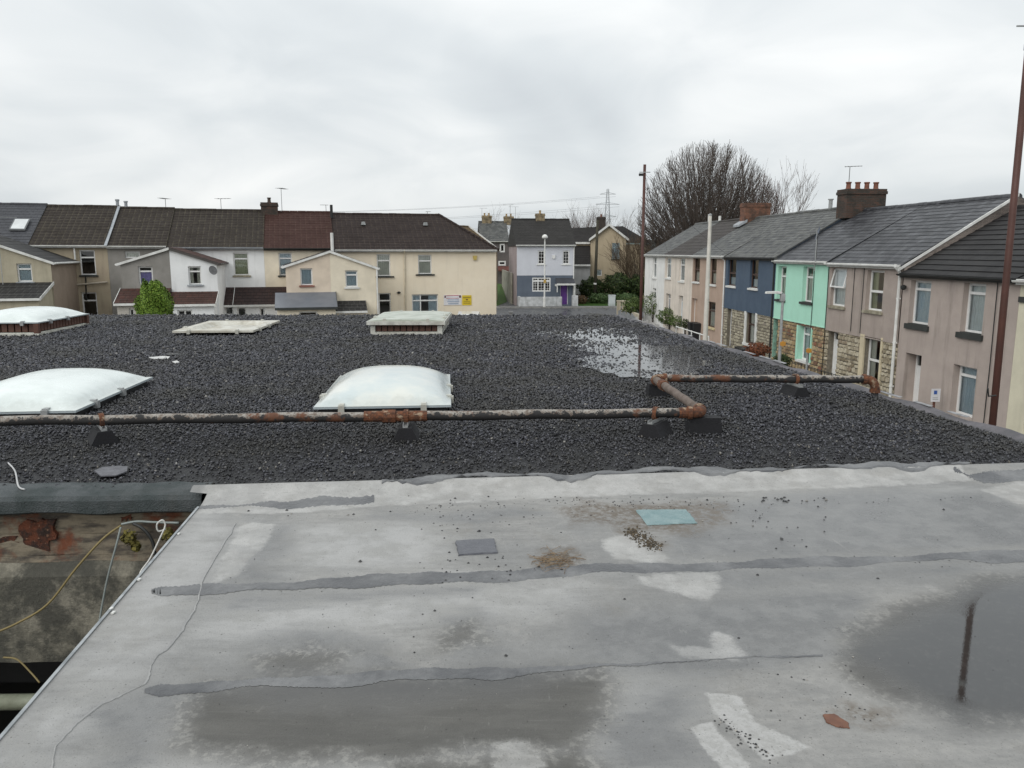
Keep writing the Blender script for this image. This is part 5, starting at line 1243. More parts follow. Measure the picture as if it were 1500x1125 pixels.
# ------------------------------------------------------------------ terrace on the right
SL_OLD = tiles('old_slate', (0.14, 0.142, 0.134), (0.055, 0.057, 0.059), (0.03, 0.031, 0.033), .26, .24, .012, .55, (0.16, 0.155, 0.10), 0, 1.9)
SL_DK = tiles('dark_wet_slate', (0.08, 0.082, 0.09), (0.02, 0.021, 0.025), (0.02, 0.02, 0.022), .26, .24, .012, .42, (0.13, 0.13, 0.125), 0, 1.9, .5)
T_BLK = tiles('black_interlocking', (0.022, 0.021, 0.021), (0.016, 0.015, 0.016), (0.012, 0.012, 0.012), .34, .34, .01, .6, (0.05, 0.045, 0.035), 0, 1.9)
T_BRN = tiles('brown_plain_tiles', (0.06, 0.052, 0.048), (0.048, 0.042, 0.04), (0.025, 0.022, 0.02), .34, .30, .012, .7, (0.09, 0.10, 0.03), 0, 1.9)
RW = rend('white_pebble', (0.80, 0.80, 0.78), None, .4); RC = rend('cream_pebble', (0.72, 0.65, 0.57), None, .4); RT = rend('tan_smooth', (0.45, 0.335, 0.265), None, .2, .15)
RB = M('blue_cladding', (0.066, 0.10, 0.148), .6, (0.06, 0.09, 0.134), 1.2, .05, 20, .12); RG = M('mint_render', (0.42, 0.74, 0.59), .75, (0.39, 0.69, 0.545), 1.2, .08, 50, .10, dirt=(0.2, 0.3, 0.24))
RP = rend('pink_grey_dash', (0.42, 0.355, 0.315), (0.35, 0.295, 0.262), .55, .8); RP2 = rend('pink_dash', (0.455, 0.385, 0.345), (0.39, 0.33, 0.295), .5, .8); RCR = rend('pale_yellow_render', (0.66, 0.62, 0.48), None, .1, .1)
ST_A = islands('rubble_grey', [(0, (0.20, 0.18, 0.14)), (.4, (0.36, 0.33, 0.25)), (.8, (0.47, 0.43, 0.33)), (1, (0.27, 0.24, 0.20))], .9, .3, (14, .5, (0.15, 0.13, 0.10)))
ST_B = islands('rubble_cream', [(0, (0.20, 0.165, 0.11)), (.35, (0.36, 0.315, 0.23)), (.7, (0.52, 0.47, 0.36)), (.9, (0.42, 0.37, 0.28)), (1, (0.22, 0.16, 0.11))], .9, .3, (14, .5, (0.16, 0.13, 0.09)))
ST_C = islands('rubble_brown', [(0, (0.17, 0.12, 0.07)), (.4, (0.36, 0.27, 0.15)), (.75, (0.46, 0.37, 0.23)), (.9, (0.25, 0.11, 0.07)), (1, (0.12, 0.09, 0.06))], .9, .3, (14, .5, (0.14, 0.10, 0.07)))
MORT = M('lime_mortar', (0.22, 0.195, 0.15), .95, (0.14, 0.125, 0.10), 9, .4, 60)
RO = FR.op
def rhouse(label, u0, u1, ze, zr, wmat, rmat, ops, n=18, stone=None, split=None, ridge=None, gut=WHITEP, ov=.16, sz=.26, th=.24, lift=.014, group='terrace along the street'):
    T = Thing('terraced_house', label, 'house', (u0, 0, 0), FR, group); u0 += .003; u1 -= .003
    if stone:
        up = [o for o in ops if o[3] > split]; lo = [o for o in ops if o[2] < split]
        T.part('wall', shell(front_wall(MB(), u0, u1, split, ze, up, -.03, .27), u0, u1, ze, 7.2, zr, 3.6), wmat)
        lw = T.part('lower_wall', front_wall(MB(), u0, u1, 0, split, lo, .01, .25), MORT)
        rubble(T, u0, u1, .0, split - .01, lo, stone, .01, sz, int(u0 * 10) % 97, lw)
        T.part('wall_drip', MB().box(u0, u1, -.045, .0, split - .025, split + .01), wmat)
    else: T.part('wall', shell(front_wall(MB(), u0, u1, 0, ze, ops, 0.0, th), u0, u1, ze, 7.2, zr, 3.6), wmat)
    gable_roof(T, u0, u1, ze + .03, zr, 3.6, 7.2, rmat, n, ov, ridge=ridge, lift=lift)
    gutter(T, u0 + .01, u1 - .01, ze - .05, gut, y=-.22)
    T.u0, T.u1, T.ze, T.zr = u0, u1, ze, zr
    return T
U = lambda px, py: FR.hit(px, py)[0]
ub = [U(945, 385), U(974, 385), U(1015, 385), U(1064, 385), U(1138, 388), U(1216, 395), U(1324, 405), U(1493, 440)]
ub.append(ub[-1] + 5.0)
zE = [FR.hit(950, 372.5)[1], FR.hit(990, 373)[1], FR.hit(1040, 374)[1], FR.hit(1100, 376)[1], FR.hit(1175, 381)[1], FR.hit(1270, 385.5)[1], FR.hit(1400, 402)[1]]
RID = terr
# white house at the far end
ops = [RO(956, 961.5, 377, 407), RO(956, 961, 422, 438)]
T = rhouse('white pebbledashed house at the end of the street terrace', ub[0], ub[1], zE[0], 6.95, RW, SL_OLD, ops); window(T, ops[0], transom=.3, curtain=CURT, sill=WHITEP); window(T, ops[1], transom=.3, curtain=CURT)
T.part('roof_pipe', MB().tube([(T.u0 + 2.6, 3.6, 6.9), (T.u0 + 2.6, 3.6, 7.5)], .07, 8), WHITEP); T.part('roof_pipe', MB().tube([(T.u1 - .2, 3.6, 6.9), (T.u1 - .2, 3.6, 7.3)], .09, 8), WHITEP)
ops = [RO(975.5, 983, 377.5, 407.5), RO(995, 1003, 378, 412), RO(975, 981.5, 430, 478), RO(993.5, 999.5, 433, 480)]
T = rhouse('cream pebbledashed house with dark brown tiled roof', ub[1], ub[2], zE[1], 6.95, RC, T_BRN, ops, 11)
for o in ops[:2]: window(T, o, curtain=CURT, sill=WHITEP)
door(T, ops[2], M('grey_door', (0.3, 0.3, 0.33), .5), fan=.3); door(T, ops[3], M('pale_blue_door', (0.45, 0.55, 0.62), .5), fan=.35)
chimney(T, T.u1 - .1, 3.6, .75, 1.5, 6.6, FR.hit(1105, 298, 3.6)[1], bricks('orange_brick', (0.20, 0.08, 0.045), (0.12, 0.05, 0.03), (0.13, 0.095, 0.07)), 0)
T.part('flashing', MB().prism([(2.5, 6.42), (3.0, 6.68), (3.0, 6.85), (2.5, 6.55)], lambda p, t: (t, p[0], p[1]), T.u1 - .55, T.u1 + .30), LEAD)
ops = [RO(1015.8, 1025, 376, 413), RO(1040, 1049.5, 376.5, 417), RO(1036, 1047.5, 442, 480), RO(1012.3, 1020.5, 437, 500)]
T = rhouse('tan rendered house with slate roof and brown windows', ub[2], ub[3], zE[2], 6.95, RT, SL_OLD, ops)
for o in ops[:2]: window(T, o, mat=BROWNW, sill=WHITEP, curtain=CURT_C, transom=.5, cur_top=.4)
window(T, ops[2], mat=BROWNW, curtain=CURT_C, sill=M('yellow_sill', (0.6, 0.5, 0.3), .7), transom=.35, cur_top=.7); door(T, ops[3], M('tan_door', (0.5, 0.36, 0.27), .6))
downpipe(T, T.u1 - .05, 0, zE[2], WHITEP)
s2 = FR.hit(1096, 456.5)[1]
ops = [RO(1067, 1079, 377, 419), RO(1099.5, 1111.5, 378, 422.5), RO(1064.8, 1071.5, 452, 508), RO(1093.5, 1107, 457, 504)]
T = rhouse('dark blue house over grey rubble stone with slate roof', ub[3], ub[4], zE[3], 6.97, RB, SL_OLD, ops, stone=ST_A, split=s2, sz=.19, gut=BLACKP)
for o in ops[:2]: window(T, o, y=-.03, mat=BROWNW, sill=WHITEP, transom=.55, curtain=CURT_B, cur_top=.3)
door(T, ops[2], M('dark_door', (0.03, 0.03, 0.035), .5), fan=.35); window(T, ops[3], mat=BROWNW, transom=.4, curtain=CURT_C)
a, b, c, d = ops[3]
for s, x0 in ((0, a - .22), (1, b)):
    q = MB()
    for k in range(7): q.box(x0 + (.0 if s else .05 * (k % 2)), x0 + (.17 + .05 * (k % 2) if s else .22), -.055, .0, c + (d - c) * k / 7, c + (d - c) * (k + 1) / 7 - .003)
    T.part('window_quoins', q, WHITEP)
T.part('lower_sill', MB().box(a - .25, b + .25, -.09, .01, c - .12, c), WHITEP)
downpipe(T, T.u1 - .12, 0, zE[3] - .02, BLACKP)
T.part('roof_vent', MB().lathe([(.09, 0), (.09, .45), (.13, .46), (.13, .5)], (T.u0 + 3.4, 3.6, 6.95), 10), GALV)
chimney(T, T.u1 + .05, 3.6, .85, 1.75, 6.45, FR.hit(1253, 279, 3.6)[1], SOOT, 4, terr, 'y')
aerial(T, (T.u1 - .35, 3.2, 7.0), FR.hit(1225, 248, 3.2)[1] - 7.0, R(60), .7, 6)
s3 = FR.hit(1170, 472)[1]
ops = [RO(1140, 1152, 390, 439), RO(1176.5, 1191.5, 390.5, 443), RO(1169.5, 1187.5, 478, 529), RO(1130.5, 1138.5, 467, 524)]
T = rhouse('mint green house over brown rubble stone', ub[4], ub[5], zE[4], 6.80, RG, SL_DK, ops, stone=ST_C, split=s3, sz=.20)
for o in ops[:2]: window(T, o, y=-.03, recess=.16, sill=DSILL, transom=.3, curtain=CURT_C, cur_top=.8)
window(T, ops[2], recess=.2, transom=.24, curtain=CURT, sill=WHITEP); a, b, c, d = ops[2]
T.part('window_surround', MB().box(a - .14, a, -.05, .012, c, d).box(b, b + .12, -.05, .012, c, d).quad((a + .004, .0, c), (a + .004, .2, c), (a + .004, .2, d), (a + .004, .0, d)), RG)
door(T, ops[3], M('dark_brown_door', (0.05, 0.035, 0.03), .5))
for x in (1193, 1214): u = U(x, 420); T.part('cable', MB().tube([(u, -.05, zE[4] - .1), (u + .02, -.05, s3 + 1.0), (u, -.06, .2)], .014, 5), BLACKP)
dish(T, (U(1205, 378) - .3, -.1, FR.hit(1209, 341, 0)[1]), .27, (-.3, -.9, .25), M('blue_grey_dish', (0.09, 0.11, 0.15), .5), (U(1201, 378), -.15, zE[4] + .1))
T.part('mast', MB().tube([(U(1201, 378), -.18, zE[4] - .4), (U(1201, 378), -.18, zE[4] + 1.15)], .02, 6), GALV)
s4 = FR.hit(1265, 493)[1]
ops = [RO(1218.5, 1240, 393, 449), RO(1270, 1295, 396, 456), RO(1265, 1289.5, 494, 566), RO(1212, 1226, 486, 552)]
T = rhouse('pinkish grey pebbledash house over cream rubble stone', ub[5], ub[6], zE[5], 6.80, RP, SL_DK, ops, stone=ST_B, split=s4, sz=.205, ridge=None)
window(T, ops[0], y=-.03, recess=.12, sill=STSILL, transom=.5, curtain=CURT, tilt=True); window(T, ops[1], y=-.03, recess=.14, sill=STSILL, transom=.52, curtain=CURT_G, cur_split=True)
window(T, ops[2], recess=.16, transom=.48, curtain=CURT_C, cur_split=True); a, b, c, d = ops[2]
T.part('window_surround', MB().box(a - .26, a, -.045, .012, c, d + .05).box(b, b + .10, -.045, .012, c, d + .05), M('cream_surround', (0.62, 0.54, 0.38), .8))
door(T, ops[3], WHITE, recess=.22, fan=.3)
downpipe(T, T.u1 - .08, 0, zE[5], WHITEP, y=-.08, r=.05)
for x in (1252, 1266): u = U(x, 420); T.part('cable', MB().tube([(u, -.045, zE[5] - .1), (u + .01, -.045, s4 + .1)], .012, 5), DSILL)
kk = (6.80 - zE[5]) / 3.6
T.part('verge_board', MB().prism([(-.2, zE[5] - .2 * kk - .1), (3.6, 6.76), (3.6, 6.85), (-.2, zE[5] - .2 * kk - .01)], lambda p, t: (t, p[0], p[1]), T.u1 - .02, T.u1 + .03), WHITEP)
ops = [RO(1332, 1362, 411, 476), RO(1409, 1441.5, 415, 489), RO(1323.5, 1347, 518, 600), RO(1393.5, 1428, 536, 611)]
T = rhouse('pink pebbledash house with black interlocking tile roof and dark sills', ub[6], ub[7], zE[6], 6.42, RP2, T_BLK, ops, 14, gut=BLACKP, th=.5, lift=.026)
window(T, ops[0], recess=.16, sill=DSILL, sill_h=.16, transom=.2, curtain=CURT_B); window(T, ops[1], recess=.16, sill=DSILL, sill_h=.16, transom=.2, curtain=CURT)
door(T, ops[2], WHITE, recess=.36, fan=.4); window(T, ops[3], recess=.2, transom=.2, curtain=CURT_B, sill=None)
u = U(1462, 430); T.part('cable', MB().tube([(u, -.04, zE[6] - .1), (u + .02, -.04, 2), (u, -.04, 0)], .014, 5), BLACKP)
T.part('security_light', MB().lathe([(.03, 0), (.09, .05), (.09, .13), (.03, .16)], (T.u0 + .25, -.14, zE[6] - .55), 10), BLACKP)
ops = [(ub[7] + 1.2, ub[7] + 2.2, 2.4, 3.9), (ub[7] + .6, ub[7] + 1.7, 0, 2.1)]
T = rhouse('pale yellow house beyond the brown telegraph pole', ub[7], ub[8], zE[6] - .02, 6.4, RCR, T_BLK, ops, 11); window(T, ops[0], sill=DSILL, curtain=CURT, recess=.16); door(T, ops[1], WHITE, fan=.3)
T.part('dark_band', MB().box(ub[7] + .02, ub[7] + .5, -.05, -.001, zE[6] - .62, zE[6] - .48), DSILL)

# small street things in front of the terrace
def post_sign():
    p = at_d(1369, 580, 22.4)
    T = Thing('street_sign', 'small white notice on a brown post before pink house', 'sign', (p.x, p.y, 0))
    T.part('post', MB().tube([(p.x, p.y, 0), (p.x, p.y, p.z + .2)], .035, 8), M('brown_post', (0.12, 0.045, 0.03), .6))
    T.part('plate', MB().box(p.x - .13, p.x + .13, p.y - .06, p.y - .045, p.z - .16, p.z + .22), wht)
    T.part('symbol', MB().box(p.x - .06, p.x + .03, p.y - .066, p.y - .061, p.z + .06, p.z + .17), M('sign_blue', (0.05, 0.12, 0.4), .5))
    T.part('lettering', MB().box(p.x - .08, p.x + .08, p.y - .066, p.y - .061, p.z - .10, p.z - .085).box(p.x - .08, p.x + .06, p.y - .066, p.y - .061, p.z - .05, p.z - .035), M('sign_grey', (0.35, 0.35, 0.35), .5))
post_sign()
def lamp(px, pyb, D, ztop, label, arm=None, head=True, r=.06, mat=GALV, dome=False):
    p = at_d(px, pyb, D); T = Thing('street_lamp', label, 'street lamp', (p.x, p.y, 0)); x, y = p.x, p.y
    T.part('column', MB().tube([(x, y, 0), (x, y, 1.0), (x, y, 1.02), (x, y, ztop)], [r * 1.5, r * 1.5, r, r * .7], 10), mat, smooth=False)
    if arm: T.part('lamp_arm', MB().tube([(x, y, ztop - .05), (x + arm * .3, y, ztop), (x + arm, y, ztop + .04)], r * .6, 8), mat)
    if dome: T.part('lamp_head', MB().lathe([(.06, -.05), (.24, .0), (.27, .08), (.24, .2), (.14, .3), (.03, .34)], (x, y, ztop), 14), WHITEP, smooth=True)
    elif head:
        q = x + (arm or 0)
        T.part('lamp_head', MB().prism([(-.22, 0), (.2, 0), (.24, .04), (.14, .07), (-.2, .055)], lambda v, t: (q + v[0], y + t, ztop + v[1]), -.08, .08), WHITEP)
    return T, x, y
T, x, y = lamp(1142, 520, 22.5, at_d(1136, 430, 22.5).z, 'short grey street lamp with arm outside the mint house', -.28, True, .05)
T.part('lamp_box', MB().box(x - .07, x + .05, y - .06, y + .06, at_d(1142, 432, 22.5).z - .18, at_d(1142, 432, 22.5).z + .02), GALV)
# amber repeater lamps
amb = M('amber_plate', (0.52, 0.25, 0.04), .6)
for px, py, D, lb in ((1145, 503, 22.4, 'small amber plate on the grey street lamp column'), (1183, 513, 23.2, 'small amber plate on a thin post outside mint house')):
    p = at_d(px, py, D); T = Thing('amber_plate', lb, 'sign', (p.x, p.y, p.z - .1))
    T.part('plate', MB().prism([(-.08, -.05), (.0, -.075), (.08, -.05), (.08, .05), (.0, .075), (-.08, .05)], lambda v, t: (p.x + v[0], p.y + t, p.z + v[1]), -.11, -.09), amb)
    T.part('bracket', MB().box(p.x - .02, p.x + .02, p.y - .09, p.y, p.z - .02, p.z + .02), GALV)
    if px > 1150: T.part('post', MB().tube([(p.x, p.y, 0), (p.x, p.y, p.z + .08)], .03, 8), GALV)
p = at_d(1033, 497, 33); T = Thing('white_pole', 'tall plain white pole in front of the tan house', 'pole', (p.x, p.y, 0))
T.part('shaft', MB().tube([(p.x, p.y, 0), (p.x, p.y, 2.0), (p.x + .0, p.y, at_d(1039, 316, 33).z)], [.10, .10, .065], 10), M('cream_white_pole', (0.66, 0.63, 0.57), .5)); T.part('cap', MB().lathe([(.06, 0), (.075, .01), (.075, .05), (.02, .09)], (p.x, p.y, at_d(1039, 316, 33).z), 10), GALV)
# front walls, rails, bins and plants
T = Thing('garden_wall', 'grey front garden wall with fence boards before the white house', 'wall', tuple(FR.w(ub[0] + 2, -1.7, .1)))
e = [FR.w(ub[0] - .5 + i * .42, -1.75, .1) for i in range(26)]
for i in range(25):
    a, b = e[i], e[i + 1]; h = .75 + .1 * math.sin(i * 2.2)
    if i < 12: T.part('board', MB().prism([(a.x, a.y), (b.x, b.y - .02 + .04), (b.x + .04, b.y), (a.x + .04, a.y)], lambda q, t: (q[0], q[1], t), .1, .1 + h), M('grey_board', (0.24, 0.25, 0.26), .8, kind='Position'))
    else: T.part('board', MB().prism([(a.x, a.y), (b.x, b.y + .03), (b.x + .04, b.y), (a.x + .04, a.y)], lambda q, t: (q[0], q[1], t), .1, .1 + h * .85), M('pale_board', (0.42, 0.41, 0.40), .8, kind='Position'))
T = Thing('handrail', 'white tubular handrail outside the dark blue house', 'railing', tuple(FR.w(ub[3] - .5, -1.7, .1)))
P = [FR.w(ub[3] - 2.4 + i * 1.3, -1.75, .1) for i in range(5)]
T.part('rail', MB().tube([p + Vector((0, 0, .9)) for p in P], .03, 6).tube([p + Vector((0, 0, .5)) for p in P], .022, 6), WHITEP)
for p in P: T.part('post', MB().tube([p, p + Vector((0, 0, .95))], .03, 6), WHITEP)
def wbin(px, py, D, label, mat):
    p = at_d(px, py, D); T = Thing('wheelie_bin', label, 'bin', (p.x, p.y, 0.1)); x, y = p.x, p.y
    mb = MB(); mb.v = [(x + a * .22, y + b * .25, .12) for a, b in ((-1, -1), (1, -1), (1, 1), (-1, 1))] + [(x + a * .29, y + b * .33, 1.0) for a, b in ((-1, -1), (1, -1), (1, 1), (-1, 1))]
    mb.f = [(0, 3, 2, 1), (4, 5, 6, 7), (0, 1, 5, 4), (1, 2, 6, 5), (2, 3, 7, 6), (3, 0, 4, 7)]
    T.part('tub', mb, mat); T.part('lid', MB().prism([(-.35, 1.002), (.38, 1.002), (.36, 1.05), (0, 1.09), (-.35, 1.05)], lambda q, t: (x + t, y + q[0], q[1]), -.31, .31), mat)
    for s in (-1, 1): T.part('wheel', MB().tube([(x + s * .2, y + .3, .2), (x + s * .26, y + .3, .2)], .1, 10), BLACKP)
BK = M('black_plastic', (0.018, 0.018, 0.02), .5)
q = FR.w(ub[2] + 1.0, -1.3, 0); wbin(1016, 485, q.y, 'black wheelie bin by the tan front door, beside its twin', BK); wbin(1021.5, 487, q.y - .4, 'black wheelie bin beside its twin, nearer the white pole', BK)
def planter(px, py, D, label, w_=1.3):
    p = at_d(px, py, D); T = Thing('planter', label, 'planter', (p.x, p.y, 0.1))
    T.part('trough', MB().prism([(-.22, .1), (.22, .1), (.28, .55), (-.28, .55)], lambda q, t: (p.x + q[0], p.y + t, q[1]), -w_/2, w_/2), BK)
    return p
planter(1090, 505, FR.w(ub[3] + 3, 0, 0).y - .6, 'black trough planter under the blue house window'); planter(1105, 506, FR.w(ub[3] + 4.2, 0, 0).y - .7, 'black trough planter beside blue house downpipe', .9)
T = Thing('front_wall', 'low rubble front wall with black railings outside pinkish grey house', 'wall', tuple(FR.w(ub[5] + 2, -1.3, 0)), None)
a, b = FR.w(ub[5] - 1.0, -1.2, 0), FR.w(ub[6] - .2, -1.2, 0); dr = (b - a).normalized()
T.part('wall', MB().prism([(a.x, a.y), (b.x, b.y), (b.x - .25, b.y), (a.x - .25, a.y)], lambda q, t: (q[0], q[1], t), .0, .55), ST_C)
for i in range(22):
    p = a.lerp(b, (i + .5) / 22); T.part('railing_bar', MB().tube([(p.x - .12, p.y, .55), (p.x - .12, p.y, .95)], .012, 5), BLACKP)
T.part('railing_top', MB().tube([(a.x - .12, a.y, .92), (b.x - .12, b.y, .92)], .015, 5), BLACKP)
# cream walls at the street corner
T = Thing('corner_wall', 'cream boundary wall with stout pillars at the street corner', 'wall', tuple(at_d(914, 465, 57))[:2] + (0,))
CW = M('cream_wall', (0.58, 0.52, 0.42), .85, (0.42, 0.37, 0.28), 2, .2, 30, .4, kind='Position')
for px, pt, D in ((906.5, 440, 57), (914, 440, 56.4), (920, 441, 56)):
    p = at_d(px, pt, D); T.part('pillar', MB().box(p.x - .13, p.x + .13, D - .13, D + .13, 0, p.z - .08).box(p.x - .16, p.x + .16, D - .16, D + .16, p.z - .08, p.z), CW)
a, b = at_d(921, 455, 55.8), at_d(937, 459, 52); T.part('panel', MB().prism([(a.x, a.y), (b.x, b.y), (b.x + .15, b.y + .05), (a.x + .15, a.y + .05)], lambda q, t: (q[0], q[1], t), 0, a.z), CW)
a, b = at_d(906, 452, 57.2), at_d(921, 453, 55.9); T.part('panel', MB().prism([(a.x, a.y), (b.x, b.y), (b.x + .1, b.y + .12), (a.x + .1, a.y + .12)], lambda q, t: (q[0], q[1], t), 0, a.z - .25), CW)
# poles
def pole(name, base, lean, h, r0, r1, mat, label, extra=None):
    b = Vector(base); T = Thing(name, label, 'pole', base)
    T.part('shaft', MB().tube([b, b + Vector((lean, 0, h))], [r0, r1], 14), mat, smooth=True)
    return T, b, b + Vector((lean, 0, h))
RPOLE = M('red_brown_pole', (0.085, 0.032, 0.023), .6, (0.06, 0.025, 0.019), 3, .15, 30, .3, kind='Position')
p = at_d(1456.5, 622, 9.6); PX = p.x
T, b, tp = pole('telegraph_pole', (p.x, 9.6, 0), -.075, 8.9, .045, .037, RPOLE, 'tall red-brown telegraph pole before the pink pebbledash house')
T.part('crossarm', MB().box(tp.x - .18, tp.x + .04, 9.54, 9.556, 7.585, 7.60), GALV)
for z in (2.2, 2.75, 3.3): T.part('step_iron', MB().tube([(p.x - .08, 9.5, z), (p.x - .2, 9.45, z), (p.x - .22, 9.45, z + .1)], .01, 6), BLACKP)
T.part('band', MB().tube([(p.x - .062, 9.6, 7.35), (p.x - .0625, 9.6, 7.41)], .048, 14), GALV)
p = at_d(938.5, 460, 30); T, b, tp2 = pole('telegraph_pole', (p.x, 30, 0), .0, at_d(943, 241, 30).z, .062, .052, RPOLE, 'slim red-brown telegraph pole at the street corner, bare tree behind')
T.part('crossarm', MB().box(tp2.x - .2, tp2.x + .2, 29.9, 29.93, tp2.z - .30, tp2.z - .27), GALV)
for s in (-.18, -.1): T.part('insulator', MB().lathe([(.03, 0), (.045, .03), (.045, .08), (.02, .1)], (tp2.x + s, 29.93, tp2.z - .42), 8), BLACKP)
p = at_d(871, 440, 76); T, b, tp3 = pole('telegraph_pole', (p.x, 76, 0), .15, at_d(877, 322, 76).z, .16, .12, M('dark_pole_wood', (0.05, 0.045, 0.03), .8), 'dark wooden telegraph pole on the lawn before buff gabled house')
T.part('marker', MB().tube([(p.x + .02, 76, 1.9), (p.x + .02, 76, 2.05)], .165, 12), WHITEP)
def wire(a, b, sag, label, r=.012):
    a, b = Vector(a), Vector(b); P = [a.lerp(b, i / 24) - Vector((0, 0, sag * 4 * (i / 24) * (1 - i / 24))) for i in range(25)]
    o = single('overhead_wire', MB().tube(P, r, 4), DSILL, label, 'wire', tuple(a), 'overhead wires')
wire(tp2 - Vector((0, 0, .3)), FR.w(ub[3] + 1, 0, zE[3] - .1), .3, 'thin wire from the corner pole to the dark blue house', .006)
wire(tp2 - Vector((0, 0, .3)), FR.w(ub[1] + 1, 0, zE[1] - .1), .2, 'thin wire from the corner pole to the cream pebbledashed house', .006)
# ------------------------------------------------------------------ corner house with the purple door
FP = Frame((at_d(757, 447, 73.0).x, 73.0), 6.0)
PO = FP.op
P_LIL = rend('pale_lilac_render', (0.60, 0.615, 0.66), (0.56, 0.575, 0.62), .1, .1); P_SLT = rend('slate_blue_render', (0.12, 0.145, 0.185), None, .1, .1); P_PNK = rend('pinkish_gable', (0.36, 0.30, 0.30), None, .2)
u1 = FP.hit(841, 400)[0]; zs = FP.hit(800, 403.5)[1]; ze = FP.hit(800, 358)[1]; zr = FP.hit(790, 321, 3.6)[1]
T = Thing('detached_house', 'pale lilac and slate blue house with purple door', 'house', (0, 0, 0), FP)
ow = [PO(788, 798, 367, 387), PO(824, 834, 367, 387), PO(779.5, 806.5, 406.5, 427), PO(820.5, 832, 417, 446)]
mb = front_wall(MB(), 0, u1, zs, ze, ow[:2], -.02); T.part('wall', mb, P_LIL)
T.part('lower_wall', front_wall(MB(), 0, u1, 0, zs, ow[2:], 0), P_SLT)
mb = MB()
for u in (0, u1): mb.quad((u, -.02, 0), (u, 7.2, 0), (u, 7.2, ze), (u, 3.6, zr - .05), (u, -.02, ze))
mb.quad((0, 7.2, 0), (u1, 7.2, 0), (u1, 7.2, ze), (0, 7.2, ze)); T.part('gable_wall', mb, P_PNK)
gable_roof(T, -.12, u1 + .12, ze + .05, zr, 3.6, 7.2, tiles('dark_plain_tiles', (0.042, 0.040, 0.038), (0.034, 0.032, 0.031), (0.02, 0.02, 0.02), .3, .2, .012, .8, (0.07, 0.065, 0.05), 0, 1.7), 16, .25)
gutter(T, -.1, u1 + .1, ze - .08, WHITEP, -.3, .07)
window(T, ow[0], y=-.02, recess=.06, transom=0, grid=(2, 4), sill=WHITEP, fw=.1, sill_w=.15); window(T, ow[1], y=-.02, recess=.06, transom=0, grid=(2, 4), sill=WHITEP, fw=.1, sill_w=.12)
window(T, ow[2], recess=.03, transom=.26, mull=(.32, .68), grid=(6, 5), fw=.11)
door(T, ow[3], M('purple_door', (0.13, 0.045, 0.26), .45), recess=.1)
a, b, c, d = ow[3]
T.part('porch_roof', MB().prism([(-.9, d + .12), (-.02, d + .62), (-.02, d + .5), (-.9, d + .02)], lambda p, t: (t, p[0], p[1]), a - .45, u1 - .05), M('porch_slate', (0.05, 0.052, 0.06), .6))
T.part('porch_fascia', MB().box(a - .47, u1 - .03, -.95, -.9, d - .02, d + .14).box(a - .5, a - .45, -.93, -.02, d - .12, d + .08), WHITEP)
for u in (a - .42, u1 - .08): T.part('porch_post', MB().box(u - .04, u + .04, -.9, -.82, d - .65 if u < a else 0, d + .02), WHITEP)
u, z = FP.hit(811, 376); T.part('alarm_box', MB().prism([(-.14, -.13), (0, -.2), (.14, -.13), (.14, .15), (-.14, .15)], lambda p, t: (u + p[0], t, z + p[1]), -.12, -.022), WHITE)
chimney(T, FP.hit(791, 318, 3.6)[0], 3.6, .85, .6, zr - .3, FP.hit(791, 313, 3.6)[1], BUFFB, 1, BUFFPOT)
T.part('downpipe', MB().tube([(u1 - .06, -.08, ze), (u1 - .06, -.08, 0)], .05, 8), WHITEP)
aerial(T, (-.1, 5.0, zr - .6), 2.0, R(170), 1.0, 5)
T = Thing('forecourt_wall', 'low whitewashed wall before the purple door house', 'wall', tuple(FP.w(2, -1.2, 0)), None)
WW = M('whitewash', (0.56, 0.57, 0.58), .85, (0.36, 0.37, 0.37), 2.5, .2, 30, .5, kind='Position')
def fb(u0, u1, y0, y1, h, n):
    P = [FP.w(u, y, 0) for u, y in ((u0, y0), (u1, y0), (u1, y1), (u0, y1))]
    return T.part(n, MB().prism([(p.x, p.y) for p in P], lambda q, t: (q[0], q[1], t), 0, h), WW)
fb(.05, FP.hit(823, 440, -1.3)[0], -1.4, -1.2, .95, 'wall'); fb(.05, .25, -1.19, -.03, .95, 'wall'); fb(FP.hit(838, 440, -1.3)[0], FP.hit(846, 440, -1.3)[0], -1.55, -1.1, 1.05, 'pillar')
L1, x, y = lamp(797.5, 448, 70.9, at_d(799, 349, 70.9).z, 'tall street lamp with white head before lilac house', .0, True, .075, WHITEP, True)
p = at_d(798, 412, 70.9); L1.part('amber_plate', MB().box(p.x - .12, p.x + .12, 70.7, 70.75, p.z - .15, p.z + .15), M('dull_amber', (0.5, 0.33, 0.08), .6))
# utility cabinet
p = at_d(896, 446, 72.5); z1 = at_d(896, 432, 72.5).z
T = Thing('utility_cabinet', 'pale grey utility cabinet at the edge of the lawn', 'cabinet', (p.x, 72.5, .1))
T.part('body', MB().box(p.x - .31, p.x + .31, 72.3, 72.7, .1, z1 - .05), M('pale_grey_metal', (0.50, 0.54, 0.54), .5)); T.part('top', MB().box(p.x - .34, p.x + .34, 72.27, 72.73, z1 - .05, z1), M('pale_grey_metal2', (0.56, 0.6, 0.6), .5))
for s in (-1, 1): T.part('door', MB().box(p.x + s * .155 - .14, p.x + s * .155 + .14, 72.285, 72.299, .2, z1 - .1), MATS['pale_grey_metal'])
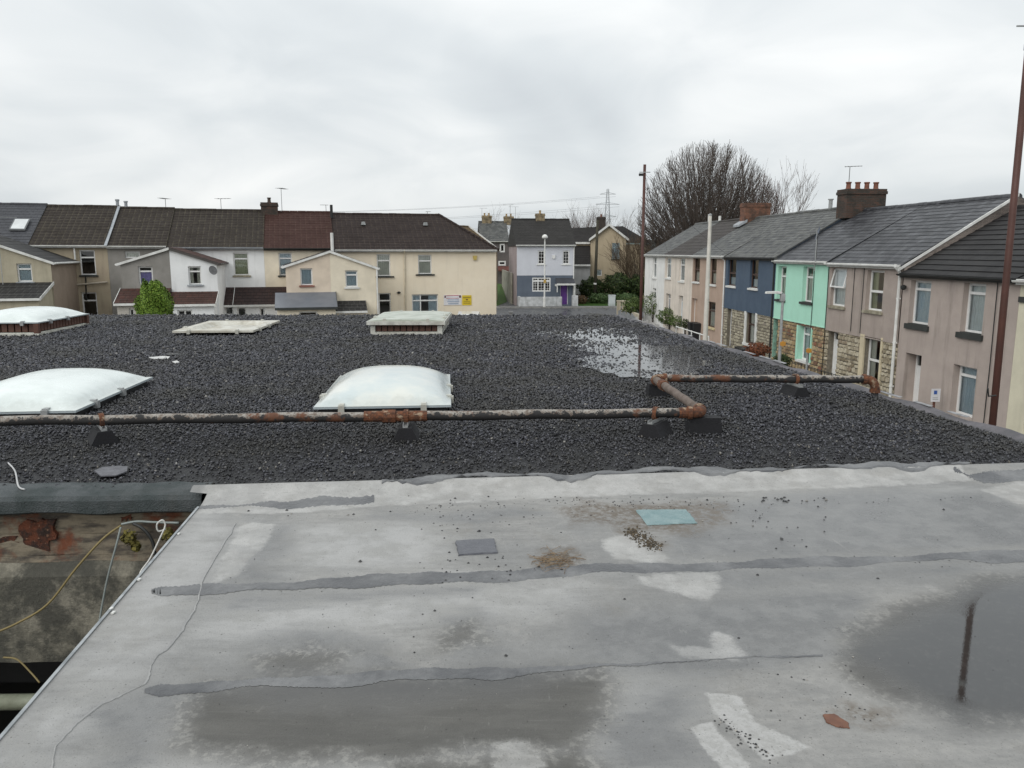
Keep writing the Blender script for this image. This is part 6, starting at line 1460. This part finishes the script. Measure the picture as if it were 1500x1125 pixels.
# ------------------------------------------------------------------ buff gabled house
FB_ = Frame((at_d(864, 440, 84).x, 84.0), -3.0)
BUFFW = rend('buff_render', (0.50, 0.415, 0.29), (0.44, 0.36, 0.25), .3, .3); DKT = tiles('dark_far_tiles', (0.032, 0.029, 0.028), (0.026, 0.024, 0.023), (0.015, 0.015, 0.015), .3, .3, .012, .85, None, 0, 1.5)
T = Thing('gabled_house', 'buff house with white bargeboards and blue-grey window behind lawn', 'house', (0, 0, 0), FB_)
u1, zE_ = FB_.hit(921, 352); u0, z0 = FB_.hit(862.5, 353); uA, zA = FB_.hit(892, 331)
ow = [FB_.op(896.5, 907.5, 356, 379.5), FB_.op(874, 881.5, 395, 404)]
mb = front_wall(MB(), 0, u1 - .25, 0, zE_ + .1, ow); mb.quad((0, 0, zE_ + .1), (u1 - .25, 0, zE_ + .1), (uA, 0, zA)); mb.quad((0, 0, 0), (0, 9, 0), (0, 9, zE_ + .1), (0, 0, zE_ + .1)); mb.quad((u1 - .25, 0, 0), (u1 - .25, 9, 0), (u1 - .25, 9, zE_ + .1), (u1 - .25, 0, zE_ + .1))
T.part('wall', mb, BUFFW)
rb = MB(); slope(rb, (u1, -.3, zE_), (u1, 9, zE_), (uA, -.3, zA + .15), (uA, 9, zA + .15), 10); slope(rb, (u0, 9, zE_), (u0, -.3, zE_), (uA, 9, zA + .15), (uA, -.3, zA + .15), 10); T.part('roof', rb, DKT)
for a, s in ((u0, 1), (u1, -1)):
    T.part('bargeboard', MB().prism([(a, zE_ - .12), (uA, zA + .0), (uA, zA + .26), (a, zE_ + .14)], lambda p, t: (p[0], t, p[1]), -.36, -.31), WHITEP)
window(T, ow[0], mat=M('blue_grey_frame', (0.35, 0.45, 0.47), .5), transom=.3, curtain=CURT_B, recess=.05, sill=DSILL); window(T, ow[1], transom=0, curtain=CURT, recess=.05)
# its long wing with dark roof and chimney
zw = FB_.hit(855, 334, 4)[1]; zwe = FB_.hit(850, 353, 1)[1]
w0, w1 = FB_.hit(836, 340, 4)[0], FB_.hit(952, 345, 4)[0]
rb = slope(MB(), (w0, .6, zwe - .1), (uA, .6, zwe - .1), (w0, 4, zw), (uA, 4, zw), 10); slope(rb, (uA, .6, zwe - .1), (w1, .6, zwe - .3), (uA, 4, zw + .1), (w1 - 3, 4, zw + .2), 10)
rb.quad((w0, 7, zwe), (w0, 4, zw), (w1 - 3, 4, zw + .2), (w1, 7, zwe)); T.part('wing_roof', rb, DKT)
T.part('wing_wall', MB().box(w0 + .1, -.0, .8, 6.8, 0, zwe - .15), BUFFW); T.part('wing_wall', MB().box(u1 - .24, w1 - .3, .8, 6.8, 0, zwe - .35), BUFFW)
T.part('wing_gutter', MB().box(w0 + .3, -.05, .5, .62, zwe - .32, zwe - .12), WHITEP)
hl = FB_.hit(855, 388, -.6)[1]; rb = slope(MB(), (w0, -1.2, hl), (-.05, -1.2, hl), (w0, .75, zwe - .5), (-.05, .75, zwe - .5), 8); T.part('low_roof', rb, DKT); T.part('low_wall', MB().box(w0 + .1, -.06, -1.0, .7, 0, hl - .02), rend('pale_wing', (0.42, 0.42, 0.42)))
T.part('low_roof_edge', MB().box(w0, -.05, -1.28, -1.2, hl - .12, hl + .05), WHITEP)
chimney(T, FB_.hit(880.5, 325, 4.2)[0], 4.2, .95, .8, zw - .6, FB_.hit(880, 318, 4.2)[1], bricks('dark_brick', (0.05, 0.038, 0.032), (0.065, 0.045, 0.035), (0.05, 0.045, 0.04)), 1, terr)
# ------------------------------------------------------------------ older houses up the lane
FD = Frame((at_d(704, 400, 92).x, 92.0), 6.0)
DKP = rend('dark_pebble', (0.13, 0.115, 0.11), (0.10, 0.09, 0.088), .2)
T = Thing('lane_house', 'dark pebbledashed house up the lane with slate roof, buff chimneys', 'house', (0, 0, 0), FD)
u1, zE_ = FD.hit(746, 353); zr = FD.hit(725, 324.5, 3.5)[1]
ow = [FD.op(732, 739.5, 357, 369.5), FD.op(730, 741, 382, 389)]
mb = shell(front_wall(MB(), 0, u1, 0, zE_, ow), 0, u1, zE_, 7, zr, 3.5); T.part('wall', mb, DKP)
gable_roof(T, 0, u1, zE_, zr, 3.5, 7, SL_OLD, 12, .2); gutter(T, 0, u1, zE_ - .05, WHITEP)
window(T, ow[0], transom=0, recess=.02, fw=.16, mull=()); window(T, ow[1], transom=0, recess=.02, fw=.16)
a, z = FD.hit(729, 392); T.part('porch_roof', MB().prism([(-1.0, z - .25), (0, z + .15), (0, z), (-1.0, z - .4)], lambda p, t: (t, p[0], p[1]), a, u1), M('red_porch', (0.13, 0.05, 0.04), .8))
for x, lo, hi in ((713, 326, 316), (745, 326, 317)): chimney(T, FD.hit(x, 322, 3.5)[0], 3.5, 1.15, .7, zr - .4, FD.hit(x, hi, 3.5)[1], BUFFB, 2, BUFFPOT)
aerial(T, (FD.hit(706, 320, 3.2)[0], 3.2, zr - .3), FD.hit(706, 305, 3.2)[1] - zr + .3, 0, .9, 5); aerial(T, (FD.hit(755, 320, 3.2)[0], 3.2, zr - .3), FD.hit(755, 303, 3.2)[1] - zr + .3, R(180), 1.2, 6)
FD2 = Frame((at_d(660, 400, 70).x, 70.0), 60.0)
T = Thing('lane_house', 'house with mossy brown tiled roof behind the hipped end house', 'house', (0, 0, 0), FD2)
zr = at_d(690, 328, 72).z; zE_ = zr - 2.3
T.part('wall', shell(MB().quad((0, 0, 0), (8, 0, 0), (8, 0, zE_), (0, 0, zE_)), 0, 8, zE_, 7, zr, 3.5), BUFFW); gable_roof(T, -.2, 8.2, zE_, zr, 3.5, 7, tiles('mossy_tiles', (0.13, 0.09, 0.045), (0.10, 0.07, 0.04), (0.07, 0.05, 0.03), .3, .3, .015, .85, (0.17, 0.15, 0.06), .4, 1.6), 14)
q = at_d(678, 326, 73); uq, yq = FD2.loc(q); chimney(T, uq, 3.5, .7, .8, zr - .5, at_d(678, 317, 73).z, BUFFB, 2, BUFFPOT)
T.part('verge', MB().prism([(-.25, zE_ - .2), (3.5, zr), (3.5, zr + .16), (-.25, zE_ - .02)], lambda p, t: (t, p[0], p[1]), 8.2, 8.26), WHITEP)
p = at_d(728.5, 352, 74); T = Thing('retaining_wall', 'pale retaining wall along the grassy lane', 'wall', (-1.3, 84, 0))
a, b = at_d(731, 425, 80), at_d(745, 437, 75); 
T.part('wall', MB().prism([(-1.15, 90), (-.10, 76), (.05, 76), (-1.0, 90)], lambda q, t: (q[0], q[1], t), 0, 3.0), M('pale_concrete', (0.34, 0.32, 0.27), .9, (0.22, 0.21, 0.17), 1.2, .3, 20, .5, kind='Position'))
# ------------------------------------------------------------------ planting
BARK = M('bark', (0.075, 0.062, 0.05), .9, (0.045, 0.038, 0.032), 2, .4, 20); TWIG = M('twigs', (0.10, 0.08, 0.068), .9, (0.07, 0.056, 0.048), .3); TWIGR = M('red_brown_twigs', (0.14, 0.08, 0.07), .9, (0.10, 0.058, 0.052), .3); TWIGP = M('pale_twigs', (0.16, 0.13, 0.12), .9)
def bare_tree(base, H, spread, n_main, seed, label, twig, trunk_h=1.6, r=.28, levels=4, fan=1.0, minr=.014, name='bare_tree', kids=(3, 4), cat='tree', up=.34, env=None):
    rd = random.Random(seed); b = Vector(base); T = Thing(name, label, cat, base)
    tb = MB(); tw = MB()
    def grow(p, d, L_, rad, lev):
        P = [p]; n = 4; q = p.copy(); dd = d.copy()
        for i in range(n):
            dd = (dd + Vector((rd.gauss(0, .045), rd.gauss(0, .045), rd.gauss(0, .035) + .05 * up * 3))).normalized(); q = q + dd * L_ / n
            if env and i and ((q.x - b.x) / env[0]) ** 2 + ((q.y - b.y) / env[0]) ** 2 + ((q.z - env[1]) / env[2]) ** 2 > rd.uniform(.86, 1.1): break
            P.append(q.copy())
        n = len(P) - 1
        if n < 1: return
        rr = [max(minr * .8, rad * (1 - .55 * i / n)) for i in range(n + 1)]
        (tb if lev == 0 else tw).tube(P, rr, 5 if lev == 0 else 3, False)
        if lev >= levels: return
        k = rd.randint(*kids) + (1 if lev == 0 else 0)
        for i in range(k):
            f = .3 + .7 * (i + rd.random()) / k; j = min(n - 1, int(f * n)); s = P[j].lerp(P[j + 1], f * n - j) if f * n - j <= 1 else P[-1]
            ax = Vector((rd.gauss(0, 1), rd.gauss(0, 1), rd.gauss(0, .6))); side = (ax - dd * ax.dot(dd)).normalized()
            nd = (dd + side * rd.uniform(.25, .6)).normalized()
            grow(s, nd, L_ * rd.uniform(.5, .78), max(minr, rad * .5), lev + 1)
    top = b + Vector((0, 0, trunk_h)); tb.tube([b, b + Vector((0, 0, trunk_h * .5)), top], [r * 1.35, r, r * .95], 10)
    for i in range(n_main):
        a = 2 * math.pi * i / n_main * 1.618 * 2.4; tilt = (math.sqrt((i + .5) / n_main)) * 1.12 * fan
        d = Vector((math.sin(tilt) * math.cos(a) * spread, math.sin(tilt) * math.sin(a) * spread, math.cos(tilt))).normalized()
        grow(top - Vector((0, 0, rd.uniform(0, trunk_h * .3))), d, H * rd.uniform(.46, .56), r * rd.uniform(.30, .45), 0)
    T.part('trunk', tb, BARK, smooth=True); T.part('crown', tw, twig)
    return T
def fan_tree(base, rx, cz, rz, n_main, seed, label, twig, r=.5, tilt_max=1.45, z0=1.6, minr=.0145, step=.37):
    """a wide fan of limbs that all reach the rim of a rounded crown, feathered with fine twigs"""
    rd = random.Random(seed); b = Vector(base); T = Thing('bare_tree', label, 'tree', base); tb, tw = MB(), MB()
    top = b + Vector((0, 0, z0)); tb.tube([b, b + Vector((0, 0, z0 * .5)), top + Vector((0, 0, .5))], [r * 1.3, r, r * .8], 10)
    ins = lambda q, k=1.0: ((q.x - b.x) / rx) ** 2 + ((q.y - b.y) / rx) ** 2 + ((q.z - cz) / rz) ** 2 < k
    def twigs(p, d, L_, rad, lev):
        P = [p]; q = p.copy(); dd = d.copy(); lim = rd.uniform(.92, 1.04)
        for i in range(3):
            dd = (dd + Vector((rd.gauss(0, .06), rd.gauss(0, .06), .06 + rd.gauss(0, .04)))).normalized(); q = q + dd * L_ / 3
            if not ins(q, lim): break
            P.append(q.copy())
        if len(P) < 2: return
        tw.tube(P, [max(minr * .7, rad * (1 - .25 * i)) for i in range(len(P))], 3, False)
        if lev == 0: return
        for i in range(1, len(P)):
            for _ in range(2):
                ax = Vector((rd.gauss(0, 1), rd.gauss(0, 1), rd.gauss(0, .5))); sd = (ax - dd * ax.dot(dd)).normalized()
                twigs(P[i], (dd + sd * rd.uniform(.25, .5)).normalized(), L_ * .6, minr, lev - 1)
    for m in range(n_main):
        tl = tilt_max * ((m + .5) / n_main) ** .62; a = m * 2.39996
        d = Vector((math.sin(tl) * math.cos(a), math.sin(tl) * math.sin(a), math.cos(tl)))
        L_ = .5; s_ = top - Vector((0, 0, rd.uniform(0, .8)))
        while ins(s_ + d * L_) and L_ < 30: L_ += .25
        n = 9; P = []
        for i in range(n + 1):
            f = i / n; q = s_ + d * L_ * f; q.z += .9 * math.sin(tl) * (f * f - f) * 1.2; q += Vector((rd.gauss(0, .05), rd.gauss(0, .05), rd.gauss(0, .04))) * (1 if 0 < i else 0); P.append(q)
        rr = [max(minr, .105 * (1 - .9 * (i / n) ** .8)) for i in range(n + 1)]
        tb.tube(P, rr, 4, False)
        t_ = .28 * L_
        while t_ < L_ * .97:
            f = t_ / L_ * n; j_ = min(n - 1, int(f)); p = P[j_].lerp(P[j_ + 1], f - j_); dd = (P[j_ + 1] - P[j_]).normalized()
            ax = Vector((rd.gauss(0, 1), rd.gauss(0, 1), rd.gauss(0, .5))); sd = (ax - dd * ax.dot(dd)).normalized()
            twigs(p, (dd + sd * rd.uniform(.3, .55)).normalized(), rd.uniform(1.3, 2.4), minr * 1.6, 1); t_ += step * rd.uniform(.7, 1.3)
    T.part('trunk', tb, BARK, smooth=True); T.part('crown', tw, twig); return T
fan_tree((at_d(1034, 330, 82).x, 82, 0), 7.2, 7.6, 8.5, 250, 3, 'big bare tree with fanned branches behind the street terrace', TWIG, .55)
fan_tree((at_d(1108, 330, 86).x, 86, 0), 3.3, 7.6, 5.9, 80, 8, 'red-brown bare tree beside the big fanned one', TWIGR, .3, 1.3, 3.0)
bare_tree((at_d(1148, 330, 88).x, 88, 0), 10.8, .7, 7, 12, 'thin pale bare tree above the slate roofs', TWIGP, 4.0, .2, 4, .8, .012, kids=(2, 3))
bare_tree((at_d(936, 400, 80).x, 80, 0), 6.0, .55, 12, 21, 'brown bare shrub tree beside the buff gabled house', M('brown_twigs', (0.10, 0.07, 0.045), .9), .6, .14, 3, .95, .016, kids=(3, 4))
for (px, sd, hh), lb in zip(((845, 31, 10.5), (858, 32, 11.5), (870, 33, 11.0), (902, 34, 11.0), (734, 35, 10.5)), ('beside the lilac house roof', 'beyond the dark wing roof', 'by the dark brick chimney', 'under the big bare tree crown', 'over the lane house roof')):
    bare_tree((at_d(px, 340, 150).x, 150, 0), hh, .9, 7, sd, 'faint far bare tree showing ' + lb, TWIGP, 3.0, .2, 3, .85, .011, kids=(3, 4)).e['group'] = 'far bare trees'
def leafy(T, c, rad, n, leaf, mat, seed, shape='ellipsoid', name='crown', dark=None):
    """leaf-sized faces through the volume, denser to the outside"""
    rs = np.random.default_rng(seed); d = rs.normal(size=(n, 3)); d /= np.linalg.norm(d, axis=1)[:, None]
    q = rs.uniform(.45, 1, n) ** .5; lump = 1 + .16 * np.sin(d[:, 0] * 5 + seed) * np.cos(d[:, 1] * 4) + .12 * np.sin(d[:, 2] * 9 + d[:, 0] * 7 + seed)
    P = d * (q * lump)[:, None] * np.array(rad)
    if shape == 'cone':
        P = P / ((np.abs(d) ** 3.2).sum(1) ** (1 / 3.2))[:, None]
        tz = np.clip((P[:, 2] / rad[2] + 1) / 2, 0, 1); P[:, :2] *= (1.12 - .50 * tz ** 2.2)[:, None]
    P = P + np.array(c) - np.array(T.off); a = rs.normal(size=(n, 3)); a /= np.linalg.norm(a, axis=1)[:, None]; b = np.cross(a, d); b /= np.linalg.norm(b, axis=1)[:, None] + 1e-9
    s = leaf * rs.uniform(.6, 1.4, n)[:, None]
    V = np.stack([P - a * s, P + b * s * .5, P + a * s, P - b * s * .5], 1).reshape(-1, 3)
    me = bpy.data.meshes.new(name); me.from_pydata(V.tolist(), [], [(4 * i, 4 * i + 1, 4 * i + 2, 4 * i + 3) for i in range(n)]); me.update()
    return link(name, me, mat, T.e)
CON = islands('conifer_leaf', [(0, (0.06, 0.11, 0.012)), (.5, (0.10, 0.175, 0.018)), (.85, (0.16, 0.25, 0.03)), (1, (0.22, 0.30, 0.05))], .7, .3); SHR = islands('shrub_leaf', [(0, (0.012, 0.022, 0.008)), (.6, (0.03, 0.05, 0.014)), (1, (0.06, 0.085, 0.02))], .7, .3)
HED = islands('hedge_leaf', [(0, (0.025, 0.05, 0.015)), (.6, (0.045, 0.085, 0.022)), (1, (0.085, 0.12, 0.05))], .7, .3); BUS = islands('garden_leaf', [(0, (0.035, 0.055, 0.015)), (.6, (0.07, 0.11, 0.025)), (1, (0.12, 0.16, 0.05))], .7, .3)
def bush(px, py, D, rx, rz, n, leaf, mat, label, seed, zc=None, name='shrub', shape='ellipsoid', cat='shrub', group=None, ry=None):
    p = at_d(px, py, D); T = Thing(name, label, cat, (p.x, D, 0), None, group); zc = p.z if zc is None else zc
    leafy(T, (p.x, D, zc), (rx, ry or rx, rz), n, leaf, mat, seed, shape)
    rd = random.Random(seed); mb = MB().tube([(p.x, D, 0), (p.x, D, zc)], [.07, .03], 6)
    for k in range(7): a = rd.uniform(0, 6.28); mb.tube([(p.x, D, zc * rd.uniform(.2, .8)), (p.x + rx * .6 * math.cos(a), D + rx * .6 * math.sin(a), zc + rz * rd.uniform(-.2, .6))], .015, 4)
    T.part('trunk', mb, BARK)
    return T
bush(226, 445, 30, .66, 1.15, 26000, .042, CON, 'bright green clipped conifer in a back yard by white lean-to', 5, zc=at_d(226, 411, 30).z - 1.22, name='conifer', shape='cone', cat='conifer').e.children[0].scale = (1, 1, 1)
bush(905, 408, 78.5, 1.6, 1.15, 4500, .10, SHR, 'large dark evergreen shrub under the buff gabled house', 6, zc=1.8)
bush(868, 414, 79, 1.4, 1.1, 3500, .11, SHR, 'dark shrub beside the lilac house, behind the pole', 7, zc=1.4)
bush(934, 415, 79, 1.3, 1.1, 3800, .10, SHR, 'dark shrub below the brown bare tree', 8, zc=1.6)
bush(850, 428, 74.5, .7, .5, 1200, .08, islands('rusty_leaf', [(0, (0.05, 0.03, 0.015)), (1, (0.11, 0.07, 0.03))], .8), 'small rusty brown plant next to the whitewashed pillar', 9, zc=.5)
bush(879, 425, 75.5, 1.25, .55, 2500, .09, HED, 'rounded grey-green hedge clump behind the dark pole', 10, zc=.55); bush(915, 425, 75.5, 1.25, .55, 2500, .09, HED, 'rounded grey-green hedge clump right of the utility cabinet', 11, zc=.55)
bush(927, 452, 55, .75, .6, 1500, .07, BUS, 'green plant behind the cream corner wall', 12, zc=1.3)
q = FR.w(ub[0] + 2.5, -1.1, 0); bush(957, 446, q.y, .85, .85, 1500, .05, BUS, 'tall sparse shrub before the white end house', 13, zc=1.45)
q = FR.w(ub[1] + 1.5, -1.2, 0); bush(981, 466, q.y, .85, .6, 2400, .05, BUS, 'arching green shrub before the cream pebbledashed house', 14, zc=.95); q = FR.w(ub[1] + 3, -1.2, 0); bush(994, 470, q.y, .6, .42, 1300, .045, BUS, 'low green bush next to the arching shrub', 15, zc=.75)
q = FR.w(ub[2] - .6, -1.2, 0); bush(1004, 475, q.y, .28, .3, 500, .04, SHR, 'small dark plant by the tan front door', 16, zc=.85)
q = FR.w(ub[3] + 1.2, -.8, 0); bush(1079, 500, q.y, .22, .32, 500, .04, SHR, 'little round plant by the dark blue front door', 17, zc=.75)
bush(1110, 515, 30.5, .5, .28, 900, .05, islands('red_leaf', [(0, (0.09, 0.03, 0.015)), (1, (0.2, 0.07, 0.03))], .8), 'low reddish brown plant beyond the roof edge', 18, zc=at_d(1112, 512, 30.5).z); bush(1146, 530, 26, .32, .22, 700, .04, SHR, 'low dark plant outside the mint house', 19, zc=at_d(1148, 528, 26).z)
# lawn grass
def grass():
    n = 9000; X = rng.uniform(6.2, 13.5, n); Y = rng.uniform(72.3, 76.5, n); h = rng.uniform(.05, .16, n); s = rng.uniform(-.05, .05, n)
    V = np.stack([np.stack([X - .03, Y, np.full(n, .05)], 1), np.stack([X + .03, Y, np.full(n, .05)], 1), np.stack([X + s, Y, .05 + h], 1)], 1).reshape(-1, 3)
    me = bpy.data.meshes.new('grass'); me.from_pydata(V.tolist(), [], [(3 * i, 3 * i + 1, 3 * i + 2) for i in range(n)]); me.update()
    o = link('grass', me, islands('grass_blade', [(0, (0.03, 0.075, 0.012)), (1, (0.07, 0.14, 0.03))], .8)); tag(o, 'green lawn grass behind the cross street', None, None, 'stuff')
grass()
# ------------------------------------------------------------------ far: pylon, power lines, wooded rise
def pylon(px, D, H):
    x = at_d(px, 400, D).x; T = Thing('pylon', 'distant lattice electricity pylon above the chimneys', 'pylon', (x, D, 0)); mb = MB(); W = lambda z: 4.6 * (1 - z / H) ** 1.15 + .9
    zs = [H * k / 11 for k in range(12)]
    for a, b in zip(zs, zs[1:]):
        for s in (-1, 1):
            for u in (-1, 1):
                A = Vector((x + s * W(a) / 2, D + u * W(a) / 2, a)); Bv = Vector((x + s * W(b) / 2, D + u * W(b) / 2, b)); mb.tube([A, Bv], .13, 4)
            mb.tube([(x + s * W(a) / 2, D - W(a) / 2, a), (x - s * W(b) / 2, D - W(b) / 2, b)], .08, 4)
        mb.tube([(x - W(b) / 2, D - W(b) / 2, b), (x + W(b) / 2, D - W(b) / 2, b)], .08, 4)
    PM = M('pylon_steel', (0.42, 0.44, 0.46), .6); T.part('tower', mb, PM); ends = []
    for f, l in ((.62, 4.8), (.79, 6.2), (.93, 4.2)):
        z = H * f; T.part('cross_arm', MB().tube([(x - l, D, z), (x, D, z + 1.0), (x + l, D, z)], .10, 4).tube([(x - l, D, z), (x + l, D, z)], .10, 4), PM); ends += [(x - l, D, z - 1.2), (x + l, D, z - 1.2)]
    return ends
ends = pylon(888, 420, at_d(888, 277, 420).z)
for k, e_ in enumerate(ends):
    single('power_line', MB().tube([Vector(e_).lerp(Vector((e_[0] - 420, e_[1] - 60, e_[2] + 3)), i / 24) - Vector((0, 0, 11 * 4 * (i / 24) * (1 - i / 24))) for i in range(25)], .045, 4), M('line_grey', (0.3, 0.31, 0.32), .6), 'faint power line strung from the distant pylon', 'power line', e_, 'power lines')
mb = MB(); rd = random.Random(4); n = 120
for i in range(n + 1):
    x = -1500 + 3000 * i / n; h = 16 + 9 * math.sin(i * .21) + 5 * math.sin(i * .53 + 1); mb.v += [(x, 1400, -2), (x, 1500, h), (x, 1900, -2)]
mb.f = [q for i in range(n) for q in ((3*i, 3*i+3, 3*i+4, 3*i+1), (3*i+1, 3*i+4, 3*i+5, 3*i+2))]
o = link('hills', mb.mesh('hills', (0, 0, 0), True), M('far_wood', (0.10, 0.13, 0.13), .95, (0.07, 0.10, 0.09), .02, kind='Position')); o['kind'] = 'structure'
